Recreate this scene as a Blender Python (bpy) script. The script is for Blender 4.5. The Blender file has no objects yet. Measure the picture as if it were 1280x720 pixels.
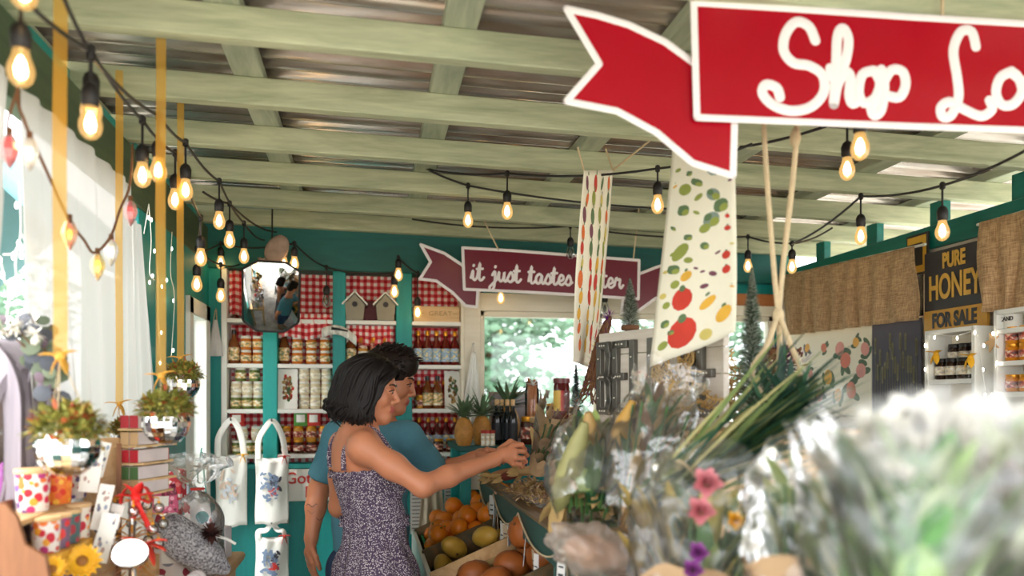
import bpy, bmesh, math, random
import numpy as np
from mathutils import Vector, Matrix, Euler, noise as mnoise
random.seed(7)
scn = bpy.context.scene
col = scn.collection
PI = math.pi
# ---------------------------------------------------------------- camera
YAW = math.atan(.18)
ST, CT = math.sin(YAW), math.cos(YAW)
cam_d = bpy.data.cameras.new('camera')
cam = bpy.data.objects.new('camera', cam_d); col.objects.link(cam)
cam.location = (0, 0, 1.5); cam.rotation_euler = (PI/2, 0, -YAW)
cam_d.sensor_width = 36; cam_d.lens = 28.125; cam_d.shift_y = 140/1280
cam_d.clip_start = .02; cam_d.clip_end = 300
cam_d.dof.use_dof = True; cam_d.dof.focus_distance = 3.1; cam_d.dof.aperture_fstop = 1.7
scn.camera = cam
# ---------------------------------------------------------------- light and exposure
scn.view_settings.view_transform = 'Standard'; scn.view_settings.look = 'None'
scn.view_settings.exposure = 1.2; scn.view_settings.gamma = 1; scn.view_settings.use_curve_mapping = False
w = bpy.data.worlds.new('sky'); scn.world = w; w.use_nodes = True
bg = w.node_tree.nodes['Background']; bg.inputs[0].default_value = (.95, .97, 1, 1); bg.inputs[1].default_value = 2.4
sun_d = bpy.data.lights.new('sun', 'SUN'); sun_d.energy = 1.5; sun_d.angle = math.radians(6); sun_d.color = (1, .95, .86)
sun = bpy.data.objects.new('sun', sun_d); col.objects.link(sun); sun.rotation_euler = (math.radians(38), 0, math.radians(-62))
# ---------------------------------------------------------------- pixel rays of the photograph turned into points of the room
def _dir(px, py):
    xc = (px-640)/1000; return Vector((ST+xc*CT, CT-xc*ST, (500-py)/1000))
O3 = Vector((0, 0, 1.5))
def PY(px, py, Y): d = _dir(px, py); return O3+d*(Y/d.y)
def PX(px, py, X): d = _dir(px, py); return O3+d*(X/d.x)
def PZ(px, py, Z): d = _dir(px, py); return O3+d*((Z-1.5)/d.z)
def PD(px, py, D): return O3+_dir(px, py)*D
def XB(px, Y=4.4): return PY(px, 500, Y).x
# ---------------------------------------------------------------- materials
def S(r, g, b):
    return tuple((c/255/12.92 if c/255 <= .04045 else ((c/255+.055)/1.055)**2.4) for c in (r, g, b))+(1,)
class NT:
    def __init__(s, name):
        s.m = bpy.data.materials.new(name); s.m.use_nodes = True; s.t = s.m.node_tree; s.n = s.t.nodes
        s.b = s.n['Principled BSDF']; s.out = s.n['Material Output']
    def new(s, ty, **kw):
        n = s.n.new(ty)
        for k, v in kw.items():
            if hasattr(n, k): setattr(n, k, v)
        return n
    def link(s, a, b): s.t.links.new(a, b)
    def math(s, op, a, b=None, c=None):
        n = s.n.new('ShaderNodeMath'); n.operation = op
        for i, x in enumerate((a, b, c)):
            if x is None: continue
            if isinstance(x, (int, float)): n.inputs[i].default_value = x
            else: s.link(x, n.inputs[i])
        return n.outputs[0]
    def mix(s, f, a, b, blend='MIX'):
        n = s.n.new('ShaderNodeMixRGB'); n.blend_type = blend
        for i, x in ((0, f), (1, a), (2, b)):
            if isinstance(x, (int, float)): n.inputs[i].default_value = x
            elif isinstance(x, tuple): n.inputs[i].default_value = x
            else: s.link(x, n.inputs[i])
        return n.outputs[0]
    def coord(s, scale=(1, 1, 1), kind='Object'):
        c = s.n.new('ShaderNodeTexCoord'); m = s.n.new('ShaderNodeMapping'); m.inputs['Scale'].default_value = scale
        s.link(c.outputs[kind], m.inputs[0]); return m.outputs[0]
    def noise(s, vec, scale=5, detail=3, rough=.5, dist=0):
        n = s.n.new('ShaderNodeTexNoise'); n.inputs['Scale'].default_value = scale; n.inputs['Detail'].default_value = detail
        n.inputs['Roughness'].default_value = rough; n.inputs['Distortion'].default_value = dist
        s.link(vec, n.inputs['Vector']); return n.outputs['Fac']
    def ramp(s, f, stops):
        n = s.n.new('ShaderNodeValToRGB'); e = n.color_ramp.elements
        while len(e) < len(stops): e.new(.5)
        for i, (p, c) in enumerate(stops): e[i].position = p; e[i].color = c
        s.link(f, n.inputs[0]); return n.outputs[0]
    def bump(s, h, strength=.3, dist=.01):
        n = s.n.new('ShaderNodeBump'); n.inputs['Strength'].default_value = strength; n.inputs['Distance'].default_value = dist
        s.link(h, n.inputs['Height']); s.link(n.outputs[0], s.b.inputs['Normal'])
    def base(s, c):
        if isinstance(c, tuple): s.b.inputs['Base Color'].default_value = c
        else: s.link(c, s.b.inputs['Base Color'])
    def set(s, **kw):
        for k, v in kw.items(): s.b.inputs[k.replace('_', ' ')].default_value = v
def dk(c, f): return tuple(x*f for x in c[:3])+(1,)
def mat(name, c, rough=.55, metal=0, var=.25, scale=14, bump=0, **kw):
    t = NT(name); v = t.coord()
    f = t.noise(v, scale, 3)
    t.base(t.mix(f, dk(c, 1-var), dk(c, 1+var*.6))) if var else t.base(c)
    t.set(Roughness=rough, Metallic=metal, **kw)
    if bump: t.bump(t.noise(v, scale*3, 4), bump)
    return t.m
def wood(name, a, b, axis='X', rough=.6, freq=18, bump=.15, knots=True):
    sc = {'X': (1, 9, 9), 'Y': (9, 1, 9), 'Z': (9, 9, 1)}[axis]
    t = NT(name); v = t.coord(sc)
    n1 = t.noise(v, freq/8, 5, .62, .8); n2 = t.noise(v, freq/2, 3, .6)
    f = t.math('ADD', t.math('MULTIPLY', n1, .75), t.math('MULTIPLY', n2, .3))
    c = t.ramp(f, [(.32, a), (.66, b)])
    t.base(c)
    t.set(Roughness=rough); t.bump(f, bump, .004); return t.m
def emit(name, c, s):
    t = NT(name); e = t.new('ShaderNodeEmission'); e.inputs[0].default_value = c; e.inputs[1].default_value = s
    t.link(e.outputs[0], t.out.inputs[0]); return t.m
def clear(name, c=(1, 1, 1, 1), gloss=.18, rough=.08, white=.0, bump=0, scale=30, col_=(.95, .95, .95, 1)):
    """thin clear film or glass: straight-through transparency with a glossy coat and a little milkiness"""
    t = NT(name); tr = t.new('ShaderNodeBsdfTransparent'); tr.inputs[0].default_value = c
    g = t.new('ShaderNodeBsdfGlossy'); g.inputs['Roughness'].default_value = rough
    fr = t.new('ShaderNodeFresnel'); fr.inputs[0].default_value = 1.45
    m = t.new('ShaderNodeMixShader'); t.link(t.math('MINIMUM', t.math('ADD', fr.outputs[0], gloss), 1.0), m.inputs[0])
    t.link(tr.outputs[0], m.inputs[1]); t.link(g.outputs[0], m.inputs[2]); o = m.outputs[0]
    if bump:
        bn = t.new('ShaderNodeBump'); bn.inputs['Strength'].default_value = bump; bn.inputs['Distance'].default_value = .01
        t.link(t.noise(t.coord(), scale, 4), bn.inputs['Height']); t.link(bn.outputs[0], g.inputs['Normal']); t.link(bn.outputs[0], fr.inputs['Normal'])
    if white:
        d = t.new('ShaderNodeBsdfDiffuse'); d.inputs[0].default_value = col_
        tl = t.new('ShaderNodeBsdfTranslucent'); tl.inputs[0].default_value = col_
        a = t.new('ShaderNodeMixShader'); a.inputs[0].default_value = .5; t.link(d.outputs[0], a.inputs[1]); t.link(tl.outputs[0], a.inputs[2])
        m2 = t.new('ShaderNodeMixShader'); m2.inputs[0].default_value = white
        t.link(o, m2.inputs[1]); t.link(a.outputs[0], m2.inputs[2]); o = m2.outputs[0]
    t.link(o, t.out.inputs[0]); return t.m
def checks(name, white, tint, red, freq=26, horiz='X'):
    t = NT(name); c = t.n.new('ShaderNodeTexCoord'); s = t.n.new('ShaderNodeSeparateXYZ'); t.link(c.outputs['UV'], s.inputs[0])
    a = t.math('GREATER_THAN', t.math('FRACT', t.math('MULTIPLY', s.outputs[0], freq)), .5)
    b = t.math('GREATER_THAN', t.math('FRACT', t.math('MULTIPLY', s.outputs[1], freq)), .5)
    sm = t.math('MULTIPLY', t.math('ADD', a, b), .5)
    t.base(t.ramp(sm, [(0, white), (.5, tint), (1, red)])); t.set(Roughness=.9); return t.m
MT = {}
def defmats():
    d = MT
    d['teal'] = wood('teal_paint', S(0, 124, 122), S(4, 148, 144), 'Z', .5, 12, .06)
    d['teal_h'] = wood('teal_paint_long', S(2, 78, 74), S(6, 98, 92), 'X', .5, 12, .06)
    d['tealy'] = wood('teal_paint_side', S(4, 96, 88), S(12, 122, 110), 'Y', .5, 12, .06)
    d['olive'] = wood('olive_green_paint', S(52, 74, 52), S(78, 98, 70), 'Y', .6, 12, .08)
    d['rafter'] = wood('sage_wash_wood', S(142, 150, 120), S(200, 203, 170), 'X', .7, 14, .15)
    d['purlin'] = wood('sage_wash_wood_across', S(140, 150, 128), S(186, 192, 168), 'Y', .7, 14, .15)
    d['white'] = mat('white_paint', S(238, 238, 232), .5, 0, .05)
    d['cream'] = wood('cream_paint', S(224, 214, 190), S(240, 232, 212), 'X', .5, 10, .04)
    d['pine'] = wood('pale_pine', S(196, 150, 98), S(226, 188, 138), 'Y', .55, 14, .08)
    d['pinex'] = wood('pale_pine_long', S(202, 160, 108), S(232, 200, 150), 'X', .55, 14, .08)
    d['brown'] = wood('brown_wood', S(104, 66, 42), S(148, 98, 64), 'Z', .6, 14, .12)
    d['graywood'] = wood('grey_washed_wood', S(118, 110, 120), S(156, 146, 156), 'Z', .6, 14, .12)
    d['paleboard'] = wood('pale_weathered_board', S(196, 186, 172), S(222, 214, 202), 'X', .65, 14, .1)
    d['dkgreen'] = wood('dark_green_worn_paint', S(30, 66, 62), S(52, 88, 80), 'Y', .5, 14, .12)
    d['worn'] = wood('worn_green_brown_wood', S(74, 82, 66), S(140, 106, 70), 'Y', .55, 10, .15)
    d['black'] = mat('black_rubber', S(26, 22, 22), .5, 0, .1)
    d['chrome'] = mat('chrome', S(210, 210, 215), .15, 1, 0)
    d['zinc'] = mat('aged_zinc', S(120, 118, 112), .45, .7, .35, 20)
    d['maroon'] = mat('maroon_paint', S(112, 22, 44), .28, 0, .12, 6)
    d['red'] = mat('red_paint', S(166, 8, 30), .22, 0, .1, 5)
    d['signwhite'] = mat('sign_white_paint', S(240, 232, 232), .5, 0, .05)
    d['rope'] = mat('jute_rope', S(206, 184, 148), .9, 0, .2, 60, .4)
    d['twine'] = mat('brown_twine', S(150, 116, 80), .9, 0, .25, 80)
    d['burlap'] = None
    d['ribbon'] = clear('gold_ribbon', (1, .84, .5, 1), .0, .4, .5, col_=S(248, 190, 80))
    d['jarlid'] = mat('pale_lid', S(236, 232, 222), .35, 0, .05)
    d['goldlid'] = mat('gold_lid', S(230, 160, 50), .3, .7, .1)
    d['blacklid'] = mat('black_lid', S(30, 28, 30), .35, 0, .1)
    d['paper'] = mat('white_paper', S(240, 238, 230), .8, 0, .04)
    d['card'] = mat('kraft_paper', S(186, 152, 114), .8, 0, .15, 30)
    d['leaf'] = mat('green_leaf', S(70, 108, 56), .5, 0, .4, 20)
    d['dkleaf'] = mat('dark_green_leaf', S(40, 84, 52), .45, 0, .4, 20)
    d['paleleaf'] = mat('pale_green_leaf', S(152, 170, 96), .5, 0, .35, 14)
    d['straw'] = mat('straw', S(190, 156, 100), .8, 0, .3, 30)
    d['twig'] = mat('brown_twig', S(112, 74, 46), .8, 0, .35, 30)
    d['purple'] = mat('purple_tinsel', S(140, 60, 170), .25, .6, .3, 60)
    d['glass'] = clear('clear_glass', (.97, 1, .99, 1), .0, .03)
    d['cello'] = clear('cellophane', (.985, .985, .98, 1), .10, .14, .075, 1.0, 22)
    d['orange'] = mat('orange_peel', S(236, 128, 20), .42, 0, .12, 8, .12)
    d['cello2'] = clear('soft_cellophane', (.985, .98, .97, 1), .035, .2, .05, .8, 16)
    d['mirror'] = mat('mirror_silver', (.95, .95, .95, 1), .02, 1, 0)
    d['yellow'] = mat('yellow_petal', S(244, 184, 34), .6, 0, .15)
    d['pink'] = mat('pink_petal', S(222, 138, 146), .6, 0, .25, 30)
    d['violet'] = mat('violet_petal', S(150, 70, 150), .6, 0, .25, 30)
    d['whitepetal'] = mat('white_petal', S(244, 240, 232), .6, 0, .08)
    d['redprint'] = mat('red_print', S(204, 52, 44), .7, 0, .15)
    d['black_ink'] = mat('black_ink', S(46, 46, 52), .7, 0, .1)
    d['skin'] = mat('warm_tan_skin', S(194, 126, 92), .48, 0, .07, 9, 0, Subsurface_Weight=.08)
    d['skinm'] = mat('tan_skin', S(192, 124, 90), .48, 0, .07, 9, 0, Subsurface_Weight=.08)
    d['lips'] = mat('lips', S(178, 88, 80), .4, 0, .05)
    d['hairb'] = mat('black_hair', S(20, 14, 13), .5, 0, .3, 60, 0, Specular_IOR_Level=.22)
    d['hairm'] = mat('dark_brown_hair', S(34, 23, 18), .5, 0, .35, 60, 0, Specular_IOR_Level=.25)
    # burlap
    t = NT('burlap'); v = t.coord(); wv = t.noise(t.coord((260, 260, 24)), 1, 2); wv2 = t.noise(t.coord((24, 24, 260)), 1, 2)
    f = t.math('MULTIPLY', t.math('ADD', wv, wv2), .5); t.base(t.ramp(f, [(.35, S(148, 114, 80)), (.62, S(208, 174, 132))]))
    t.set(Roughness=.95); t.bump(f, .5, .003); d['burlap'] = t.m
    d['gingham'] = checks('red_gingham', S(246, 232, 226), S(222, 96, 98), S(184, 20, 36), 24)
    # corrugated metal
    t = NT('corrugated_metal'); v = t.coord((.5, 4, 1)); f = t.noise(v, 6, 4)
    t.base(t.ramp(f, [(.35, S(170, 152, 140)), (.7, S(222, 216, 212))])); t.set(Roughness=.26, Metallic=.7); d['metal'] = t.m
    # dotted dress
    t = NT('speckled_plum_fabric'); vo = t.new('ShaderNodeTexVoronoi'); vo.inputs['Scale'].default_value = 205
    t.link(t.coord((1, 1, 1.25)), vo.inputs['Vector']); t.base(t.ramp(vo.outputs['Distance'], [(.27, S(236, 226, 226)), (.37, S(72, 56, 80))])); t.set(Roughness=.85); d['dress'] = t.m
    d['shirt'] = mat('teal_blue_jersey', S(78, 130, 146), .9, 0, .14, 90)
    d['shorts'] = mat('navy_cotton', S(40, 58, 88), .9, 0, .15, 60)
    # sheer curtain
    t = NT('sheer_curtain'); df = t.new('ShaderNodeBsdfDiffuse'); df.inputs[0].default_value = (.64, .63, .6, 1)
    tl = t.new('ShaderNodeBsdfTranslucent'); tl.inputs[0].default_value = (.36, .36, .34, 1); tr = t.new('ShaderNodeBsdfTransparent')
    a = t.new('ShaderNodeMixShader'); a.inputs[0].default_value = .5; t.link(df.outputs[0], a.inputs[1]); t.link(tl.outputs[0], a.inputs[2])
    b = t.new('ShaderNodeMixShader'); b.inputs[0].default_value = .05; t.link(a.outputs[0], b.inputs[1]); t.link(tr.outputs[0], b.inputs[2])
    t.link(b.outputs[0], t.out.inputs[0]); d['sheer'] = t.m
    # outdoor foliage
    t = NT('sunlit_foliage'); df = t.new('ShaderNodeBsdfDiffuse'); tl = t.new('ShaderNodeBsdfTranslucent')
    c = t.ramp(t.noise(t.coord(), 1.2, 3), [(.3, S(88, 122, 98)), (.7, S(156, 182, 160))]); t.link(c, df.inputs[0]); t.link(c, tl.inputs[0])
    a = t.new('ShaderNodeMixShader'); a.inputs[0].default_value = .45; t.link(df.outputs[0], a.inputs[1]); t.link(tl.outputs[0], a.inputs[2]); t.link(a.outputs[0], t.out.inputs[0]); d['foliage'] = t.m
    # string-light bulbs: a glowing core in amber glass
    d['core'] = emit('lit_filament', (1, .72, .38, 1), 24)
    t = NT('amber_bulb_glass'); tr = t.new('ShaderNodeBsdfTransparent'); tr.inputs[0].default_value = (1, .86, .62, 1)
    e = t.new('ShaderNodeEmission'); e.inputs[0].default_value = (1, .6, .2, 1); e.inputs[1].default_value = .55
    g = t.new('ShaderNodeBsdfGlossy'); g.inputs['Roughness'].default_value = .05
    a = t.new('ShaderNodeMixShader'); a.inputs[0].default_value = .5; t.link(tr.outputs[0], a.inputs[1]); t.link(e.outputs[0], a.inputs[2])
    b = t.new('ShaderNodeMixShader'); b.inputs[0].default_value = .1; t.link(a.outputs[0], b.inputs[1]); t.link(g.outputs[0], b.inputs[2])
    t.link(b.outputs[0], t.out.inputs[0]); d['bulb'] = t.m
    d['fairy'] = emit('fairy_light', (1, .9, .75, 1), 6)
    d['lampglow'] = emit('lamp_disc_glow', (1, .97, .9, 1), 2.2)
defmats()
_mc = {}
def cm(r, g, b, rough=.55, **kw):
    """plain tinted material by colour, cached"""
    k = (r, g, b, rough, tuple(kw.items()))
    if k not in _mc: _mc[k] = mat('tint_%d_%d_%d' % (r, g, b), S(r, g, b), rough, **kw)
    return _mc[k]
# ---------------------------------------------------------------- mesh building
def frame_from(d, up=Vector((0, 0, 1))):
    z = d.normalized(); x = up.cross(z)
    if x.length < 1e-4: x = Vector((1, 0, 0)).cross(z)
    x.normalize(); y = z.cross(x); return x, y, z
def TR(loc=(0, 0, 0), rot=(0, 0, 0), sc=(1, 1, 1)):
    return Matrix.Translation(loc) @ Euler(rot).to_matrix().to_4x4() @ Matrix.Diagonal((*sc, 1))
def catmull(pts, n=6, closed=False):
    P = [Vector(p) for p in pts]; out = []; L = len(P); rng = L if closed else L-1
    for i in range(rng):
        g = (lambda k: P[k % L]) if closed else (lambda k: P[min(max(k, 0), L-1)])
        p0, p1, p2, p3 = g(i-1), g(i), g(i+1), g(i+2)
        for j in range(n):
            t = j/n
            out.append(.5*((2*p1)+(p2-p0)*t+(2*p0-5*p1+4*p2-p3)*t*t+(3*p1-p0-3*p2+p3)*t**3))
    if not closed: out.append(P[-1])
    return out
class MB:
    def __init__(s): s.v = []; s.f = []; s.m = []; s.uv = {}; s.cur = 0; s.M = None
    def add(s, vs, fs, uvs=None):
        o = len(s.v)
        s.v += [tuple(s.M @ Vector(v)) if s.M else tuple(v) for v in vs]
        for f in fs: s.f.append(tuple(i+o for i in f)); s.m.append(s.cur)
        if uvs:
            for i, u in enumerate(uvs): s.uv[i+o] = u
        return s
    def mat(s, i): s.cur = i; return s
    def at(s, M): s.M = M; return s
    def box(s, c, sz, rot=None):
        x, y, z = (a/2 for a in sz); R = Euler(rot).to_matrix() if rot else Matrix.Identity(3)
        vs = [Vector(c)+R @ Vector((a*x, b*y, d*z)) for a in (-1, 1) for b in (-1, 1) for d in (-1, 1)]
        return s.add(vs, [(0, 1, 3, 2), (4, 6, 7, 5), (0, 4, 5, 1), (2, 3, 7, 6), (0, 2, 6, 4), (1, 5, 7, 3)])
    def bb(s, x0, x1, y0, y1, z0, z1): return s.box(((x0+x1)/2, (y0+y1)/2, (z0+z1)/2), (abs(x1-x0), abs(y1-y0), abs(z1-z0)))
    def lathe(s, prof, seg=20, wob=None):
        vs = []; fs = []; n = len(prof)
        for i, (r, z) in enumerate(prof):
            for j in range(seg):
                a = 2*PI*j/seg; k = wob(a, z) if wob else 1
                vs.append((r*k*math.cos(a), r*k*math.sin(a), z))
        for i in range(n-1):
            for j in range(seg):
                k = (j+1) % seg; fs.append((i*seg+j, i*seg+k, (i+1)*seg+k, (i+1)*seg+j))
        if prof[0][0] > 1e-5: fs.append(tuple(reversed(range(seg))))
        if prof[-1][0] > 1e-5: fs.append(tuple((n-1)*seg+j for j in range(seg)))
        return s.add(vs, fs)
    def tube(s, pts, r, seg=6, flat=1.0, closed=False):
        P = [Vector(p) for p in pts]; n = len(P)
        if n < 2: return s
        R = r if isinstance(r, (list, tuple)) else [r]*n
        vs = []; fs = []; px = None
        for i in range(n):
            d = (P[(i+1) % n]-P[i-1]) if closed else (P[min(i+1, n-1)]-P[max(i-1, 0)])
            if d.length < 1e-9: d = Vector((0, 0, 1))
            d.normalize()
            if px is None: x, y, _ = frame_from(d)
            else:
                x = px-d*px.dot(d)
                if x.length < 1e-6: x, y, _ = frame_from(d)
                x.normalize(); y = d.cross(x)
            px = x
            for j in range(seg):
                a = 2*PI*j/seg; vs.append(P[i]+x*(math.cos(a)*R[i])+y*(math.sin(a)*R[i]*flat))
        for i in range(n if closed else n-1):
            k = (i+1) % n
            for j in range(seg):
                l = (j+1) % seg; fs.append((i*seg+j, i*seg+l, k*seg+l, k*seg+j))
        if not closed: fs.append(tuple(reversed(range(seg)))); fs.append(tuple((n-1)*seg+j for j in range(seg)))
        return s.add(vs, fs)
    def ext(s, outline, h, z0=0):
        n = len(outline); vs = [(x, y, z0) for x, y in outline]+[(x, y, z0+h) for x, y in outline]
        fs = [tuple(reversed(range(n))), tuple(range(n, 2*n))]+[(i, (i+1) % n, n+(i+1) % n, n+i) for i in range(n)]
        return s.add(vs, fs)
    def surf(s, fn, nu, nv, cu=False, uvs=None):
        vs = []; uv = []
        for j in range(nv+1):
            for i in range(nu if cu else nu+1):
                vs.append(Vector(fn(i/nu, j/nv))); uv.append((i/nu*uvs[0], j/nv*uvs[1]) if uvs else (i/nu, j/nv))
        W = nu if cu else nu+1; fs = []
        for j in range(nv):
            for i in range(nu):
                k = (i+1) % W if cu else i+1
                fs.append((j*W+i, j*W+k, (j+1)*W+k, (j+1)*W+i))
        return s.add(vs, fs, uv)
    def ell(s, c, r, seg=14, rings=8, R=None, wob=None):
        if isinstance(r, (int, float)): r = (r, r, r)
        c = Vector(c); vs = []; fs = []
        for i in range(1, rings):
            t = PI*i/rings
            for j in range(seg):
                a = 2*PI*j/seg; p = Vector((math.sin(t)*math.cos(a), math.sin(t)*math.sin(a), math.cos(t)))
                k = wob(p) if wob else 1
                q = Vector((p.x*r[0]*k, p.y*r[1]*k, p.z*r[2]*k)); vs.append(c+(R @ q if R else q))
        t = Vector((0, 0, r[2])); b = -t
        vs += [c+(R @ t if R else t), c+(R @ b if R else b)]; n = len(vs)
        for i in range(rings-2):
            for j in range(seg): k = (j+1) % seg; fs.append((i*seg+j, (i+1)*seg+j, (i+1)*seg+k, i*seg+k))
        for j in range(seg):
            k = (j+1) % seg; fs.append((n-2, j, k)); fs.append((n-1, (rings-2)*seg+k, (rings-2)*seg+j))
        return s.add(vs, fs)
    def blade(s, p, d, L, w, droop=.3, n=5, up=Vector((0, 0, 1)), tip=.15, fold=.15):
        """a leaf: a strip that starts along d, sags, and tapers"""
        p = Vector(p); d = Vector(d).normalized(); x = d.cross(up)
        if x.length < 1e-3: x = Vector((1, 0, 0))
        x.normalize(); vs = []; q = p.copy(); dd = d.copy()
        for i in range(n+1):
            t = i/n; ww = w*(math.sin(PI*min(1, .18+t*.82))**.7 if i < n else 0)+w*.03
            nn = x.cross(dd)
            vs += [q-x*ww/2+nn*(ww*fold), q, q+x*ww/2+nn*(ww*fold)]
            dd = (dd-up*droop/n).normalized(); q = q+dd*(L/n)
        fs = []
        for i in range(n):
            for k in (0, 1): fs.append((i*3+k, i*3+k+1, i*3+k+4, i*3+k+3))
        return s.add(vs, fs)
    def build(s, name, mats, parent=None, loc=(0, 0, 0), rot=(0, 0, 0), smooth=40, bevel=0, solid=0, sub=0, world=False, label=None):
        me = bpy.data.meshes.new(name); vs = s.v
        if world and parent: L = parent.location; vs = [(x-L.x, y-L.y, z-L.z) for x, y, z in vs]
        me.from_pydata(vs, [], s.f)
        if not isinstance(mats, (list, tuple)): mats = [mats]
        for m in mats: me.materials.append(MT[m] if isinstance(m, str) else m)
        me.polygons.foreach_set('material_index', s.m)
        if s.uv:
            l = me.uv_layers.new(name='uv')
            for lp in me.loops: l.data[lp.index].uv = s.uv.get(lp.vertex_index, (0, 0))
        me.update()
        if smooth: me.shade_smooth(); me.set_sharp_from_angle(angle=math.radians(smooth))
        o = bpy.data.objects.new(name, me); col.objects.link(o)
        o.location = loc; o.rotation_euler = rot
        if parent: o.parent = parent
        if solid: m = o.modifiers.new('thickness', 'SOLIDIFY'); m.thickness = solid; m.offset = 0
        if bevel: m = o.modifiers.new('edge', 'BEVEL'); m.width = bevel; m.segments = 2; m.limit_method = 'ANGLE'
        if sub: m = o.modifiers.new('smooth', 'SUBSURF'); m.levels = sub; m.render_levels = sub
        if label: o['label'] = label
        return o
def tag(o, label, cat, group=None, kind=None):
    o['label'] = label; o['category'] = cat
    if group: o['group'] = group
    if kind: o['kind'] = kind
    return o
def thing(name, label, cat, loc=(0, 0, 0), rot=(0, 0, 0), group=None):
    o = bpy.data.objects.new(name, None); col.objects.link(o); o.empty_display_size = .05
    o.location = loc; o.rotation_euler = rot; return tag(o, label, cat, group)
def struct(o): o['kind'] = 'structure'; return o
def dup(root, loc, rot=None, label=None, group=None, scale=None):
    def cp(o, par):
        c = o.copy(); col.objects.link(c)
        if par: c.parent = par
        for ch in [x for x in KIDS.get(o.name, [])] : cp(ch, c)
        return c
    if root.name not in KIDS:
        def reg(o):
            KIDS[o.name] = list(o.children)
            for ch in o.children: reg(ch)
        reg(root)
    r = cp(root, None); r.location = loc
    if rot is not None: r.rotation_euler = rot
    if scale is not None: r.scale = scale if isinstance(scale, (tuple, list)) else (scale,)*3
    if label: r['label'] = label
    if group: r['group'] = group
    return r
KIDS = {}
def text(body, size, m, parent=None, loc=(0, 0, 0), rot=(PI/2, 0, 0), sx=1, ext=.001, off=0, name='lettering', align='CENTER', spacing=1):
    cu = bpy.data.curves.new(name, 'FONT'); cu.body = body; cu.size = size; cu.extrude = ext; cu.offset = off
    cu.align_x = align; cu.align_y = 'CENTER'; cu.space_character = spacing; cu.space_line = .9
    cu.materials.append(MT[m] if isinstance(m, str) else m)
    o = bpy.data.objects.new(name, cu); col.objects.link(o); o.location = loc; o.rotation_euler = rot; o.scale = (sx, 1, 1)
    me = bpy.data.meshes.new_from_object(o); bpy.data.objects.remove(o)
    o = bpy.data.objects.new(name, me); col.objects.link(o); o.location = loc; o.rotation_euler = rot; o.scale = (sx, 1, 1)
    if parent: o.parent = parent
    return o
# cursive lettering as brush strokes
GL = {
 'i': ([[(0, .2), (.2, .95), (.22, .2), (.42, 0), (.65, .3)], [(.24, 1.42), (.27, 1.5)]], .62),
 't': ([[(0, .2), (.28, 1.75), (.24, .25), (.45, 0), (.72, .3)], [(-.02, 1.12), (.55, 1.18)]], .68),
 'j': ([[(.05, .6), (.32, .95), (.28, -.5), (.02, -1), (-.2, -.7), (.1, -.3), (.6, .25)], [(.32, 1.42), (.35, 1.5)]], .58),
 'u': ([[(0, .3), (.16, .95), (.16, .3), (.36, 0), (.6, .3), (.7, .95), (.7, .2), (.86, 0), (1.05, .3)]], 1.0),
 's': ([[(0, .2), (.38, 1.0), (.62, .4), (.4, 0), (.1, .12)], [(.42, 0), (.75, .3)]], .72),
 'a': ([[(.7, .8), (.4, .97), (.1, .6), (.15, .1), (.45, .05), (.7, .8), (.7, .2), (.86, 0), (1.05, .3)]], 1.0),
 'e': ([[(0, .3), (.5, .5), (.55, .85), (.3, 1), (.1, .6), (.15, .15), (.45, 0), (.8, .3)]], .76),
 'b': ([[(0, .3), (.35, 1.5), (.38, 2), (.2, 1.9), (.14, .4), (.35, 0), (.65, .3), (.6, .85), (.3, .8)], [(.62, .7), (.85, .65)]], .82),
 'r': ([[(0, .3), (.2, 1.05), (.3, .85), (.6, .9), (.55, .3), (.72, 0), (.95, .3)]], .88),
 'c': ([[(.6, .8), (.35, 1), (.1, .6), (.15, .1), (.45, 0), (.85, .3)]], .8),
 'l': ([[(0, .3), (.4, 1.5), (.38, 2), (.2, 1.9), (.16, .3), (.36, 0), (.65, .3)]], .6)}
def stroke(mb, pts, w, z=0, flat=.35):
    """a rounded brush stroke in the local x-y plane"""
    P = catmull([(x, y, 0) for x, y in pts], 5); vs = []; fs = []; n = len(P)
    for i in range(n):
        d = (P[min(i+1, n-1)]-P[max(i-1, 0)]).normalized(); x = Vector((-d.y, d.x, 0))
        for k, (a, b) in enumerate(((-1, 0), (-.7, .8), (0, 1), (.7, .8), (1, 0))): vs.append(P[i]+x*(a*w/2)+Vector((0, 0, z+b*w*flat*.35)))
    for i in range(n-1):
        for k in range(4): fs.append((i*5+k, i*5+k+5, i*5+k+6, i*5+k+1))
    mb.add(vs, fs)
    for q in (P[0], P[-1]):
        c = len(fs); ring = [q+Vector((math.cos(a)*w/2, math.sin(a)*w/2, z)) for a in [2*PI*k/12 for k in range(12)]]
        mb.add(ring+[q+Vector((0, 0, z+w*flat*.35))], [(k, (k+1) % 12, 12) for k in range(12)])
def cursive(mb, s, x, y, h, w):
    for ch in s:
        if ch == ' ': x += h*.85; continue
        st, adv = GL[ch]
        for q in st: stroke(mb, [(x+a*h, y+b*h) for a, b in q], w)
        x += adv*h
    return x
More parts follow.
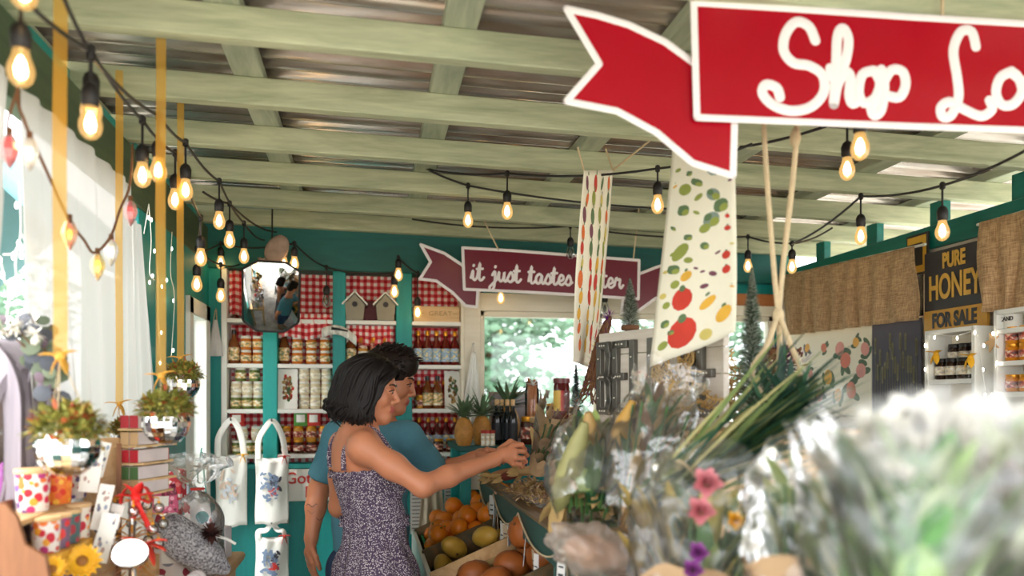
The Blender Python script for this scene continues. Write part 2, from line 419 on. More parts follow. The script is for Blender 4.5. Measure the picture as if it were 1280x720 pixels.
# implicit bodies -> one smooth skin
class Field:
    def __init__(s, ax): s.ax = ax; s.d = np.full(tuple(len(a) for a in ax), 1.0, np.float32)
    def _sub(s, lo, hi):
        sl = []
        for a, l, h in zip(s.ax, lo, hi):
            i = max(int(np.searchsorted(a, l))-1, 0); j = min(int(np.searchsorted(a, h))+1, len(a)); sl.append(slice(i, max(j, i+1)))
        g = np.meshgrid(*[a[q] for a, q in zip(s.ax, sl)], indexing='ij'); return tuple(sl), g
    def _comb(s, sl, e, k, op):
        a = s.d[sl]
        if op == 'sub': e = -e; 
        if op == 'add':
            h = np.maximum(k-np.abs(a-e), 0)/k; s.d[sl] = np.minimum(a, e)-h*h*k*.25
        else:
            h = np.maximum(k-np.abs(a-e), 0)/k; s.d[sl] = np.maximum(a, e)+h*h*k*.25
    def cone(s, a, b, ra, rb, k=.02, op='add'):
        a = np.array(a, float); b = np.array(b, float); m = max(ra, rb)+k+.03
        sl, (x, y, z) = s._sub(np.minimum(a, b)-m, np.maximum(a, b)+m)
        ab = b-a; L = max(ab.dot(ab), 1e-12)
        t = np.clip(((x-a[0])*ab[0]+(y-a[1])*ab[1]+(z-a[2])*ab[2])/L, 0, 1)
        e = np.sqrt((x-a[0]-t*ab[0])**2+(y-a[1]-t*ab[1])**2+(z-a[2]-t*ab[2])**2)-(ra+(rb-ra)*t)
        s._comb(sl, e.astype(np.float32), k, op)
    def chain(s, pts, rs, k=.02):
        for i in range(len(pts)-1): s.cone(pts[i], pts[i+1], rs[i], rs[i+1], k)
    def ell(s, c, r, R=None, k=.03, op='add'):
        c = np.array(c, float); m = max(r)+k+.03; sl, (x, y, z) = s._sub(c-m, c+m)
        R = np.eye(3) if R is None else np.array(R, float)     # columns: local axes
        p = [(x-c[0])*R[0, i]+(y-c[1])*R[1, i]+(z-c[2])*R[2, i] for i in range(3)]
        k0 = np.sqrt(sum((p[i]/r[i])**2 for i in range(3))); k1 = np.sqrt(sum((p[i]/r[i]**2)**2 for i in range(3)))
        e = np.where(k1 > 1e-9, k0*(k0-1)/np.maximum(k1, 1e-9), -min(r)); s._comb(sl, e.astype(np.float32), k, op)
    def cut(s, p, n, k=.004):
        """keep the side the normal points away from"""
        x, y, z = np.meshgrid(*s.ax, indexing='ij', sparse=True)
        e = ((x-p[0])*n[0]+(y-p[1])*n[1]+(z-p[2])*n[2]).astype(np.float32); h = np.maximum(k-np.abs(s.d-e), 0)/k; s.d = np.maximum(s.d, e)+h*h*k*.25
    def mesh(s):
        d = s.d; ins = d < 0; X, Y, Z = s.ax
        nx, ny, nz = d.shape
        cell = np.zeros((nx-1, ny-1, nz-1), np.int8)
        for i in (0, 1):
            for j in (0, 1):
                for k in (0, 1): cell += ins[i:nx-1+i, j:ny-1+j, k:nz-1+k]
        act = (cell > 0) & (cell < 8); idx = np.full(act.shape, -1, np.int64); I, J, K = np.nonzero(act); n = len(I); idx[I, J, K] = np.arange(n)
        acc = np.zeros((n, 3)); cnt = np.zeros(n)
        cor = [(i, j, k) for i in (0, 1) for j in (0, 1) for k in (0, 1)]
        pos = lambda c: np.stack([X[I+c[0]], Y[J+c[1]], Z[K+c[2]]], 1)
        for a in cor:
            for ax in range(3):
                if a[ax]: continue
                b = list(a); b[ax] = 1; da = d[I+a[0], J+a[1], K+a[2]]; db = d[I+b[0], J+b[1], K+b[2]]
                m = (da < 0) != (db < 0); t = np.where(m, da/np.where(m, da-db, 1), 0)[:, None]
                p = pos(a)*(1-t)+pos(b)*t; acc += p*m[:, None]; cnt += m
        v = acc/cnt[:, None]; F = []
        for ax in range(3):
            sl0 = [slice(None)]*3; sl1 = [slice(None)]*3; sl0[ax] = slice(0, -1); sl1[ax] = slice(1, None)
            a = ins[tuple(sl0)]; b = ins[tuple(sl1)]; cr = np.nonzero(a != b); fl = a[cr]
            o = [q for q in range(3) if q != ax]; ok = (cr[o[0]] > 0) & (cr[o[1]] > 0)
            for q in o: ok &= cr[q] < d.shape[q]-1
            c = [q[ok] for q in cr]; fl = fl[ok]
            def at(u, w_):
                t = list(c); t[o[0]] = c[o[0]]-u; t[o[1]] = c[o[1]]-w_; return idx[tuple(t)]
            q = np.stack([at(1, 1), at(0, 1), at(0, 0), at(1, 0)], 1)
            rev = fl if ax != 1 else ~fl
            q[~rev] = q[~rev][:, ::-1]; F.append(q)
        F = np.concatenate(F); F = F[(F >= 0).all(1)]
        return v, F
def axis(lo, hi, step, fine=()):
    """grid line positions: `step` apart, finer inside each (lo, hi, step) of fine"""
    out = [lo]
    while out[-1] < hi:
        x = out[-1]; st = step
        for a, b, f in fine:
            if a-f*2 <= x <= b: st = min(st, f)
        out.append(x+st)
    return np.array(out)
def field_obj(F, name, mats, parent, midx=None, smooth=180):
    v, f = F.mesh(); mb = MB(); mb.v = [tuple(p) for p in v]; mb.f = [tuple(int(i) for i in q) for q in f]
    mb.m = [0]*len(mb.f) if midx is None else [int(i) for i in midx(v[f].mean(1))]
    o = mb.build(name, mats, parent, smooth=smooth, world=True)
    m = o.modifiers.new('relax', 'SMOOTH'); m.factor = .5; m.iterations = 2
    return o
# ================================================================ the setting
XL, XR, YB, YF = -.82, 2.40, 4.56, -1.3
def zb(x): return 2.40-.02*x                      # underside of the rafters
mb = MB(); mb.bb(-1.3, 3.2, -1.6, 4.9, -.12, 0)
t = NT('worn_concrete'); t.base(t.ramp(t.noise(t.coord(), 3, 6, .6), [(.35, S(150, 142, 134)), (.65, S(196, 188, 178))])); t.set(Roughness=.7); MT['concrete'] = t.m
struct(mb.build('floor', 'concrete'))
mb = MB(); mb.bb(-60, 60, -40, 80, -.3, -.13)
MT['meadow'] = mat('pale_meadow', S(196, 192, 176), .95, 0, .3, .5); struct(mb.build('ground', 'meadow'))
# rafters across the room, battens above them, corrugated sheets on top
RY = [2.14-.46*i for i in range(1, 8)]+[2.14, 2.60, 3.05, 3.50, 3.95, 4.37]
for y in sorted(RY):
    mb = MB(); x0, x1 = -1.12, 3.0
    vs = [(x, yy, zb(x)+dz) for x in (x0, x1) for yy in (y-.045, y) for dz in (0, .085)]
    mb.add(vs, [(0, 1, 3, 2), (4, 6, 7, 5), (0, 4, 5, 1), (2, 3, 7, 6), (0, 2, 6, 4), (1, 5, 7, 3)])
    struct(mb.build('trim_1', 'rafter', bevel=.004))
for x in (-.96, -.36, .24, .84, 1.44, 2.04, 2.64):
    mb = MB(); mb.box((x, 1.75, zb(x)+.085+.02), (.09, 6.1, .04), (0, math.atan(.02), 0)); struct(mb.build('trim_2', 'purlin', bevel=.004))
mb = MB()
mb.surf(lambda u, v: (-1.2+4.4*u, -1.35+6.2*v, zb(-1.2+4.4*u)+.14+.013*math.sin(2*PI*v*6.2/.076)), 2, 660)
struct(mb.build('ceiling', 'metal', solid=.003, smooth=180))
# left wall: header, sill wall, posts, door by the far corner
mb = MB(); mb.bb(XL-.05, XL, YF, YB, 2.205, 2.40); struct(mb.build('wall_left', 'olive', bevel=.004))
mb = MB(); mb.bb(XL-.06, XL, YF, 3.36, 0, .98); struct(mb.build('wall_left', 'tealy'))
mb = MB(); mb.bb(XL-.07, XL-.005, 3.13, 3.36, .98, 2.205); struct(mb.build('trim_3', 'teal', bevel=.004))
mb = MB(); mb.bb(XL-.06, XL, 3.36, 3.86, 0, 2.205); struct(mb.build('wall_left', 'teal'))
MT['litteal'] = wood('lit_teal_paint', S(0, 150, 146), S(20, 170, 162), 'Z', .45, 12, .05)  # the same teal paint, lightened in its colour where daylight falls
dr = MB(); dr.bb(-.015, .015, -.30, 0, .02, 1.90)
for z0, z1 in ((.15, .9), (1.02, 1.8)): dr.bb(.015, .022, -.27, -.03, z0, z1); dr.bb(-.022, -.015, -.27, -.03, z0, z1)
door = struct(dr.build('door_1', 'litteal', loc=(XL-.05, 4.235, 0), rot=(0, 0, -1.15), bevel=.004))
mb = MB(); mb.lathe([(.02, 0), (.022, .01), (.012, .03), (0, .034)], 14); mb.build('door_handle', 'zinc', door, loc=(.016, -.26, .97), rot=(0, PI/2, 0))
mb = MB(); mb.bb(XL-.06, XL+.02, 3.86, 3.94, 0, 1.98); mb.bb(XL-.06, XL+.02, 4.24, 4.34, 0, 1.98); mb.bb(XL-.06, XL+.02, 3.86, 4.34, 1.90, 1.98)
struct(mb.build('trim_9', 'white', bevel=.004))
mb = MB(); mb.bb(XL-.06, XL, 3.86, YB, 1.98, 2.205); mb.bb(XL-.06, XL, 4.34, YB, 0, 1.98); struct(mb.build('wall_left', 'teal'))
# back wall: header, sill wall with window opening
XW0, XW1 = XB(598, 4.45), XB(968, 4.45)
ZW0, ZW1 = 1.30, 2.0
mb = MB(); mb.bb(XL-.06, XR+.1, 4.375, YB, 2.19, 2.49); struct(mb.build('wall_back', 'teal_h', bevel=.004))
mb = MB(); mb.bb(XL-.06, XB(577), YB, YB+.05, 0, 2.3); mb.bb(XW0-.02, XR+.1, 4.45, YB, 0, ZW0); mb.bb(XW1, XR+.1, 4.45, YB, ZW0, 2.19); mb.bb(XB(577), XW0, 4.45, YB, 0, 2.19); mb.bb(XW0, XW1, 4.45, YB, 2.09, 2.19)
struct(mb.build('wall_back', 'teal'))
mb = MB(); mb.bb(XB(579), XW0+.01, 4.42, 4.45, 1.0, 2.19); mb.bb(XW0, XW1, 4.43, 4.50, ZW1, 2.10); struct(mb.build('trim_4', 'cream', bevel=.004))
mb = MB(); mb.bb(XB(905), XR, 4.42, 4.46, 2.06, 2.13); MT['warmtrim'] = wood('warm_orange_wood', S(150, 84, 40), S(190, 118, 62), 'X'); struct(mb.build('trim_5', 'warmtrim', bevel=.003))
fr = MB()
for a, b in ((XW0, XW0+.035), (XB(742, 4.47), XB(752, 4.47)), (XB(826, 4.47), XB(842, 4.47)), (XW1-.04, XW1)): fr.bb(a, b, 4.45, 4.51, ZW0, ZW1)
fr.bb(XW0, XW1, 4.45, 4.51, ZW1-.03, ZW1); fr.bb(XW0, XW1, 4.43, 4.53, ZW0-.02, ZW0+.02)
win = struct(fr.build('window_1', 'cream', bevel=.004))
mb = MB(); mb.bb(XW0, XW1, 4.485, 4.489, ZW0, ZW1)
mb.build('pane', 'glass', win, smooth=0)
for a_, b_ in zip(sorted(RY)[:-1], sorted(RY)[1:]):
    mb = MB(); mb.bb(XL-.07, XL-.045, a_+.002, b_-.047, 2.40, 2.475); struct(mb.build('trim_8', 'litteal', bevel=.003))  # the lit look of these boards is in their lighter teal
# right wall: header beam, wall, window behind the burlap
mb = MB(); mb.bb(XR, XR+.06, YF, YB, 2.156, 2.256); struct(mb.build('trim_6', 'tealy', bevel=.004))
for y in sorted(RY):
    mb = MB(); mb.bb(XR+.01, XR+.05, y-.02, y+.06, 2.256, zb(XR)+.004); struct(mb.build('trim_7', 'tealy', bevel=.003))
MT['wallwhite'] = mat('aged_white_boards', S(220, 210, 196), .7, 0, .08)
WY0, WY1 = PX(1150, 400, XR).y, 4.30
mb = MB(); mb.bb(XR+.02, XR+.07, 2.15, YB, 0, 1.86); mb.bb(XR+.02, XR+.07, WY1, YB, 1.86, 2.156); mb.bb(XR+.02, XR+.07, 2.15, WY0, 1.86, 2.156); mb.bb(XR+.02, XR+.07, YF, 2.15, 0, .9)
struct(mb.build('wall_right', 'wallwhite'))
mb = MB()
for y in (WY0, 3.55, 3.95, WY1): mb.bb(XR+.03, XR+.06, y-.015, y+.015, 1.86, 2.156)
mb.bb(XR+.03, XR+.06, WY0, WY1, 1.85, 1.875); w2 = struct(mb.build('window_2', 'cream'))
mb = MB(); mb.bb(XR+.044, XR+.047, WY0, WY1, 1.86, 2.156); mb.build('pane', 'glass', w2, smooth=0)
# ---------------------------------------------------------------- outdoors
def tree(x, y, h, r, label, seed, trunk=True):
    rnd = random.Random(seed); t = thing('leafy_tree', label, 'tree', (x, y, -.13), group='trees outside')
    mb = MB(); mb.tube(catmull([(0, 0, 0), (.1, 0, h*.3), (0, .1, h*.62), (.1, 0, h*.85)], 4), [.16, .15, .14, .14, .13, .12, .11, .1, .08, .07, .05, .04, .03][:13], 8)
    for k in range(6):
        a = rnd.uniform(0, 6.3); mb.tube([(0, 0, h*(.35+.06*k)), (math.cos(a)*r*.6, math.sin(a)*r*.6, h*(.5+.07*k))], [.06, .02], 6)
    mb.build('trunk', 'twig', t)
    mb = MB(); cl = [(rnd.gauss(0, r*.45), rnd.gauss(0, r*.4), h*rnd.uniform(.28, .98), rnd.uniform(.3, .5)*r) for _ in range(26)]
    for _ in range(6500):
        cx, cy, cz, cr = rnd.choice(cl); d = Vector((rnd.gauss(0, 1), rnd.gauss(0, 1), rnd.gauss(0, 1))).normalized()*cr*rnd.uniform(.6, 1)
        c = Vector((cx, cy, max(cz, .3)))+d; n = Vector((rnd.gauss(0, 1), rnd.gauss(0, 1), rnd.gauss(0, 1))).normalized(); a, b, _ = frame_from(n); s_ = rnd.uniform(.05, .10)
        mb.add([c-a*s_, c-b*s_*.5, c+a*s_, c+b*s_*.5], [(0, 1, 2, 3)])
    mb.build('crown', 'foliage', t, smooth=0)
for i, (x, y, h, r, lb) in enumerate([(1.9, 12, 3.7, 1.45, 'leafy green tree behind the left half of the back window'), (5.0, 13, 3.9, 1.5, 'leafy tree beyond the back window near the middle mullion'),
        (8.2, 12, 3.6, 1.5, 'leafy tree beyond the far right end of the back window'), (-5.4, 10.5, 3.6, 1.5, 'green tree outside the open left side of the stand'), (-5.6, 4.6, 2.6, 1.1, 'small bushy tree outside behind the sheer curtain')]): tree(x, y, h, r, lb, i+3)
# pale canvas awning poles outside the left opening
mb = MB(); mb.at(None)
t = thing('market_tent', 'pale blue canvas market tent seen outside through the left opening', 'tent', (-2.7, 6.6, -.13)); t.scale = (1.2, 1.2, 1.25)
cv = MB(); cv.surf(lambda u, v: (-1+2*u, -1.6+3.2*v, 1.9+.9*(1-abs(2*u-1))+.05*math.sin(v*PI)), 8, 8); MT['canvas'] = mat('pale_blue_canvas', S(96, 140, 146), .8, 0, .06); cv.build('roof', 'canvas', t, solid=.01, world=False)
cv = MB(); cv.surf(lambda u, v: (.98+.02*math.sin(u*40), -1.6+3.2*u, .5+1.4*v), 60, 4); cv.build('side_panel', 'canvas', t, solid=.006)
for a in (-1, 1):
    for b in (-1.6, 1.6): p = MB(); p.tube([(a, b, 0), (a, b, 1.92)], .025, 8); p.build('leg', 'tealy', t)
cv = MB(); cv.bb(1.0, 1.04, -1.6, 1.6, 1.5, 1.56); cv.build('rail', 'tealy', t)
# ================================================================ back shelves
def X4(px): return XB(px, 4.4)
SH = [1.93, 1.692, 1.452, 1.212]                 # shelf tops
BAYS = [('left', X4(284), X4(329)), ('middle', X4(347), X4(416)), ('third', X4(432), X4(495)), ('right', X4(515), X4(577))]
un = thing('shelf_unit', 'teal built-in shelf unit with white shelves along the back wall', 'shelf', (0, 4.4, 0))
mb = MB(); mb.bb(X4(284)-.075, X4(577), 4.42, 4.55, 0, 1.14); mb.build('lower_panel', 'teal', un, world=True)
mb = MB(); mb.bb(X4(277), X4(577), 4.405, 4.55, 1.135, 1.16); mb.build('ledge', 'litteal', un, world=True, bevel=.003)
for a, b in ((329, 347), (416, 432), (495, 515)):
    mb = MB(); mb.bb(X4(a), X4(b), 4.385, 4.55, 1.16, 2.19); mb.build('post', 'litteal' if a == 329 else 'teal', un, world=True, bevel=.004)  # leftmost post takes the daylight-lightened teal, the others the plain one
mb = MB(); mb.bb(X4(277), X4(284), 4.385, 4.55, 1.0, 2.19); mb.build('side_post', 'white', un, world=True, bevel=.003)
mb = MB(); mb.bb(X4(576), X4(580), 4.385, 4.55, 1.0, 2.19); mb.build('side_post', 'cream', un, world=True, bevel=.003)
mb = MB(); mb.bb(X4(277)-.1, X4(277), 4.40, 4.55, 0, 2.19); mb.build('filler_panel', 'teal', un, world=True)
for nm, a, b in BAYS:
    for z in SH:
        mb = MB(); mb.bb(a-.002, b+.002, 4.39, 4.54, z-.022, z); mb.build('shelf', 'white', un, world=True, bevel=.003)
    mb = MB(); n = int((b-a)/.03)
    mb.surf(lambda u, v: (a+(b-a)*u, 4.535+.006*math.sin(u*n*2*PI*.5), 1.16+1.03*v), 50, 12, uvs=((b-a)/.9, 1.03/.9))
    tag(mb.build('gingham_curtain', 'gingham', smooth=180), f'red and white gingham cloth lining the back of the {nm} shelf bay', 'curtain', 'gingham shelf linings')
def valance(a, b, z1, z0, y, lb):
    mb = MB(); mb.surf(lambda u, v: (a+(b-a)*u, y+(.006+.012*v)*math.sin(u*26+v), z1+(z0-z1)*v+.008*v*math.sin(u*9)), 90, 6, uvs=((b-a)/.8, (z1-z0)/.9))
    tag(mb.build('gingham_valance', 'gingham', smooth=180, solid=.002), lb, 'curtain', 'gingham valances')
valance(X4(433), X4(494), 1.906, 1.80, 4.425, 'gathered gingham valance below the birdhouse shelf')
valance(X4(348), X4(415), 1.96, 1.83, 4.40, 'ruffled gingham valance across the top of the middle bay')
valance(X4(285), X4(329), 2.185, 1.945, 4.43, 'gathered gingham valance in the top of the left bay')
# ---------------------------------------------------------------- jars and bottles
def jar_proto(body, label, lid, r, h, kind):
    t = thing('preserve_jar', 'x', 'jar', (0, 0, -50))
    mb = MB(); mb.lathe([(r*.86, 0), (r, .006), (r, h*.74), (r*.9, h*.80), (r*.86, h*.86)], 16); mb.build('jar_body', body, t)
    mb = MB(); mb.lathe([(r*1.02, h*.2), (r*1.02, h*.62)], 16); mb.build('jar_label', label, t)
    mb = MB(); mb.lathe([(r*.93, h*.82), (r*.95, h*.84), (r*.95, h*.98), (r*.9, h), (0, h)], 16); mb.build('jar_lid', lid, t)
    return t
def labelmat(name, base, b1, b2):
    t = NT(name); s = t.n.new('ShaderNodeSeparateXYZ'); c = t.n.new('ShaderNodeTexCoord'); t.link(c.outputs['Object'], s.inputs[0])
    f = t.noise(t.coord((40, 40, 60)), 1.1, 2); t.base(t.ramp(f, [(.40, base), (.5, b1), (.62, b2)])); t.set(Roughness=.5); return t.m
LBW = labelmat('cream_printed_label', S(246, 240, 220), S(238, 190, 110), S(120, 140, 110))
LBP = labelmat('pale_printed_label', S(250, 248, 240), S(240, 226, 196), S(196, 190, 180))
LBB = labelmat('blue_printed_label', S(214, 228, 240), S(110, 160, 200), S(240, 220, 160))
LBR = labelmat('red_printed_label', S(236, 214, 190), S(190, 70, 50), S(90, 60, 50))
JARS = {'orange': jar_proto(cm(208, 116, 42, .2), LBW, 'jarlid', .028, .073, 'orange'),
        'green': jar_proto(cm(112, 124, 62, .2), LBW, 'jarlid', .028, .073, 'green'),
        'cream': jar_proto(cm(232, 216, 180, .2), LBP, 'jarlid', .028, .073, 'cream'),
        'dark': jar_proto(cm(74, 38, 26, .2), LBR, 'goldlid', .028, .073, 'dark'),
        'golden': jar_proto(cm(214, 150, 60, .2), LBR, 'goldlid', .028, .073, 'golden')}
def bottle_proto(body, lab, cap, r, h):
    t = thing('sauce_bottle', 'x', 'bottle', (0, 0, -50))
    mb = MB(); mb.lathe([(r*.9, 0), (r, .006), (r, h*.55), (r*.8, h*.66), (r*.42, h*.76), (r*.38, h*.9)], 16); mb.build('bottle_body', body, t)
    mb = MB(); mb.lathe([(r*1.02, h*.1), (r*1.02, h*.48)], 16); mb.build('bottle_label', lab, t)
    mb = MB(); mb.lathe([(r*.44, h*.86), (r*.46, h*.88), (r*.46, h*.99), (r*.4, h), (0, h)], 12); mb.build('bottle_cap', cap, t)
    return t
BOT = {'red': bottle_proto(cm(104, 20, 18, .12), LBB, 'goldlid', .026, .19), 'amber': bottle_proto(cm(120, 62, 24, .12), LBW, 'blacklid', .028, .18),
       'black': bottle_proto(cm(18, 20, 26, .08), cm(40, 44, 52), 'pine', .034, .235), 'small': bottle_proto(cm(140, 40, 26, .12), LBR, 'goldlid', .022, .15)}
ORD = ['first', 'second', 'third', 'fourth', 'fifth', 'sixth', 'seventh']
def rowjars(kind, px0, px1, n, z, row, where, y=4.45):
    """n jars of one kind in a row between two pixel columns, standing at height z"""
    P = JARS if kind in JARS else BOT; x0, x1 = XB(px0, y), XB(px1, y)
    for i in range(n):
        x = x0+(x1-x0)*(i+.5)/n
        lb = f'{kind} preserve jar, {ORD[i]} from left, {row}, {where}' if P is JARS else f'{kind} sauce bottle, {ORD[i]} from left, {row}, {where}'
        dup(P[kind], (x, y+random.uniform(-.004, .004), z), (0, 0, random.uniform(0, 6)), lb, f'{kind} {"jars" if P is JARS else "bottles"} on the back shelves')
e = .001
s1, s2, s3 = SH[1]+e, SH[2]+e, SH[3]+e
rowjars('amber', 287, 298, 1, s1, 'beside the jars', 'upper shelf of left bay')
rowjars('orange', 300, 330, 2, s1, 'lower row', 'upper shelf of left bay'); rowjars('orange', 300, 330, 2, s1+.0735, 'upper row', 'upper shelf of left bay')
rowjars('green', 288, 330, 3, s2, 'bottom row', 'middle shelf of left bay'); rowjars('cream', 288, 330, 3, s2+.0735, 'middle row', 'middle shelf of left bay')
rowjars('green', 292, 327, 2, s2+.147, 'top row', 'middle shelf of left bay')
rowjars('green', 290, 330, 3, s3, 'lower row', 'bottom shelf of left bay'); rowjars('cream', 294, 330, 2, s3+.0735, 'upper row', 'bottom shelf of left bay')
rowjars('amber', 348, 362, 1, s1, 'beside the jars', 'upper shelf of middle bay')
rowjars('orange', 363, 415, 3, s1, 'lower row', 'upper shelf of middle bay'); rowjars('orange', 363, 415, 3, s1+.0735, 'upper row', 'upper shelf of middle bay')
rowjars('cream', 373, 415, 3, s2, 'bottom row', 'middle shelf of middle bay'); rowjars('cream', 373, 415, 3, s2+.0735, 'middle row', 'middle shelf of middle bay'); rowjars('cream', 373, 415, 3, s2+.147, 'top row', 'middle shelf of middle bay')
rowjars('dark', 349, 413, 4, s3, 'lower row', 'bottom shelf of middle bay'); rowjars('golden', 349, 413, 4, s3+.0735, 'upper row', 'bottom shelf of middle bay')
rowjars('amber', 433, 444, 1, s1, 'beside the jars', 'upper shelf of third bay')
rowjars('green', 446, 492, 3, s1, 'lower row', 'upper shelf of third bay')
rowjars('golden', 446, 492, 3, s1+.0735, 'upper row', 'upper shelf of third bay')
rowjars('green', 434, 494, 3, s2, 'only row', 'middle shelf of third bay')
rowjars('red', 517, 574, 5, s1, 'under the wooden box', 'right shelf bay')
rowjars('golden', 517, 535, 1, s2, 'beside the bottles', 'middle shelf of right bay'); rowjars('amber', 528, 553, 2, s2, 'before the dried flower card', 'right shelf bay', 4.43)
rowjars('small', 518, 560, 4, s2+.004, 'back row behind the amber bottles', 'right shelf bay', 4.5)
rowjars('red', 518, 574, 5, s3, 'back row on the lowest shelf', 'right shelf bay', 4.5); rowjars('dark', 524, 572, 3, s3, 'front row of lowest shelf', 'right shelf bay', 4.43)
# red dish cloth packets on top of the bottom-shelf jars
def packet(px, z, lb, c, y=4.43):
    t = thing('snack_packet', lb, 'packet', (XB(px, y), y, z), group='packets on the bottom shelf')
    mb = MB(); mb.surf(lambda u, v: (.036*(2*u-1), (.018*math.sin(PI*u)*math.sin(PI*min(1, .1+v))), .085*v), 8, 8); mb.surf(lambda u, v: (.036*(1-2*u), -(.018*math.sin(PI*u)*math.sin(PI*min(1, .1+v))), .085*v), 8, 8)
    mb.build('pouch', c, t); mb = MB(); mb.surf(lambda u, v: (.022*(2*u-1), -.021*math.sin(PI*(.2+.6*u)), .02+.04*v), 6, 2); mb.build('pouch_label', 'paper', t)
packet(296, s3+.148, 'clear and red snack packet atop the left bay bottom shelf jars', 'redprint'); packet(376, s3+.148, 'green topped snack packet on the middle bay bottom shelf jars', cm(90, 160, 70)); packet(392, s3+.148, 'red snack packet on the middle bay bottom shelf jars', 'redprint')
# picture cards with printed bouquets
def card(px, y, z, wd, hg, lb, prints, tilt=-.12):
    t = thing('art_card', lb, 'picture card', (XB(px, y), y, z), (tilt, 0, 0))
    mb = MB(); mb.bb(-wd/2, wd/2, -.001, .002, 0, hg); mb.build('sheet', 'paper', t)
    mb = MB(); rnd = random.Random(px)
    for k, c in enumerate(prints):
        mb.mat(k)
        for _ in range(14):
            a = rnd.uniform(0, 6.3); q = rnd.uniform(0, 1)**.5; cx, cz = math.cos(a)*q*wd*.27, hg*.5+math.sin(a)*q*hg*.34; r = rnd.uniform(.004, .009)
            mb.add([(cx+r*math.cos(j*PI/4), -.002, cz+r*1.4*math.sin(j*PI/4)) for j in range(8)], [tuple(range(8))])
    mb.build('print', prints, t, smooth=0)
card(359, 4.41, s2, .105, .215, 'white card printed with a gnome like posy beside cream jars', ['leaf', 'straw', 'redprint', 'brown'])
card(566, 4.45, s2, .09, .21, 'white card with dried flowers on the right shelf bay', ['straw', 'twig', 'leaf'])
# birdhouses
bh = None
for px, lb in ((443.5, 'small grey birdhouse on the left end of the third bay top shelf'), (482, 'small grey birdhouse on the top shelf beneath the lit bulb')):
    t = thing('birdhouse', lb, 'birdhouse', (XB(px), 4.43, SH[0]+e), group='birdhouses on the top shelf')
    mb = MB(); o_ = [(-.044, 0), (.044, 0), (.052, .085), (0, .14), (-.052, .085)]
    mb.at(TR((0, .03, 0), (PI/2, 0, 0))).ext(o_, .075); mb.build('house_body', cm(150, 142, 122), t)
    mb = MB()
    for sg in (-1, 1): mb.box((sg*.034, -.01, .117), (.008, .10, .094), (0, -sg*.76, 0))
    mb.build('roof', 'paper', t, bevel=.001)
    mb = MB(); mb.at(TR((0, -.0465, .085), (PI/2, 0, 0))).lathe([(.015, 0), (.015, .002), (0, .002)], 16); mb.build('entrance_hole', 'black', t)
# heart plaque between the birdhouses
mb = MB(); mb.at(TR((XB(463, 4.5), 4.51, SH[0]+.06+e), (PI/2, 0, 0))); mb.lathe([(.055, -.004), (.06, 0), (.055, .006), (0, .006)], 24)
tag(mb.build('round_plate', cm(118, 40, 44)), 'dark red round plate standing between the two birdhouses', 'plate')
# wooden box on the right bay's top shelf
t = thing('wooden_box', 'pale wooden box with faint lettering on the right bay top shelf', 'box', ((X4(516)+X4(576))/2, 4.45, SH[0]+e))
wd = X4(575)-X4(517)
mb = MB(); mb.bb(-wd/2, wd/2, -.04, .05, 0, .085); mb.build('box_body', 'pinex', t, bevel=.002)
text('GREAT', .035, cm(176, 140, 92), t, (.02, -.0415, .044), sx=1.2); mb = MB(); mb.bb(.085, .115, -.042, -.04, .044, .047); mb.bb(-.1, -.07, -.042, -.04, .044, .047); mb.build('dash_mark', cm(176, 140, 92), t)
# white paddle with a dark handle slung across the post
c0 = PY(424, 420, 4.34); t = thing('paper_fan', 'white folded paper fan with dark handle pinned across teal post', 'fan', c0)
mb = MB(); mb.surf(lambda u, v: (-.09+.18*u, -.006+.01*math.sin(u*30), .045*math.sin(PI*u)*.6+(.038 if v else -.012)*1-(.04*u*u)), 40, 1); mb.build('paper_blade', 'paper', t, solid=.003)
mb = MB(); mb.tube([(-.04, -.02, .038), (0, -.02, .034), (.045, -.02, .025)], [.008, .006, .004], 8); mb.build('handle', 'black', t)
mb = MB(); mb.tube([(0, .01, .02), (0, .045, .02)], .004, 6); mb.build('pin', 'zinc', t)
# convex mirror hung in front of the shelves
c0 = PY(339, 371, 4.05)
t = thing('convex_mirror', 'eight-sided convex mirror reflecting the shoppers, hung before the shelves', 'mirror', c0)
hw, hh = .13, .172; ch = .05; Rm = .72
outl = [(-hw, -hh+ch), (-hw+ch*1.3, -hh), (hw-ch*1.3, -hh), (hw, -hh+ch), (hw, hh-ch*.8), (hw-ch*1.3, hh), (-hw+ch*1.3, hh), (-hw, hh-ch*.8)]
tilt = math.radians(22); turn = math.radians(8)
RM = Euler((tilt, 0, turn)).to_matrix()
def octr(a):
    """radius of the outline at angle a"""
    best = 9; d = (math.cos(a), math.sin(a))
    for i in range(8):
        (x1, y1), (x2, y2) = outl[i], outl[(i+1) % 8]; ex, ey = x2-x1, y2-y1; den = d[0]*ey-d[1]*ex
        if abs(den) < 1e-9: continue
        q = (x1*ey-y1*ex)/den; s_ = (x1*d[1]-y1*d[0])/den
        if q > 0 and -1e-6 <= s_ <= 1+1e-6: best = min(best, q)
    return best
def mp(r, a, off=0):
    x, z = r*math.cos(a), r*math.sin(a); return RM @ Vector((x, -(math.sqrt(Rm*Rm-x*x-z*z)-math.sqrt(Rm*Rm-.2**2))+off, z))
mb = MB(); mb.surf(lambda u, v: mp(max(v, .001)*octr(2*PI*u), 2*PI*u), 96, 24, cu=True); mb.build('mirror_face', 'mirror', t, smooth=180)
mb = MB(); mb.tube([mp(octr(2*PI*k/96)*1.01, 2*PI*k/96) for k in range(96)], .006, 6, closed=True); mb.build('mirror_frame', 'black', t)
mb = MB(); mb.tube([RM @ Vector((0, .02, hh*.8)), (0, .03, hh+.05), (0, .05, hh+.35)], .004, 6); mb.build('hanging_wire', 'black', t)
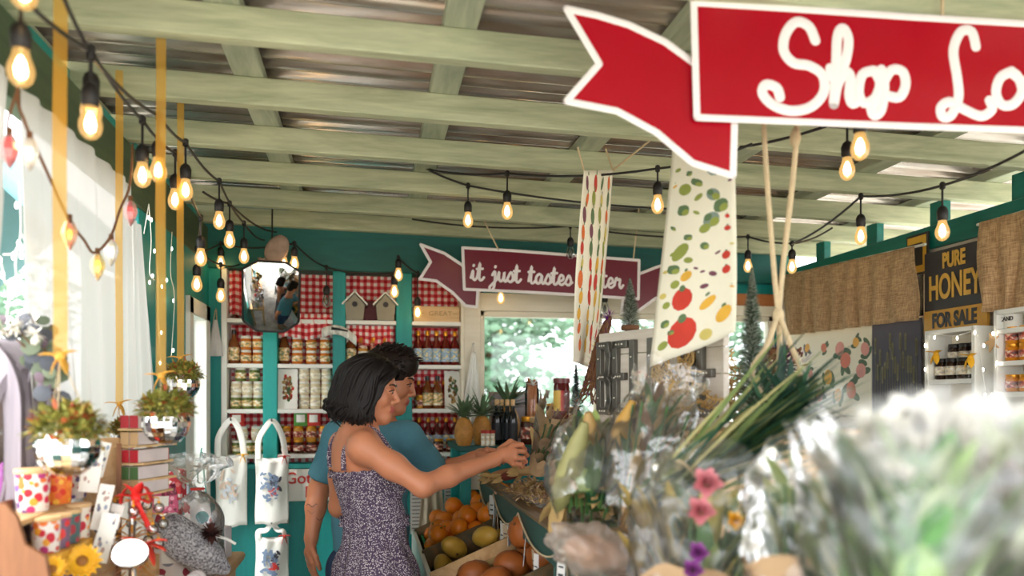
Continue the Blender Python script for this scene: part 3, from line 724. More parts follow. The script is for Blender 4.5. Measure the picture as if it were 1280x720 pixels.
c1 = PY(346, 312, 4.02); mb = MB(); mb.at(TR(c1, (.2, .5, .2))); mb.ell((0, 0, 0), (.052, .02, .075), 18, 12, wob=lambda p: 1+.06*mnoise.noise(p*3)); mb.tube([(-.02, 0, -.07), (-.04, 0, -.09), (-.05, 0, -.075)], [.012, .016, .01], 8)
tag(mb.build('wooden_ornament', mat('whitewashed_driftwood', S(168, 142, 126), .8, 0, .6, 26)), 'mottled brown driftwood ornament hanging above the convex mirror', 'ornament')
# ---------------------------------------------------------------- tote bags on hooks
def tote(pxc, y, ztop, zbag, zbot, wd, lb, prints, bow, seed, dy=0):
    rnd = random.Random(seed); t = thing('tote_bag', lb, 'tote bag', (XB(pxc, y), y, ztop), group='white tote bags on the teal panel')
    hz = zbag-ztop; bz = zbot-ztop
    mb = MB(); mb.surf(lambda u, v: (wd*(u-.5)*(1+.03*math.sin(7*v+seed)), -.022*math.sin(PI*u)-.006*math.sin(u*13+v*5+seed)*(1-v), hz+(bz-hz)*v+.006*math.sin(u*9)), 24, 16)
    mb.surf(lambda u, v: (wd*(.5-u), .012, hz+(bz-hz)*v), 8, 4); mb.build('bag_body', MT.setdefault('cottonw', mat('white_cotton', S(240, 240, 234), .9, 0, .04, 60, .1)), t, smooth=180, solid=.003)
    for k in (-1, 1):
        mb = MB(); pts = catmull([(-wd*.42, -.012*k, hz+.0), (-wd*.40, -.012*k, hz*.5), (-.03, -.008*k, -.03), (0, 0, 0), (.03, -.008*k, -.03), (wd*.34, -.012*k, hz*.5), (wd*.42, -.012*k, hz)], 6)
        mb.tube(pts, .015, 6, flat=.25); mb.build('strap', 'cottonw', t)
    mb = MB()
    for k, (c, u0, v0, w_, h_, n_) in enumerate(prints):
        mb.mat(k)
        for _ in range(n_):
            u = u0+rnd.uniform(-w_, w_); v = v0+rnd.uniform(-h_, h_); r = rnd.uniform(.008, .022)
            x = wd*(u-.5); zz = hz+(bz-hz)*v; a = rnd.uniform(0, 3)
            P = []
            for j in range(8):
                dx, dz = r*math.cos(j*PI/4), r*.45*math.sin(j*PI/4); qx, qz = x+dx*math.cos(a)-dz*math.sin(a), zz+dx*math.sin(a)+dz*math.cos(a)
                uu = qx/wd+.5; P.append((qx, -.022*math.sin(PI*min(max(uu, 0), 1))-.012, qz))
            mb.add(P, [tuple(range(8))])
    mb.build('printed_picture', [p[0] for p in prints], t, smooth=0)
    mb = MB(); mb.tube([(0, .045, .002), (0, -.02, .0), (0, -.024, .012)], .004, 6); mb.build('hook', 'zinc', t)
    if bow:
        mb = MB(); bx, bz_ = wd*.40, hz+.01
        for sg in (-1, 1): mb.blade((bx, -.03, bz_), (sg, -.2, .5), .035, .022, .8, 4); mb.blade((bx, -.03, bz_), (sg*.4, -.1, -1), .045, .012, .2, 3)
        mb.ell((bx, -.03, bz_), .008, 8, 6); mb.build('bow', bow, t, solid=.001)
bl = cm(120, 140, 170); pr = cm(214, 190, 170)
tote(289, 4.34, PY(289, 525, 4.34).z, PY(289, 571, 4.34).z, PY(289, 657, 4.34).z, .155, 'white tote bag with faint tan print, hung nearest the corner', [(pr, .45, .4, .25, .2, 16), (cm(200, 206, 214), .5, .45, .2, .2, 8)], 'yellow', 1)
tote(340, 4.34, PY(340, 526, 4.34).z, PY(340, 573, 4.34).z, PY(340, 655, 4.34).z, .165, 'white tote bag printed with a blue bird and red bow, upper one', [(bl, .42, .42, .24, .2, 26), ('redprint', .6, .5, .1, .06, 5), (cm(60, 60, 72), .65, .38, .12, .14, 8)], 'redprint', 2)
tote(340, 4.34, PY(340, 655, 4.34).z, PY(340, 672, 4.34).z, PY(340, 745, 4.34).z, .165, 'white tote bag with grey bird print hanging under the upper bird bag', [(bl, .42, .42, .24, .2, 26), ('redprint', .6, .5, .1, .06, 5), (cm(60, 60, 72), .65, .38, .12, .14, 8)], 'redprint', 3)
# hand-lettered bag sign
c0 = PY(392, 606, 4.40); t = thing('bag_sign', 'white sign hand-lettered in red on the teal panel behind the man', 'sign', c0)
mb = MB(); mb.bb(-.145, .28, -.004, .004, -.085, .085); mb.build('sign_board', 'paper', t, bevel=.002)
text('Got Your', .085, 'redprint', t, (.02, -.006, .035), off=.001); text('Bags', .085, 'redprint', t, (.03, -.006, -.04), off=.001)
# fire-cord loop by the door
P0 = PY(258, 590, 4.38); mb = MB(); mb.tube(catmull([PX(252, 560, -.80), PX(247, 596, -.79), PX(250, 604, -.79), PX(255, 598, -.79), PX(253, 565, -.80), PX(258, 625, -.79)], 6), .0035, 6)
tag(mb.build('cord_loop', 'tealy'), 'dark teal cord looped down the white door casing', 'cord')

# white cloth on the window casing and a small pouch by the door
c0 = PY(592, 440, 4.405); t = thing('white_apron', 'white cloth apron hanging on the cream window casing by the bottles', 'apron', c0); zl = PY(592, 532, 4.405).z-c0.z
mb = MB(); mb.surf(lambda u, v: ((.012+.055*v)*(2*u-1)-.012*v, -.008-.012*math.sin(u*17)*(.2+v)*.7, zl*v), 48, 14); mb.build('cloth', 'cottonw', t, smooth=180, solid=.003)
mb = MB(); mb.tube(catmull([(-.01, 0, 0), (0, .006, .05), (.01, 0, 0)], 6), .003, 6); mb.build('neck_loop', 'white', t); mb = MB(); mb.tube([(0, .016, .046), (0, -.006, .046)], .003, 6); mb.build('peg', 'zinc', t)
c0 = PY(269, 400, 4.36); t = thing('cloth_pouch', 'small grey-white cloth pouch hung on the teal panel left of the shelves', 'pouch', c0); zl = PY(269, 445, 4.36).z-c0.z
mb = MB(); mb.surf(lambda u, v: ((.010+.03*v)*(2*u-1), -.012*math.sin(PI*u)-.004*math.sin(u*12)*v, zl*v), 24, 10); mb.surf(lambda u, v: ((.010+.03*v)*(1-2*u), .006, zl*v), 6, 4); mb.build('pouch_body', cm(206, 206, 204, .9), t, smooth=180)
mb = MB(); mb.tube(catmull([(-.008, 0, 0), (0, .02, .06), (.008, 0, 0)], 6), .0025, 6); mb.build('cord', 'rope', t); mb = MB(); mb.tube([(0, .045, .055), (0, .012, .055)], .003, 6); mb.build('peg', 'zinc', t)
# ================================================================ painted banners
def banner(name, lb, c0, yaw, main, tails, letters_fn, mcol, bw, thick, ropes):
    """main and tails are outlines in metres in the sign's own plane (x right, y up)"""
    t = thing(name, lb, 'sign', c0, (0, 0, yaw))
    UP = TR((0, 0, 0), (PI/2, 0, 0))
    for i, o_ in enumerate(tails):
        mb = MB(); mb.at(TR((0, thick*1.6, 0)) @ UP); mb.ext(o_, thick); tl = mb.build('ribbon_tail', mcol, t, smooth=0)
        mb = MB(); mb.at(TR((0, thick*.6, 0)) @ UP); P = [o_[k:]+o_[:k] for k in (0,)][0]
        for k in range(len(P)):
            a, b = Vector(P[k]), Vector(P[(k+1) % len(P)]); stroke(mb, [tuple(a), tuple(a.lerp(b, .5)), tuple(b)], bw, .0)
        mb.build('white_edge', 'signwhite', tl)
    mb = MB(); mb.at(UP).ext(main, thick); mb.build('sign_board', mcol, t, smooth=0)
    mb = MB(); mb.at(TR((0, -thick, 0)) @ UP)
    for k in range(len(main)): 
        a, b = Vector(main[k]), Vector(main[(k+1) % len(main)]); stroke(mb, [tuple(a), tuple(a.lerp(b, .5)), tuple(b)], bw, .0)
    mb.build('white_edge', 'signwhite', t)
    mb = MB(); mb.at(TR((0, -thick, 0)) @ UP); letters_fn(mb); mb.build('lettering', 'signwhite', t)
    for x, y, x2, y2, z2 in ropes:
        mb = MB(); mb.tube([(x, 0, y), (x, 0, y+.01), (x2, z2, y2)], .004, 6); mb.build('hanging_cord', 'rope', t)
    return t
# --- near banner
D1 = 1.80; k1 = D1/1000; c1 = PD(1000, 85, D1); yw1 = -math.atan(.18)+math.radians(3.0)
def q1(px, py): return ((px-1000)*k1, (85-py)*k1)
def qc(x, y): return q1(680+x/2.1333, y/2.1333)
main = [q1(864, 9), q1(1000, 14), q1(1140, 20), q1(1290, 25), q1(1430, 31), q1(1434, 166), q1(1280, 159), q1(1140, 157), q1(1000, 154), q1(868, 151)]
tail = [q1(866, 80), q1(830, 55), q1(785, 35), q1(745, 24), q1(707, 17), q1(748, 84), q1(707, 131), q1(770, 142), q1(820, 168), q1(865, 205), q1(916, 220), q1(918, 150)]
tail2 = [q1(1430, 70), q1(1500, 50), q1(1560, 30), q1(1530, 100), q1(1565, 150), q1(1480, 170), q1(1400, 225), q1(1385, 160)]
SHOP = [[(720,112),(702,75),(668,64),(640,95),(634,140),(660,172),(705,180),(740,205),(742,250),(708,288),(655,300),(605,285),(577,255),(586,232),(615,240),(624,264)],
 [(760,185),(775,215),(800,170),(810,110),(795,78),(780,100),(776,180),(770,280)],[(770,280),(780,230),(800,195),(815,205),(812,255),(822,278),(842,262)],
 [(878,188),(848,200),(838,245),(852,275),(882,262),(896,222),(882,190),(898,200)],[(900,185),(908,230),(900,290),(880,308),(872,285),(888,270)],[(905,220),(928,186),(958,190),(966,225),(948,258),(908,252)],
 [(1160,118),(1148,78),(1118,80),(1098,130),(1108,200),(1112,255),(1092,302),(1068,308),(1064,282),(1090,268),(1130,288),(1175,304),(1205,285),(1198,262)],
 [(1260,182),(1228,200),(1216,240),(1232,272),(1264,270),(1288,235),(1276,195),(1258,185),(1300,215)],
 [(1372,200),(1345,190),(1320,215),(1318,255),(1340,275),(1375,258)],[(1440,205),(1415,190),(1390,215),(1390,258),(1415,272),(1442,240),(1446,195),(1446,255),(1462,275),(1485,260)],
 [(1495,250),(1530,150),(1528,90),(1510,85),(1500,140),(1502,250),(1520,276),(1550,262)]]
banner('shop_banner', 'big red ribbon banner painted Shop Local, hanging nearest in the front', c1, yw1, main, [tail, tail2],
       lambda mb: [stroke(mb, [qc(*p) for p in s_], 27/2.133*k1) for s_ in SHOP], 'red', .0155, .009, [((1000-1000)*k1, .13, .0, .32, .0), (.33, .11, .33, .32, 0), (-.2, .13, -.2, .32, 0)])
# --- far banner
c2 = PY(690, 343, 4.02); k2 = (c2.y/ (CT-.05*ST))/1000*1.0; yw2 = math.radians(-2)
def q2(px, py): return ((px-690)*k2, (343-py)*k2)
def q2c(x, y): return q2(470+x/3, 280+y/3)
main = [q2(578, 313), q2(640, 315), q2(700, 318), q2(760, 321), q2(802, 323), q2(801, 372), q2(740, 369), q2(660, 366), q2(580, 364)]
tail = [q2(578, 334), q2(556, 320), q2(527, 310), q2(539, 331), q2(526, 352), q2(546, 354), q2(566, 368), q2(582, 384), q2(596, 385), q2(597, 364)]
tail2 = [q2(802, 340), q2(825, 331), q2(851, 322), q2(838, 345), q2(850, 366), q2(825, 370), q2(800, 388), q2(780, 391), q2(782, 370)]
def far_letters(mb):
    h = 14*k2; x, y = q2(588, 352); rot = Matrix.Rotation(-.035, 4, 'Z'); M0 = mb.M
    mb.M = M0 @ TR((x, y, 0)) @ rot
    cursive(mb, 'it just tastes better', 0, 0, h*.86, .0135)
    mb.M = M0
banner('slogan_banner', 'maroon ribbon banner painted it just tastes better, above the back window', c2, yw2, main, [tail, tail2], far_letters, 'maroon', .015, .008,
       [((625-690)*k2, .09, (590-690)*k2, .34, -.1), ((795-690)*k2, .08, (795-690)*k2, .34, -.1)])
# ================================================================ string lights
def glow_bulb(parent, p, drop, name='bulb', lit=True, sc=1.0):
    """socket on a short drop wire, glass bulb below; p is the point on the cable"""
    L = parent.location; b = Vector(p)-L
    mb = MB(); mb.tube([b, b+Vector((0, 0, -drop))], .0035, 6)
    mb.at(TR(b+Vector((0, 0, -drop-.045*sc)), (0, 0, 0), (sc, sc, sc))); mb.lathe([(.013, 0), (.0165, .004), (.0175, .03), (.013, .042), (.006, .048), (0, .048)], 14)
    so = mb.build('bulb_socket', 'black', parent)
    z0 = b+Vector((0, 0, -drop-.045*sc))
    if 'g' not in PROTO:
        m2 = MB(); m2.lathe([(.0125, 0), (.015, -.012), (.0215, -.03), (.0225, -.042), (.019, -.055), (.011, -.064), (0, -.068)], 18); PROTO['g'] = m2
        m2 = MB(); m2.lathe([(.003, -.012), (.008, -.022), (.011, -.036), (.009, -.048), (0, -.054)], 10); PROTO['c'] = m2
    for key, nm, m_ in (('g', 'bulb_glass', 'bulb' if lit else 'glass'), ('c', 'filament', 'core' if lit else 'zinc')):
        k = (key, lit)
        if k not in PROTO:
            o = PROTO[key].build(nm, m_, so); PROTO[k] = o
        else:
            o = PROTO[k].copy(); col.objects.link(o); o.parent = so
        o.location = z0; o.scale = (sc,)*3
PROTO = {}
def lights(lb, bulbs, ends=(None, None), drop=.07, extra=None, r=.0045, sag=.03, grp='cafe string lights'):
    """bulbs: (px, py of the glass, distance along the view, drop, lit)"""
    nodes = []
    for q in bulbs:
        px, py, D = q[:3]; dp = q[3] if len(q) > 3 else drop; lit = q[4] if len(q) > 4 else True
        g = PD(px, py, D); nodes.append((g+Vector((0, 0, .04+.045+dp)), dp, lit))
    t = thing('string_lights', lb, 'string lights', nodes[0][0], group=grp)
    pts = []
    if ends[0]: pts.append(PD(*ends[0]))
    pts += [n[0] for n in nodes]
    if ends[1]: pts.append(PD(*ends[1]))
    full = []
    for i in range(len(pts)-1):
        a, b = pts[i], pts[i+1]
        for j in range(8):
            u = j/8; full.append(a.lerp(b, u)+Vector((0, 0, -sag*(a-b).length*4*u*(1-u))))
    full.append(pts[-1])
    mb = MB(); mb.tube([p-t.location for p in full], r, 6)
    for n in nodes: mb.at(TR(n[0]-t.location)); mb.lathe([(.004, -.014), (.009, -.01), (.009, .008), (.005, .012)], 8)
    mb.build('cable', 'black', t)
    for n, dp, lit in nodes: glow_bulb(t, n, dp, lit=lit)
    return t
lights('string of warm bulbs nearest the camera above the left curtain', [(30, -8, 1.35), (113, 158, 1.62, .06), (198, 216, 2.15), (232, 240, 2.5), (274, 278, 3.0), (305, 322, 3.6)], ((-60, -140, 1.2), (330, 300, 4.2)))
lights('second string of warm bulbs running back beneath the left header', [(26, 90, 1.42, .05), (114, 140, 1.75, .05), (178, 222, 2.15), (219, 252, 2.55), (251, 324, 3.0), (246, 357, 3.35), (276, 371, 3.8)], ((-40, -60, 1.25), (300, 330, 4.2)))
lights('short string with one bulb hanging before the far left corner', [(287, 302, 3.25)], ((254, 240, 3.0), (345, 290, 4.1)))
lights('string of bulbs draped across the front of the back shelves', [(276, 330, 4.1, .02), (355, 332, 3.92, .02), (368, 331, 3.92, .02), (408, 378, 4.2, .1, False), (493, 366, 4.1, .02), (498, 345, 4.1, .01), (522, 392, 4.25, .13), (626, 374, 4.3, .02), (756, 387, 4.3, .02, False)], ((230, 320, 4.0), (830, 350, 4.25)), sag=.05)
lights('string with two large bulbs in the middle of the ceiling', [(634, 266, 3.15), (822, 258, 2.85, .05)], ((533, 211, 3.4), (940, 180, 2.5)))
lights('string with a single bulb behind the middle ceiling string', [(585, 277, 3.45)], ((534, 212, 3.42), (860, 262, 3.3)), sag=.02)
lights('long cable with few bulbs near the back header', [(713, 318, 4.1, .06, False), (935, 334, 4.05), (990, 335, 3.75, .03)], ((515, 274, 4.0), (1040, 285, 3.3)))
lights('string of two bulbs along the green beam on the right', [(1178, 291, 2.62), (1076, 297, 3.0), ], ((1330, 160, 2.1), (990, 305, 3.6)))
lights('string with a pair of bulbs just under the big red banner', [(1059, 214, 2.35), (1075, 187, 1.97, .03)], ((925, 184, 2.6), (1200, 120, 1.9)))
# --- faceted glass garland on a brown wire
t = thing('glass_garland', 'brown wire garland of coloured faceted glass drops on the left', 'garland', PD(88, 290, 1.75))
gp = [(12, 188, 1.55, (206, 40, 48)), (37, 192, 1.6, (232, 222, 205)), (87, 293, 1.78, (240, 140, 60)), (122, 333, 1.95, (240, 200, 60)), (139, 315, 2.0, (232, 226, 210)), (163, 266, 2.1, (206, 50, 60))]
L = t.location
wp = [PD(x, y, D) for x, y, D in ((28, -20, 1.5), (22, 112, 1.55), (30, 150, 1.58), (52, 200, 1.66), (85, 272, 1.76), (105, 300, 1.86), (118, 316, 1.93), (138, 296, 1.99), (150, 262, 2.05), (162, 232, 2.1), (166, 180, 2.15))]
mb = MB(); mb.tube([p-L for p in catmull(wp, 6)], .0032, 6)
mb.tube([p-L for p in catmull([PD(22, 112, 1.55), PD(10, 150, 1.55), PD(10, 172, 1.55)], 4)], .0028, 6); mb.build('wire', 'twig', t)
for px, py, D, c in gp:
    p = PD(px, py, D)-L; g = clear('drop_glass_%d' % px, S(*c), .12, .08, .25)
    mb = MB(); mb.at(TR(p)); mb.lathe([(.004, .032), (.009, .028), (.016, .012), (.0175, 0), (.012, -.018), (.003, -.034), (0, -.036)], 7); dp = mb.build('glass_drop', g, t, smooth=0)
    mb = MB(); mb.at(TR(p)); mb.lathe([(.003, .045), (.006, .044), (.006, .03), (0, .028)], 8); mb.build('cap', 'twig', dp)
    mb = MB(); mb.at(TR(p)); mb.ell((0, 0, 0), (.006, .006, .012), 8, 6); mb.build('tiny_light', emit('drop_light_%d' % px, S(*c), 9), dp)
# --- icicle fairy lights
def fairy(lb, cords, seed):
    rnd = random.Random(seed); t = thing('fairy_lights', lb, 'fairy lights', cords[0][0], group='fairy lights by the left opening'); L = t.location
    mb = MB(); pr = None
    for c in cords: mb.tube([p-L for p in catmull(c, 5)], .0018, 5)
    mb.build('wire', 'white', t)
    for c in cords:
        P = catmull(c, 5)
        for p in P[2::4]:
            q = p-L+Vector((rnd.uniform(-.015, .015), rnd.uniform(-.015, .015), -.012))
            if pr is None:
                m2 = MB(); m2.ell((0, 0, 0), (.0038, .0038, .008), 8, 6); pr = m2.build('tiny_bulb', 'fairy', t); pr.location = q
            else: o = pr.copy(); col.objects.link(o); o.parent = t; o.location = q
fairy('white fairy lights hanging in the gap by the near curtain', [[PD(24, 228, 1.86), PD(26, 290, 1.86), PD(18, 315, 1.86), PD(4, 318, 1.84)], [PD(26, 290, 1.86), PD(44, 330, 1.9), PD(48, 350, 1.9)], [PD(2, 330, 1.8), PD(6, 352, 1.8), PD(12, 362, 1.82), PD(8, 400, 1.82)], [PD(24, 300, 1.84), PD(20, 340, 1.84), PD(40, 390, 1.86), PD(52, 420, 1.9)]], 3)
fairy('white icicle fairy lights hanging down the teal post', [[PX(186, 255, -.79), PX(189, 300, -.79), PX(187, 340, -.79), PX(193, 350, -.79)], [PX(197, 330, -.79), PX(198, 400, -.79), PX(201, 450, -.79)], [PX(215, 290, -.79), PX(213, 340, -.79), PX(218, 372, -.79), PX(214, 445, -.79)], [PX(186, 255, -.79), PX(180, 292, -.79)]], 5)
# ================================================================ sheer curtains on the left
def curtain(lb, yl0, yl1, yr0, yr1, z1, z0, x, folds, seed, bul=0):
    def f(u, v):
        a = yl0+(yl1-yl0)*v**1.3; b = yr0+(yr1-yr0)*(v**1.2)+bul*math.sin(PI*v); y = a+(b-a)*u
        return (x+(.010+.016*v)*(math.sin(u*folds*2*PI+seed+1.6*math.sin(v*1.6+u*5))*.6+.9*mnoise.noise((u*folds*.9, v*1.1, seed))), y, z1+(z0-z1)*v)
    mb = MB(); mb.surf(f, 140, 24)
    tag(mb.build('sheer_curtain', 'sheer', smooth=180), lb, 'curtain', 'sheer curtains on the left')
def YL(px): return PX(px, 400, -.765).y
curtain('narrow sheer white curtain at the left edge of the frame', 1.2, 1.25, YL(16), YL(-12), 2.205, 1.78, -.765, 7, .4)
curtain('wide sheer white curtain behind the glass garland', YL(22), YL(70), YL(164), YL(168), 2.205, .96, -.765, 7, 2.2)
curtain('slim sheer curtain swept aside beside the teal post', YL(166), YL(170), YL(180), YL(199), 2.1, 1.02, -.77, 3, 1.1, .06)
# ================================================================ mirrored planters on gold ribbons
def planter(lb, px, py, D, rr, rib_px, rib_top, seed, rw, bow_py):
    rnd = random.Random(seed); c = PD(px, py, D); t = thing('hanging_planter', lb, 'hanging planter', c, group='mirrored planters on gold ribbons')
    # mirrored ball
    mb = MB(); seg, rg = 22, 10
    for i in range(rg-2):
        t0, t1 = PI*(.42+.58*i/(rg-2)), PI*(.42+.58*(i+.9)/(rg-2))
        for j in range(seg):
            a0, a1 = 2*PI*j/seg, 2*PI*(j+.9)/seg
            j0, j1 = rnd.uniform(-.05, .05), rnd.uniform(-.05, .05); mb.add([(rr*(1+(j0 if q == t0 else -j0)*.35+(j1 if a == a0 else -j1)*.35)*math.sin(q)*math.cos(a), rr*(1+(j0 if q == t0 else -j0)*.35+(j1 if a == a0 else -j1)*.35)*math.sin(q)*math.sin(a), rr*math.cos(q)) for q, a in ((t0, a0), (t0, a1), (t1, a1), (t1, a0))], [(0, 3, 2, 1)])
    mb.ell((0, 0, 0), rr*.975, 22, 12); mb.build('mirror_ball', MT['mirror'], t, smooth=0)
    mb = MB()
    for _ in range(520):
        d = Vector((rnd.gauss(0, 1), rnd.gauss(0, 1), abs(rnd.gauss(0, 1))*.9-.1)).normalized(); p = Vector((0, 0, rr*.45))+Vector((d.x*1.12, d.y*1.12, d.z*1.0))*rr*rnd.uniform(.62, 1.0); mb.mat(rnd.choice((0, 0, 1, 1, 2, 3)))
        mb.blade(p, d+Vector((rnd.gauss(0, .5), rnd.gauss(0, .5), rnd.gauss(.1, .4))), rr*rnd.uniform(.26, .42), rr*.19, rnd.uniform(-.1, .6), 3)
    mb.ell((0, 0, rr*.5), (rr*.8, rr*.8, rr*.62), 12, 8)
    mb.build('foliage', [cm(150, 150, 70), cm(122, 124, 52), cm(176, 88, 48), cm(198, 174, 84)], t, smooth=0)
    # ribbon
    top = PD(rib_px, rib_top, D)-c; bw = PD(rib_px, bow_py, D)-c
    mb = MB(); mb.surf(lambda u, v: (lambda p: (p.x+rw*(u-.5), p.y+.003*math.sin(v*9), p.z))(top.lerp(bw, v)), 2, 20); mb.build('ribbon', 'ribbon', t, smooth=180)
    mb = MB()
    for dx, dz in ((1, .7), (-1, .4), (.5, -.9), (-.6, -1)): mb.blade(bw, (dx, -.2, dz), .040, rw*.8, .5, 4)
    mb.ell(bw, rw*.35, 8, 6); mb.build('bow', mat('gold_ribbon_bow', S(236, 176, 70), .5, 0, .1), t, solid=.001)
    mb = MB()
    for k in range(3):
        a = 2*PI*k/3+.5; mb.tube([bw, (rr*.9*math.cos(a), rr*.9*math.sin(a), rr*.25)], .0012, 4)
    mb.build('thread', 'rope', t)
planter('mirrored planter nearest the camera, above the floral pots', 85, 558, 1.64, .062, 75, -80, 1, .028, 446)
planter('mirrored planter hanging lowest, in front of the sheer curtain', 155, 548, 2.33, .040, 149, 88, 2, .021, 505)
planter('mirrored planter with orange-tinged leaves left of the doorway', 208, 528, 2.03, .058, 201, 4, 3, .024, 470)
planter('highest mirrored planter, close to the white door casing', 229, 480, 2.5, .050, 225.5, 96, 4, .021, 448)
# ================================================================ tea towels and rope hanger
def fruit(mb, kind, f, u, v, r, a, asp):
    """a printed fruit: an outline of small facets laid on the cloth; u, v in cloth units of width and height"""
    for mi, k, du, dv in kind:
        mb.mat(mi); n = 12
        ring = [f(u+(r*k*math.cos(2*PI*j/n)*math.cos(a)-r*k*asp*math.sin(2*PI*j/n)*math.sin(a))+du*r, v+RAT[0]*(r*k*math.cos(2*PI*j/n)*math.sin(a)+r*k*asp*math.sin(2*PI*j/n)*math.cos(a))+dv*r*RAT[0], -.0016-.0004*abs(du)) for j in range(n)]
        mb.add(ring, [tuple(range(n))])
RAT = [.6]
FPAL = [cm(224, 112, 52, .8), cm(206, 62, 46, .8), cm(232, 178, 66, .8), cm(150, 160, 76, .8), cm(96, 122, 84, .8), cm(120, 70, 86, .8), cm(132, 150, 140, .8), cm(214, 196, 110, .8)]
def towel(lb, tl, tr, bl_, br, items, seed, cords, rnd_n):
    rnd = random.Random(seed); t = thing('tea_towel', lb, 'tea towel', tl, group='printed tea towels'); L = Vector(t.location)
    A, B, C_, D_ = [Vector(p)-L for p in (tl, tr, bl_, br)]; nrm = (B-A).cross(C_-A).normalized()
    if (A+L-O3).dot(nrm) > 0: nrm = -nrm
    def f(u, v, off=0):
        p = A.lerp(B, u).lerp(C_.lerp(D_, u), v); return p-nrm*(off+.012*math.sin(u*4+v*3+seed)*v)
    mb = MB(); mb.surf(lambda u, v: f(u, v), 16, 30); mb.build('cloth', MT.setdefault('linen', mat('cream_linen', S(240, 234, 214), .9, 0, .04, 50)), t, smooth=180, solid=.0015)
    mb = MB(); RAT[0] = (B-A).length/(C_-A).length
    for kind, u, v, r, a, asp in items: fruit(mb, kind, f, u, v, r, a, asp)
    mb.build('printed_fruit', FPAL, t, smooth=0)
    mb = MB()
    for p, q in cords: mb.tube([Vector(p)-L, Vector(q)-L], .0035, 6)
    mb.build('hanging_cord', 'rope', t)
R0 = random.Random(4); it1 = []
for r_ in range(11):
    for c_ in range(4):
        m_ = R0.choice((0, 1, 2, 2, 0, 3, 1, 7) if r_ > 4 else (3, 5, 4, 3, 1, 0, 7))
        it1.append(([(m_, 1, 0, 0), (4, .3, .2, -1.15)], .14+.235*c_+R0.uniform(-.03, .03), .06+.084*r_+R0.uniform(-.008, .008), R0.uniform(.055, .085), R0.uniform(-.6, .6)+PI/2, R0.uniform(.5, .8)))
tw1 = [PD(730, 213, 2.75), PD(766, 213, 3.1), PD(713, 452, 2.85), PD(747, 463, 3.2)]
towel('narrow fruit printed tea towel hanging edge-on near the window', *tw1, it1, 1, [(tw1[0], PD(722, 184, 2.75)), (tw1[1], PD(757, 186, 3.1)), (tw1[1], PD(812, 176, 3.0))], 0)
it2 = []
for (cx, cy, r, m_, asp) in [(.37, .915, .16, 1, .95), (.36, .785, .12, 1, .95), (.85, .90, .1, 2, .8), (.66, .83, .1, 2, .5), (.64, .955, .075, 7, .8), (.6, .70, .03, 5, .4), (.52, .68, .03, 5, .4), (.42, .64, .06, 3, .5), (.62, .76, .05, 5, .5), (.9, .5, .03, 1, .7), (.24, .9, .04, 4, .6), (.2, .6, .05, 3, .4), (.1, .66, .04, 7, .4), (.15, .28, .05, 3, .4), (.35, .3, .05, 4, .4), (.4, .55, .06, 4, .5), (.9, .28, .04, 7, .4), (.15, .94, .06, 3, .7), (.16, .86, .055, 4, .7), (.16, .79, .05, 3, .7), (.1, .75, .05, 7, .6), (.26, .72, .06, 3, .7), (.4, .7, .07, 2, .7), (.72, .72, .05, 5, .5), (.78, .64, .035, 5, .4), (.88, .72, .05, 1, .9), (.88, .66, .05, 1, .9), (.62, .6, .055, 4, .7), (.3, .6, .12, 3, .6), (.22, .66, .09, 4, .5), (.5, .46, .05, 3, .35), (.7, .5, .1, 6, .8), (.62, .53, .07, 3, .7), (.82, .45, .09, 4, .8), (.72, .4, .09, 6, .7), (.3, .36, .1, 3, .6), (.3, .44, .09, 4, .6), (.48, .34, .09, 4, .4), (.52, .4, .06, 3, .5), (.74, .28, .13, 6, .9), (.66, .22, .1, 4, .7), (.82, .2, .1, 3, .6), (.5, .2, .035, 5, .5), (.4, .24, .03, 1, .6), (.9, .55, .04, 1, .7), (.95, .8, .035, 2, .3), (.95, .35, .04, 5, .4), (.16, .5, .05, 4, .35), (.2, .2, .06, 7, .4), (.32, .12, .05, 4, .5), (.85, .1, .05, 2, .5), (.55, .1, .07, 3, .5), (.12, .34, .04, 2, .3), (.95, .62, .03, 7, .4)]:
    st = [(m_, 1, 0, 0)]+([(4, .3, 0, -.9)] if m_ in (1, 2) else []) + ([(3, .6, .4, .3), (4, .5, -.4, -.3)] if m_ in (4, 6) else [])
    it2.append((st, cx, cy, r*1.05, R0.uniform(-.5, .5), asp))
tw2 = [PD(846, 120, 2.22), PD(918, 120, 1.98), PD(817, 459, 2.22), PD(917, 414, 1.98)]
towel('wide vegetable printed tea towel with tomatoes, half behind the red banner', *tw2, it2, 2, [(tw2[0], PD(850, -35, 2.2)), (tw2[1], PD(915, -40, 1.95))], 0)
# knotted rope hanger holding a wicker planter behind the leaves
kn = PD(973, 395, 1.95); t = thing('rope_hanger', 'cream knotted rope plant hanger dangling below the big banner', 'plant hanger', kn); L = t.location
tp = PD(975, -30, 1.93)-L
for a, b in ((955, 162), (996, 165)):
    mb = MB(); mb.tube(catmull([PD(a-4 if a < 970 else a+5, -40, 1.93)-L, PD(a, b, 1.94)-L, PD(967 if a < 970 else 979, 330, 1.95)-L, PD(973, 392, 1.95)-L], 6), .0065, 8); mb.build('rope', 'rope', t)
for a, b, D in ((940, 470, 1.86), (1000, 470, 1.86), (972, 474, 2.1)):
    mb = MB(); mb.tube(catmull([PD(973, 392, 1.95)-L, PD((973+a)/2+2, 432, (1.95+D)/2)-L, PD(a, b, D)-L, PD(972, 520, 1.95)-L], 6), .0065, 8); mb.build('rope', 'rope', t)
mb = MB(); mb.ell((0, 0, 0), (.014, .014, .022), 10, 8); mb.build('knot', 'rope', t); mb = MB(); mb.ell(PD(994, 172, 1.94)-L, (.013, .013, .024), 10, 8); mb.build('knot', 'rope', t)
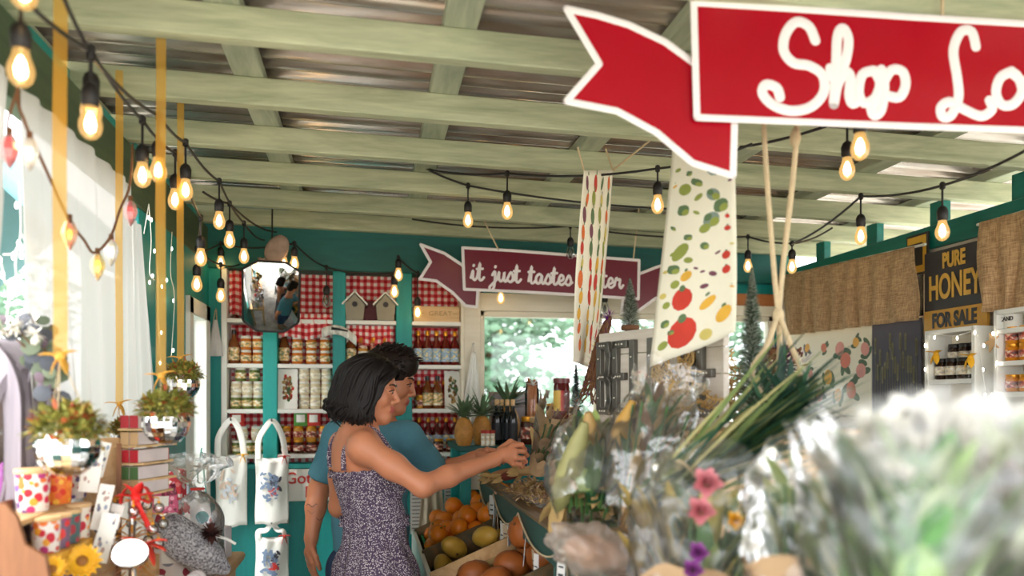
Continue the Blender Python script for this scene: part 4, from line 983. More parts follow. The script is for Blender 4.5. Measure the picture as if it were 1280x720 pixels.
# ================================================================ the right wall: burlap, posters, honey sign, cubbies
def burlap(lb, pxa, pxb, yta, ytb, yba, ybb, seed):
    a, b = PX(pxa, yta, XR-.05), PX(pxb, ytb, XR-.05); a2, b2 = PX(pxa, yba, XR-.05), PX(pxb, ybb, XR-.05); n = max(6, int(abs(b.y-a.y)/.085))
    t = thing('burlap_curtain', lb, 'curtain', (XR-.05, (a.y+b.y)/2, a.z), group='burlap cafe curtains'); L = t.location
    def f(u, v):
        p = a.lerp(b, u).lerp(a2.lerp(b2, u), v)-L; w_ = .3+.7*v
        return (p.x-.02+.022*w_*(math.sin(u*n*1.3*PI+seed+.5*math.sin(v*3+u*8)+2*mnoise.noise((u*n*.6, seed, 0)))*.7+.8*mnoise.noise((u*n*1.1, v*.8, seed))), p.y+.012*math.sin(v*5+u*20), p.z)
    mb = MB(); mb.surf(f, n*14, 16); mb.build('cloth', 'burlap', t, smooth=180, solid=.002)
    mb = MB(); mb.tube([(0, a.y-L.y+.03, .0), (0, b.y-L.y-.03, b.z-a.z)], .006, 8); mb.build('rod', 'white', t)
burlap('burlap curtain pleated over the window, left of the honey sign', 984, 1151, 344, 307, 420, 400, .5)
burlap('burlap curtain at the right edge beyond the honey sign', 1229, 1330, 279, 250, 391, 384, 2.0)
def wallpanel(px0, px1, py0, py1, x):
    """a panel on the right wall spanning these pixel columns: returns y range and z range"""
    a = PX(px0, py0, x); b = PX(px1, py0, x); c = PX(px0, py1, x); return a.y, b.y, a.z, c.z
ya, yb, za, zb_ = wallpanel(984, 1093, 418, 520, XR)
t = thing('fruit_poster', 'cream poster of botanical fruits and roses under the burlap curtain', 'poster', (XR-.012, (ya+yb)/2, zb_)); hy = abs(ya-yb)/2; hz = za-zb_
mb = MB(); mb.bb(-.004, .004, -hy, hy, 0, hz); mb.build('sheet', MT['linen'], t)
mb = MB(); rnd = random.Random(3)
for k, (u, v, r) in enumerate([(a_, b_, c_*1.5) for a_, b_, c_ in [(.12, .72, .035), (.3, .8, .03), (.34, .5, .03), (.5, .78, .03), (.55, .45, .045), (.68, .75, .045), (.74, .62, .05), (.85, .8, .03), (.9, .5, .045), (.8, .3, .05), (.66, .25, .04), (.45, .25, .04), (.25, .25, .04), (.1, .4, .03), (.94, .72, .04)]]):
    y, z = hy-2*hy*u, hz*v
    for j in range(5):
        mb.mat(1 if j < 3 else (2+k % 3)); a = rnd.uniform(0, 6.3); cy, cz = y+math.cos(a)*r*.6*(j < 3), z+math.sin(a)*r*.6*(j < 3); rr = r*(.55 if j < 3 else .6-.2*(j == 4)); an = rnd.uniform(0, 3)
        ring = []
        for q in range(12):
            dy, dz = rr*math.cos(q*PI/6), rr*(.45 if j < 3 else .9)*math.sin(q*PI/6); ring.append((-.0045-.0003*j, cy+dy*math.cos(an)-dz*math.sin(an), cz+dy*math.sin(an)+dz*math.cos(an)))
        mb.add(ring, [tuple(reversed(range(12)))])
mb.build('printed_fruit', ['leaf', cm(92, 112, 88, .8), cm(222, 130, 110, .8), cm(236, 180, 90, .8), cm(226, 160, 150, .8)], t, smooth=0)
ya, yb, za, zb_ = wallpanel(1094, 1155, 406, 520, XR)
t = thing('grain_poster', 'dark slate poster of pale wheat stalks beside the fruit poster', 'poster', (XR-.012, (ya+yb)/2, zb_)); hy = abs(ya-yb)/2; hz = za-zb_
mb = MB(); mb.bb(-.004, .004, -hy, hy, 0, hz); mb.build('sheet', cm(84, 82, 96, .8), t)
mb = MB()
for k in range(17):
    y = hy*(-.9+1.8*(k+.5)/17); h_ = hz*rnd.uniform(.45, .92); mb.mat(0); mb.bb(-.0056, -.004, y-.0018, y+.0018, .0, h_)
    mb.mat(1)
    for j in range(6):
        z = h_-.012*j; mb.add([(-.0058, y-.009, z), (-.0058, y, z-.012), (-.0058, y+.009, z), (-.0058, y, z+.014)], [(0, 1, 2, 3)])
mb.build('printed_wheat', [cm(112, 112, 98, .8), cm(150, 144, 112, .8)], t, smooth=0)
# honey sign
ya, yb, za, zb_ = wallpanel(1157, 1236, 318, 417, XR-.03); hy = abs(ya-yb)/2; hz = za-zb_
t = thing('honey_sign', 'black and yellow wooden sign reading PURE HONEY FOR SALE', 'sign', (XR-.03, (ya+yb)/2, zb_))
mb = MB(); mb.bb(-.006, .008, -hy, hy, hz*.27, hz); mb.build('black_board', cm(58, 56, 60, .6), t, bevel=.002)
mb = MB(); mb.bb(-.008, .006, -hy, hy, 0, hz*.27); mb.build('yellow_board', cm(214, 160, 62, .55), t, bevel=.002)
def stext(s_, size, sx, y, z, m_): 
    o = text(s_, size, m_, t, (-.0095, y, z), (PI/2, 0, -PI/2), sx, off=.0035); return o
stext('PURE', hz*.25, .66, .0, hz*.85, cm(226, 176, 74)); stext('HONEY', hz*.42, .60, .0, hz*.53, cm(226, 176, 74)); stext('FOR SALE', hz*.24, .72, .0, hz*.13, cm(52, 50, 54))
# small yellow sign half hidden by the burlap
p = PX(1149, 318, XR-.012); t = thing('small_yellow_sign', 'small yellow and black sign peeking out above the burlap', 'sign', p)
mb = MB(); mb.bb(-.004, .004, -.06, .08, -.09, .09); mb.build('sign_board', cm(52, 48, 46), t); mb = MB(); mb.bb(-.006, -.004, -.05, .07, .05, .08); mb.bb(-.006, -.004, -.05, .07, -.08, -.05); mb.bb(-.006, -.004, -.05, -.03, -.05, .05); mb.build('yellow_bars', cm(230, 180, 60), t)
# cubby shelves
def cubby(px0, px1, pyt, shelves, lb):
    x = XR; a = PX(px0, pyt, x-.1); b = PX(px1, pyt, x-.1); zt = a.z; t = thing('wall_cubby', lb, 'shelf', (x, (a.y+b.y)/2, 0), group='white wall cubbies on the right'); h = abs(a.y-b.y)/2
    zs = [PX(px0, s_, x-.1).z for s_ in shelves]; zl = zs[-1]-.02
    mb = MB(); mb.bb(-.008, 0, -h, h, zl, zt); mb.build('back_panel', 'cream', t)
    for sg in (-1, 1): mb = MB(); mb.bb(-.12, -.008, sg*h-.009, sg*h+.009, zl, zt); mb.build('side', 'white', t, bevel=.002)
    for z in zs+[zt]: mb = MB(); mb.bb(-.12, -.008, -h, h, z-.018, z); mb.build('shelf', 'white', t, bevel=.002)
    return a.y, b.y, zs
ya, yb, z1 = cubby(1163, 1222, 414, (475, 520), 'white wall cubby of dark honey jars below the honey sign')
HJ = {'h': jar_proto(cm(44, 28, 22, .15), LBP, 'blacklid', .026, .085, 'h'), 'a': jar_proto(cm(222, 140, 36, .15), LBR, 'goldlid', .026, .062, 'a')}
for i in range(4): dup(HJ['h'], (XR-.075, ya+(yb-ya)*(i+.6)/4.3, z1[0]+.001), (0, 0, i), f'dark honey jar, {ORD[i]} from left in the cubby under the honey sign', 'honey jars in the wall cubby')
for i in range(3): dup(HJ['h'], (XR-.035, ya+(yb-ya)*(i+1)/4.3, z1[0]+.06), (0, 0, i), f'dark honey jar, {ORD[i]} from left in the raised back row under the honey sign', 'honey jars in the wall cubby')
mb = MB(); mb.bb(XR-.058, XR-.01, min(ya, yb)+.012, max(ya, yb)-.012, z1[0]+.0005, z1[0]+.059); tag(mb.build('jar_riser', 'white', bevel=.002), 'low white riser block behind the front honey jars', 'riser')
ya2, yb2, z2 = cubby(1250, 1330, 388, (412, 452, 490, 530), 'white wall cubby of amber jars at the right edge')
for r_, z in enumerate(z2[1:3]):
    for i in range(4):
        for k in range(2 if r_ == 0 else 1): dup(HJ['a'], (XR-.075, ya2+(yb2-ya2)*(i+.55)/4.4, z+.001+.0625*k), (0, 0, i), f'amber honey jar, {ORD[i]} from left, {"upper" if k else "lower"} tier, {"third" if r_ else "second"} shelf of the right edge cubby', 'amber jars in the right cubby')
p = PX(1267, 400, XR-.07); t = thing('name_tin', 'small white tin on the top of the right edge cubby shelf', 'tin', (XR-.07, p.y, z2[0]+.001)); mb = MB(); mb.lathe([(.03, 0), (.03, .06), (.027, .065), (0, .065)], 18); mb.build('tin_body', 'paper', t); text('CAND', .022, 'black_ink', t, (-.031, 0, .035), (PI/2, 0, -PI/2))
# star ornament and small lights on the cubby
for px, py, lb in ((1170, 442, 'gold ribbon bow tied on the left side of the honey cubby'), (1213, 446, 'gold ribbon bow tied on the right honey jar')):
    c = PX(px, py, XR-.125); mb = MB(); mb.at(TR(c))
    for dy, dz in ((1, .5), (-1, .5), (.5, -1), (-.5, -1)): mb.blade((0, 0, 0), (-.3, dy, dz), .05, .024, .4, 4)
    mb.ell((0, 0, 0), .01, 8, 6); tag(mb.build('ribbon_bow', MT['yellow'], solid=.001), lb, 'bow')
c = PX(1241, 428, XR-.115)
mb = MB(); mb.at(TR(c, (0, -PI/2, 0))); mb.ext([(math.sin(k*PI/5)*(.04 if k % 2 == 0 else .017), math.cos(k*PI/5)*(.04 if k % 2 == 0 else .017)) for k in range(10)], .006)
tag(mb.build('wooden_star', 'pine', bevel=.001), 'wooden star hung between the two wall cubbies', 'star')
fairy('warm fairy lights edging the honey cubby on the right', [[PX(1162, 418, XR-.125), PX(1161, 450, XR-.125), PX(1160, 490, XR-.125)], [PX(1222, 418, XR-.13), PX(1226, 450, XR-.13), PX(1232, 490, XR-.13)], [PX(1164, 416, XR-.13), PX(1192, 420, XR-.13), PX(1221, 412, XR-.13)], [PX(1246, 400, XR-.13), PX(1244, 440, XR-.13), PX(1246, 490, XR-.13)]], 8)
# ================================================================ left display table
TZ = .94
t = thing('display_table', 'long pale wooden table under the gifts along the left side', 'table', (-.625, 2.05, 0))
mb = MB(); mb.bb(-.18, .178, -1.05, 1.05, TZ-.03, TZ); mb.build('table_top', 'pine', t, bevel=.012)
mb = MB(); mb.bb(-.16, .15, -1.0, 1.0, TZ-.12, TZ-.03); mb.build('apron', 'pine', t)
for a in (-.14, .14):
    for b in (-.98, .98): mb = MB(); mb.bb(a-.025, a+.025, b-.025, b+.025, 0, TZ-.12); mb.build('leg', 'pine', t, bevel=.003)
# tiered stand for the pots
t = thing('tiered_stand', 'brown wooden tiered stand with yellow shelf holding the floral pots', 'stand', (-.75, 1.95, TZ))
side = [(-.06, 0), (.13, 0), (.13, .2), (.122, .25), (.085, .275), (.07, .33), (.05, .355), (-.03, .36), (-.06, .345)]
for y, sd_ in ((-.215, side), (.19, [(-.06, 0), (.055, 0), (.055, .19), (.045, .245), (.0, .27), (-.012, .32), (-.06, .33)])): mb = MB(); mb.at(TR((0, y, 0), (PI/2, 0, 0))); mb.ext(sd_, .014); mb.build('side_panel', 'brown', t, bevel=.002)
mb = MB(); mb.bb(-.06, .03, -.18, .19, .293, .305); mb.build('shelf', 'pine', t, bevel=.002)
mb = MB(); mb.bb(-.06, .085, -.2, .17, .208, .222); mb.build('shelf', cm(238, 180, 60), t, bevel=.004, label='yellow painted shelf')
mb = MB(); mb.bb(-.06, .085, -.2, .17, .085, .099); mb.build('shelf', 'pine', t, bevel=.003)
mb = MB(); mb.bb(-.066, -.058, -.2, .19, .0, .33); mb.build('back_panel', 'brown', t)
def floral(name, base, cols, scale=56):
    q = NT(name); v = q.new('ShaderNodeTexVoronoi'); v.inputs['Scale'].default_value = scale; v.inputs['Randomness'].default_value = 1
    q.link(q.coord((1, 1, 1)), v.inputs['Vector']); s = q.new('ShaderNodeSeparateXYZ'); q.link(v.outputs['Color'], s.inputs[0])
    n = len(cols); c = q.ramp(s.outputs[0], [(i/n, k) for i, k in enumerate(cols)]); q.n[-1].color_ramp.interpolation = 'CONSTANT'
    for nd in q.n:
        if nd.type == 'VALTORGB': nd.color_ramp.interpolation = 'CONSTANT'
    f = q.math('LESS_THAN', v.outputs['Distance'], .52); q.base(q.mix(f, base, c)); q.set(Roughness=.45); return q.m
FL = [floral('floral_white', S(238, 232, 228), [S(206, 40, 60), S(236, 120, 50), S(190, 60, 130), S(120, 80, 160), S(240, 170, 60), S(210, 50, 90)]),
      floral('floral_orange', S(244, 130, 50), [S(230, 60, 40), S(250, 190, 70), S(240, 100, 60), S(252, 150, 60)], 64),
      floral('floral_stripe', S(226, 214, 206), [S(200, 50, 60), S(110, 90, 140), S(236, 226, 216), S(190, 70, 90)], 70),
      floral('floral_plum', S(120, 96, 120), [S(220, 60, 60), S(170, 60, 120), S(240, 130, 70), S(110, 120, 130)]),
      floral('floral_teal', S(80, 110, 110), [S(180, 60, 70), S(60, 130, 120), S(220, 120, 80), S(100, 90, 120)]),
      floral('floral_cream', S(232, 226, 210), [S(200, 40, 60), S(236, 226, 210), S(210, 60, 90), S(240, 160, 70)], 60)]
def pot(px, X, z, r, h, m_, lb):
    d = -X*1000/(.984*(460-px)); c = PD(px, 500, d); t = thing('candle_pot', lb, 'pot', (X, c.y, z), group='floral candle pots')
    mb = MB(); mb.lathe([(r*.86, 0), (r*.9, .004), (r, h*.9), (r*.94, h*.9), (r*.9, h*.84), (0, h*.84)], 24); mb.build('pot_body', m_, t)
    mb = MB(); mb.lathe([(r*1.04, h*.89), (r*1.07, h*.91), (r*1.07, h*.97), (r*1.03, h), (0, h)], 24); mb.build('wooden_lid', 'pinex', t)
zu, zl, zz = TZ+.306, TZ+.223, TZ+.100
pot(41, -.755, zu, .036, .098, FL[0], 'large white floral pot with wooden lid on the top tier'); pot(72, -.752, zu, .033, .088, FL[1], 'orange floral pot with wooden lid on the top tier'); pot(93, -.752, zu, .032, .092, FL[2], 'striped white pot with wooden lid at the far end of the top tier')
pot(57, -.705, zl, .030, .078, FL[0], 'small white floral pot nearest the side panel on the yellow shelf'); pot(71, -.70, zl, .029, .078, FL[3], 'plum coloured floral pot on the yellow shelf'); pot(84, -.70, zl, .029, .078, FL[4], 'dark teal floral pot on the yellow shelf'); pot(97, -.70, zl, .029, .084, FL[5], 'cream floral pot at the far end of the yellow shelf')
pot(79, -.70, zz, .032, .092, FL[3], 'dark floral pot below the yellow shelf'); pot(97, -.70, zz, .032, .092, FL[5], 'white and red floral pot below the yellow shelf')
# arched lantern on a crate
c = PD(-8, 500, 1.93); t = thing('display_crate', 'plain grey crate under the arched lantern', 'crate', (c.x, c.y, .981)); mb = MB(); mb.bb(-.13, .09, -.09, .09, 0, .03); mb.bb(-.13, .09, -.09, .09, .20, .23); [mb.bb(x0, x0+.02, -.09, .09, .03, .2) for x0 in (-.13, .07)]; mb.build('crate_body', 'graywood', t)
t = thing('arched_lantern', 'grey-lilac wooden lantern with pointed arch and open door', 'lantern', (c.x-.01, c.y, 1.2115), (0, 0, -.25)); W_, H_ = .13, .44
def arch(w_, h_, n=10, s_=.62):
    P = [(w_, 0), (w_, h_*s_)]
    for k in range(1, n+1): a = PI/2*k/n; P.append((w_*math.cos(a)**.9, h_*s_+h_*(1-s_)*math.sin(a)))
    return P+[(-x, y) for x, y in reversed(P[:-1])]
def archframe(w_, h_, wd, th, y, mb):
    A, B = arch(w_, h_), arch(w_-wd, h_-wd)
    B = [(x, max(z, wd)) for x, z in B]; n = len(A)
    vs = [(x, y, z) for x, z in A]+[(x, y, z) for x, z in B]+[(x, y+th, z) for x, z in A]+[(x, y+th, z) for x, z in B]; fs = []
    for i in range(n):
        k = (i+1) % n; fs += [(i, k, n+k, n+i), (2*n+k, 2*n+i, 3*n+i, 3*n+k), (k, i, 2*n+i, 2*n+k), (n+i, n+k, 3*n+k, 3*n+i)]
    mb.add(vs, fs)
mb = MB(); archframe(W_, H_, .042, .018, -.07, mb); archframe(W_, H_, .03, .018, .05, mb); mb.bb(-W_, W_, -.08, .08, 0, .02)
A = arch(W_, H_); mb.surf(lambda u, v: (lambda i, f: (A[i][0]*(1-f)+A[min(i+1, len(A)-1)][0]*f, -.065+.12*v, A[i][1]*(1-f)+A[min(i+1, len(A)-1)][1]*f))(min(int(u*(len(A)-1)), len(A)-2), u*(len(A)-1)-min(int(u*(len(A)-1)), len(A)-2)), len(A)-1, 1)
mb.build('lantern_frame', 'graywood', t, smooth=30)
mb = MB(); mb.at(TR((0, .064, 0), (PI/2, 0, 0))); mb.ext(arch(W_-.004, H_-.004), .006); mb.build('back_panel', cm(96, 78, 70), t, smooth=0)
mb = MB(); archframe(W_*.52, H_*.86, .016, .012, 0, mb); mb.tube([(0, .006, .02), (0, .006, H_*.8)], .005, 6); dr = mb.build('open_door', 'graywood', t, loc=(.085, -.085, .01), rot=(0, .2, .9))
mb = MB(); mb.bb(-.035, .035, .005, .007, .02, H_*.6); mb.build('door_pane', 'glass', dr)
for x, h_, m_ in ((-.04, .13, 'violet'), (.0, .17, 'yellow'), (.04, .11, 'violet')):
    mb = MB(); mb.lathe([(.014, .021), (.014, .021+h_), (.004, .03+h_), (0, .03+h_)], 12); mb.at(TR((x, 0, 0))); 
    m2 = MB(); m2.at(TR((x, 0, 0))).lathe([(.014, .021), (.014, .021+h_), (.004, .03+h_), (0, .03+h_)], 12); m2.build('candle', m_, t)
fl = MB(); fl.ell((.0, 0, .215), (.005, .005, .011), 8, 6); fl.ell((-.04, 0, .175), (.005, .005, .011), 8, 6); fl.build('candle_glow', 'fairy', t)
# eucalyptus
c = PD(62, 474, 1.84); t = thing('eucalyptus_bunch', 'bunch of round dark eucalyptus leaves with cream flowers over the lantern', 'foliage', c); rnd = random.Random(12)
L = Vector(c); mb = MB(); lf = MB(); st = []
for k, (px, py, D) in enumerate([(38, 394, 1.85), (64, 406, 1.88), (10, 400, 1.80), (22, 412, 1.8), (56, 432, 1.84), (70, 446, 1.86), (66, 486, 1.86), (70, 512, 1.86), (-10, 404, 1.78), (72, 460, 1.8)]):
    e_ = PD(px, py, D)-L; P = catmull([(0, 0, 0), (e_.x*.4, e_.y*.4-.01, e_.z*.5+.01), tuple(e_)], 6); mb.tube(P, [.003-.002*i/len(P) for i in range(len(P))], 5)
    for p in P[4::2]:
        n = Vector((rnd.uniform(-.6, .6), -1, rnd.uniform(-.3, .6))).normalized(); a, b, _ = frame_from(n); r = rnd.uniform(.014, .024); q = p+Vector((rnd.uniform(-.02, .02), rnd.uniform(-.02, .02), rnd.uniform(-.015, .015)))
        lf.mat(rnd.choice((0, 0, 1, 2, 3))); lf.add([q+n*.004]+[q+a*r*math.cos(j*PI/5)+b*r*.86*math.sin(j*PI/5) for j in range(10)], [(0, j+1, (j+1) % 10+1) for j in range(10)])
mb.build('stems', 'twig', t); lf.build('leaves', [cm(92, 104, 82), cm(70, 74, 84), cm(112, 124, 100), cm(98, 78, 92)], t)
for px, py in ((18, 408), (44, 418), (4, 414)):
    m2 = MB(); q = PD(px, py, 1.78)-L
    for _ in range(26): m2.blade(q, (rnd.gauss(0, 1), rnd.gauss(0, 1)-.4, rnd.gauss(0, 1)), .026, .008, .2, 3)
    m2.build('cream_flower', ['whitepetal' if px != 40 else cm(210, 170, 130)], t)
# gift boxes with blue patterns and their riser
c = PD(140, 607, 2.5); zr = c.z
t = thing('display_riser', 'white riser block behind the card rack', 'riser', (-.74, c.y, TZ)); mb = MB(); mb.bb(-.06, .07, -.09, .09, 0, zr-TZ-.001); mb.build('riser_body', 'white', t, bevel=.002)
def book(px, D, wd, hg, th, m_, lb, rz, nm='gift_box', pr=None):
    p = PD(px, 500, D); t = thing(nm, lb, 'gift box', (p.x, p.y, zr), (0, 0, rz), group='patterned gift boxes'); mb = MB(); mb.bb(-wd/2, wd/2, -th/2, th/2, 0, hg); mb.build('box_body', m_, t, bevel=.001)
    mb = MB(); mb.tube([(-wd/2, -th/2-.002, hg*.2), (0, -th/2-.004, hg*.55), (wd/2, -th/2-.002, hg*.25)], .003, 5, flat=.4); mb.tube([(-wd*.1, -th/2-.002, 0), (0, -th/2-.004, hg*.55), (.01, -th/2-.002, hg)], .003, 5, flat=.4); mb.build('ribbon', 'goldlid', t)
BLU = floral('blue_floral', S(36, 60, 130), [S(230, 220, 210), S(36, 60, 130), S(200, 120, 60), S(60, 90, 160)], 50)
book(128, 2.46, .03, .14, .06, BLU, 'blue floral gift box standing left of the white one', .1); book(139, 2.44, .028, .135, .05, 'paper', 'white gift box with gold ribbon between two blue ones', .05); book(150, 2.5, .036, .145, .06, floral('navy_floral', S(28, 34, 62), [S(60, 70, 110), S(28, 34, 62), S(160, 130, 90)], 60), 'navy gift box standing right of the white one', 0)
# card rack
c = PD(122, 600, 2.12); t = thing('card_rack', 'wooden card rack leaning beside the floral pots', 'rack', (c.x, c.y, TZ), (0, 0, .25))
mb = MB(); mb.box((0, .05, .24), (.10, .012, .44), (-.22, 0, 0)); mb.build('back_board', 'pine', t, bevel=.002)
for z in (.05, .16, .27): mb = MB(); mb.box((0, -.02+z*.22-.01, z), (.10, .05, .01)); mb.build('ledge', 'brown', t)
for a in (-.05, .05): mb = MB(); mb.box((a, .03, .23), (.012, .06, .42), (-.22, 0, 0)); mb.build('side_rail', 'brown', t)
for px, py, D, w_, h_, ry, lb in ((114, 588, 2.02, .045, .11, .12, 'white printed card on the top of the card rack'), (126, 574, 2.05, .03, .09, .22, 'narrow printed card behind the top white card'), (128, 634, 2.0, .034, .115, .2, 'narrow white card slanting on the middle of the rack'), (131, 672, 1.96, .04, .12, .25, 'pale card slanting at the bottom of the rack'), (141, 655, 2.02, .03, .1, .25, 'small printed card right of the rack ledge')):
    q = PD(px, py, D); k = thing('greeting_card', lb, 'card', q, (-.2, ry, .2), group='cards on the rack'); mb = MB(); mb.bb(-w_/2, w_/2, -.001, .001, -h_/2, h_/2); mb.build('card_sheet', 'paper', k)
    mb = MB()
    for _ in range(9): x, z, r = rnd.uniform(-w_*.35, w_*.35), rnd.uniform(-h_*.38, h_*.38), rnd.uniform(.003, .008); mb.mat(rnd.choice((0, 1, 2))); mb.add([(x+r*.6*math.cos(j), -.0014, z+r*math.sin(j)) for j in range(6)], [tuple(range(6))])
    mb.build('print', [cm(150, 160, 180), cm(190, 160, 150), cm(120, 120, 140)], k, smooth=0)
# tower of soap boxes on a wooden rack
c = PD(184, 600, 2.2); t = thing('box_rack', 'slim wooden rack carrying the tower of soap boxes', 'rack', (c.x-.02, c.y+.07, TZ)); dirY = .36
mb = MB(); mb.bb(-.03, .03, -.02, .02, 0, .12); mb.build('foot', 'pine', t)
zs = [PD(184, y, 2.2).z for y in (617, 599, 578, 556, 535)]
MT['blushside'] = cm(226, 214, 212)
cols = [(cm(202, 166, 120), 'tan'), (cm(84, 120, 72), 'green'), (cm(196, 40, 52), 'red'), (cm(206, 170, 124), 'light tan'), (cm(190, 50, 60), 'dark red')]
mb = MB(); mb.bb(-.006, .006, .03, .042, .12, zs[-1]-TZ); mb.build('post', 'pine', t)
for i, z in enumerate(zs):
    mb = MB(); mb.box((.0, .0, z-TZ-.004), (.075, .16, .006), (0, 0, -dirY+.25*(-1)**i*.4)); mb.build('slat', 'pinex', t)
    for k in (0, 1):
        b = thing('soap_box', f'{cols[i][1]} soap box, {"right" if k else "left"} of its pair in the tower, white sided', 'box', (c.x-.032+.026*k, c.y+.06-.009*k, z+.0005), (0, 0, -dirY), group='boxes in the soap tower')
        mb = MB(); mb.bb(-.0122, .0122, -.068, .068, 0, .034); mb.build('carton', 'blushside', b, bevel=.0008)
        for sg in (-1, 1): mb = MB(); mb.bb(-.0122, .0122, sg*.0695-.001, sg*.0695+.001, 0, .034); mb.build('end_flap', cols[i][0], b)
# gifts behind the tower
def pkg(nm, lb, cat, px, pyb, D, w_, d_, h_, m_, rz=0, band=None, tilt=0):
    q = PD(px, pyb, D); t = thing(nm, lb, cat, q, (tilt, 0, rz)); mb = MB(); mb.bb(-w_/2, w_/2, -d_/2, d_/2, 0, h_); mb.build('carton', m_, t, bevel=.003)
    if band: mb = MB(); mb.bb(-w_*.16, w_*.16, -d_/2-.001, d_/2+.001, -.0005 if 0 else .001, h_+.001); mb.build('band', band, t)
    return t
zt = lambda y, D: 1.5+(500-y)*D/1000
q = PD(222, 640, 2.75); t = thing('display_block', 'pale block under the red gift carton and pouches', 'riser', (q.x, q.y, TZ)); mb = MB(); mb.bb(-.10, .06, -.06, .08, 0, .17); mb.build('block_body', 'paleboard', t, bevel=.003)
zb2 = TZ+.1705
def onb(px, D): p = PD(px, 500, D); return p.x, p.y
def up(nm, lb, cat, px, D, z, w_, d_, h_, m_, rz=0, band=None):
    x, y = onb(px, D); t = thing(nm, lb, cat, (x, y, z), (0, 0, rz)); mb = MB(); mb.bb(-w_/2, w_/2, -d_/2, d_/2, 0, h_); mb.build('carton', m_, t, bevel=.003)
    if band: mb = MB(); mb.bb(-w_*.2, w_*.2, -d_/2-.001, d_/2+.001, .001, h_+.001); mb.build('band', band, t)
up('gift_carton', 'red and white patterned gift carton behind the soap tower', 'box', 221, 2.72, zb2, .05, .04, .155, floral('red_white', S(210, 50, 60), [S(240, 226, 220), S(210, 50, 60), S(226, 120, 120)], 60), -.3)
up('blue_carton', 'pale blue carton beside the red gift carton', 'box', 232, 2.80, zb2, .05, .04, .10, cm(190, 212, 222), -.3)
def pouch(lb, px, D, z, w_, h_, m_, rz, seed, nm='gift_pouch', bulge=.03, cello=False, z_is=False):
    x, y = onb(px, D); t = thing(nm, lb, 'pouch', (x, y, z), (0, 0, rz))
    def side(sg): return lambda u, v: (sg*w_*(u-.5)*(1-.25*v*v), -sg*bulge*math.sin(PI*u)**.7*(1-.75*v)-.002*sg+.004*mnoise.noise((u*4+seed, v*5, sg)), h_*v+.008*math.sin(u*11+seed)*v)
    mb = MB(); mb.surf(side(1), 12, 10); mb.surf(side(-1), 12, 10); mb.build('pouch_body', m_, t, smooth=180)
    mb = MB(); mb.surf(lambda u, v: (w_*.5*(u-.5), -bulge*math.sin(PI*(.25+.5*u))**.7*(1-.75*(.25+.35*v))-.006, h_*(.25+.35*v)), 6, 4); mb.build('pouch_label', 'paper', t)
    return t
pouch('pink patterned pouch below the soap tower', 205, 2.45, zt(640, 2.45), .085, .085, floral('pink_pattern', S(206, 84, 122), [S(120, 30, 60), S(206, 84, 122), S(240, 170, 190)], 70), -.1, 1)
pouch('grey striped gift pouch behind the plush bird', 216, 2.52, TZ+.001, .13, .2, floral('striped_wrap', S(222, 212, 206), [S(150, 40, 60), S(222, 212, 206), S(130, 130, 140), S(240, 236, 230)], 26), .2, 2)
pouch('white gift pouch with red dots right of the striped pouch', 246, 2.68, TZ+.001, .11, .22, floral('white_gift', S(226, 222, 220), [S(190, 60, 60), S(226, 222, 220), S(60, 140, 140), S(240, 240, 240)], 24), -.15, 3)
pouch('small grey gift pouch beside the white paper box', 262, 2.78, TZ+.001, .1, .17, floral('grey_gift', S(170, 168, 170), [S(90, 90, 100), S(170, 168, 170), S(225, 225, 225)], 40), .1, 5)
# clear wraps around the gifts
def cellobag(lb, px, D, z, w_, h_, seed, flare=1.4):
    x, y = onb(px, D); t = thing('cellophane_bag', lb, 'bag', (x, y, z)); rnd = random.Random(seed)
    def f(u, v):
        a = 2*PI*u; r = w_*(.5 if v < .55 else .5*(1-.75*math.sin((v-.55)/.45*PI*.62)*1.05)) ; r = w_*.5*(1-.8*math.exp(-((v-.72)/.1)**2)); r *= flare if v > .9 else 1
        k = 1+.18*mnoise.noise((math.cos(a)*2.2+seed, math.sin(a)*2.2, v*6))
        return (r*k*math.cos(a), r*.7*k*math.sin(a), h_*v+.012*mnoise.noise((a*2, v*9, seed)))
    mb = MB(); mb.surf(f, 48, 30, cu=True); mb.build('clear_wrap', 'cello', t, smooth=60)
    mb = MB(); mb.tube([(w_*.13*math.cos(k*PI/8), w_*.1*math.sin(k*PI/8), h_*.72) for k in range(16)], .004, 6, closed=True); mb.build('tie', 'redprint', t); return t
cellobag('clear gift bag tied over the white pouch at the far end of the table', 247, 2.69, TZ+.002, .16, .36, 1); cellobag('small clear gift bag at the back by the door casing', 235, 2.95, TZ+.002, .13, .36, 2)
# plush bird lying on its side
q = PD(238, 690, 2.5); t = thing('plush_bird', 'grey speckled plush bird resting at the far end of the table', 'plush toy', (q.x, q.y, TZ))
F = Field([axis(-.16, .16, .005), axis(-.1, .1, .005), axis(-.02, .22, .005)])
L = [(-.045, 0, .165), (-.02, 0, .12), (.045, 0, .065), (.10, 0, .03)]
F.chain(L, [.040, .055, .052, .022], .03); F.cone((-.07, -.01, .17), (-.098, -.01, .155), .016, .006, .012); F.ell((.02, -.045, .085), (.06, .014, .035), None, .02)
v, f = F.mesh(); mb = MB(); mb.v = [tuple(p) for p in v]; mb.f = [tuple(int(i) for i in q_) for q_ in f]; mb.m = [0]*len(mb.f)
tt = NT('speckled_grey_plush'); tt.base(tt.ramp(tt.noise(tt.coord(), 150, 3, .7), [(.38, S(78, 76, 84)), (.62, S(196, 194, 198))])); tt.set(Roughness=.95); tt.bump(tt.noise(tt.coord(), 260, 3), .6, .004); mb.build('plush_body', tt.m, t, smooth=180)
mb = MB(); mb.ell((-.062, -.034, .178), .006, 10, 8); mb.ell((-.062, .034, .178), .006, 10, 8); mb.build('bead_eye', 'black', t)
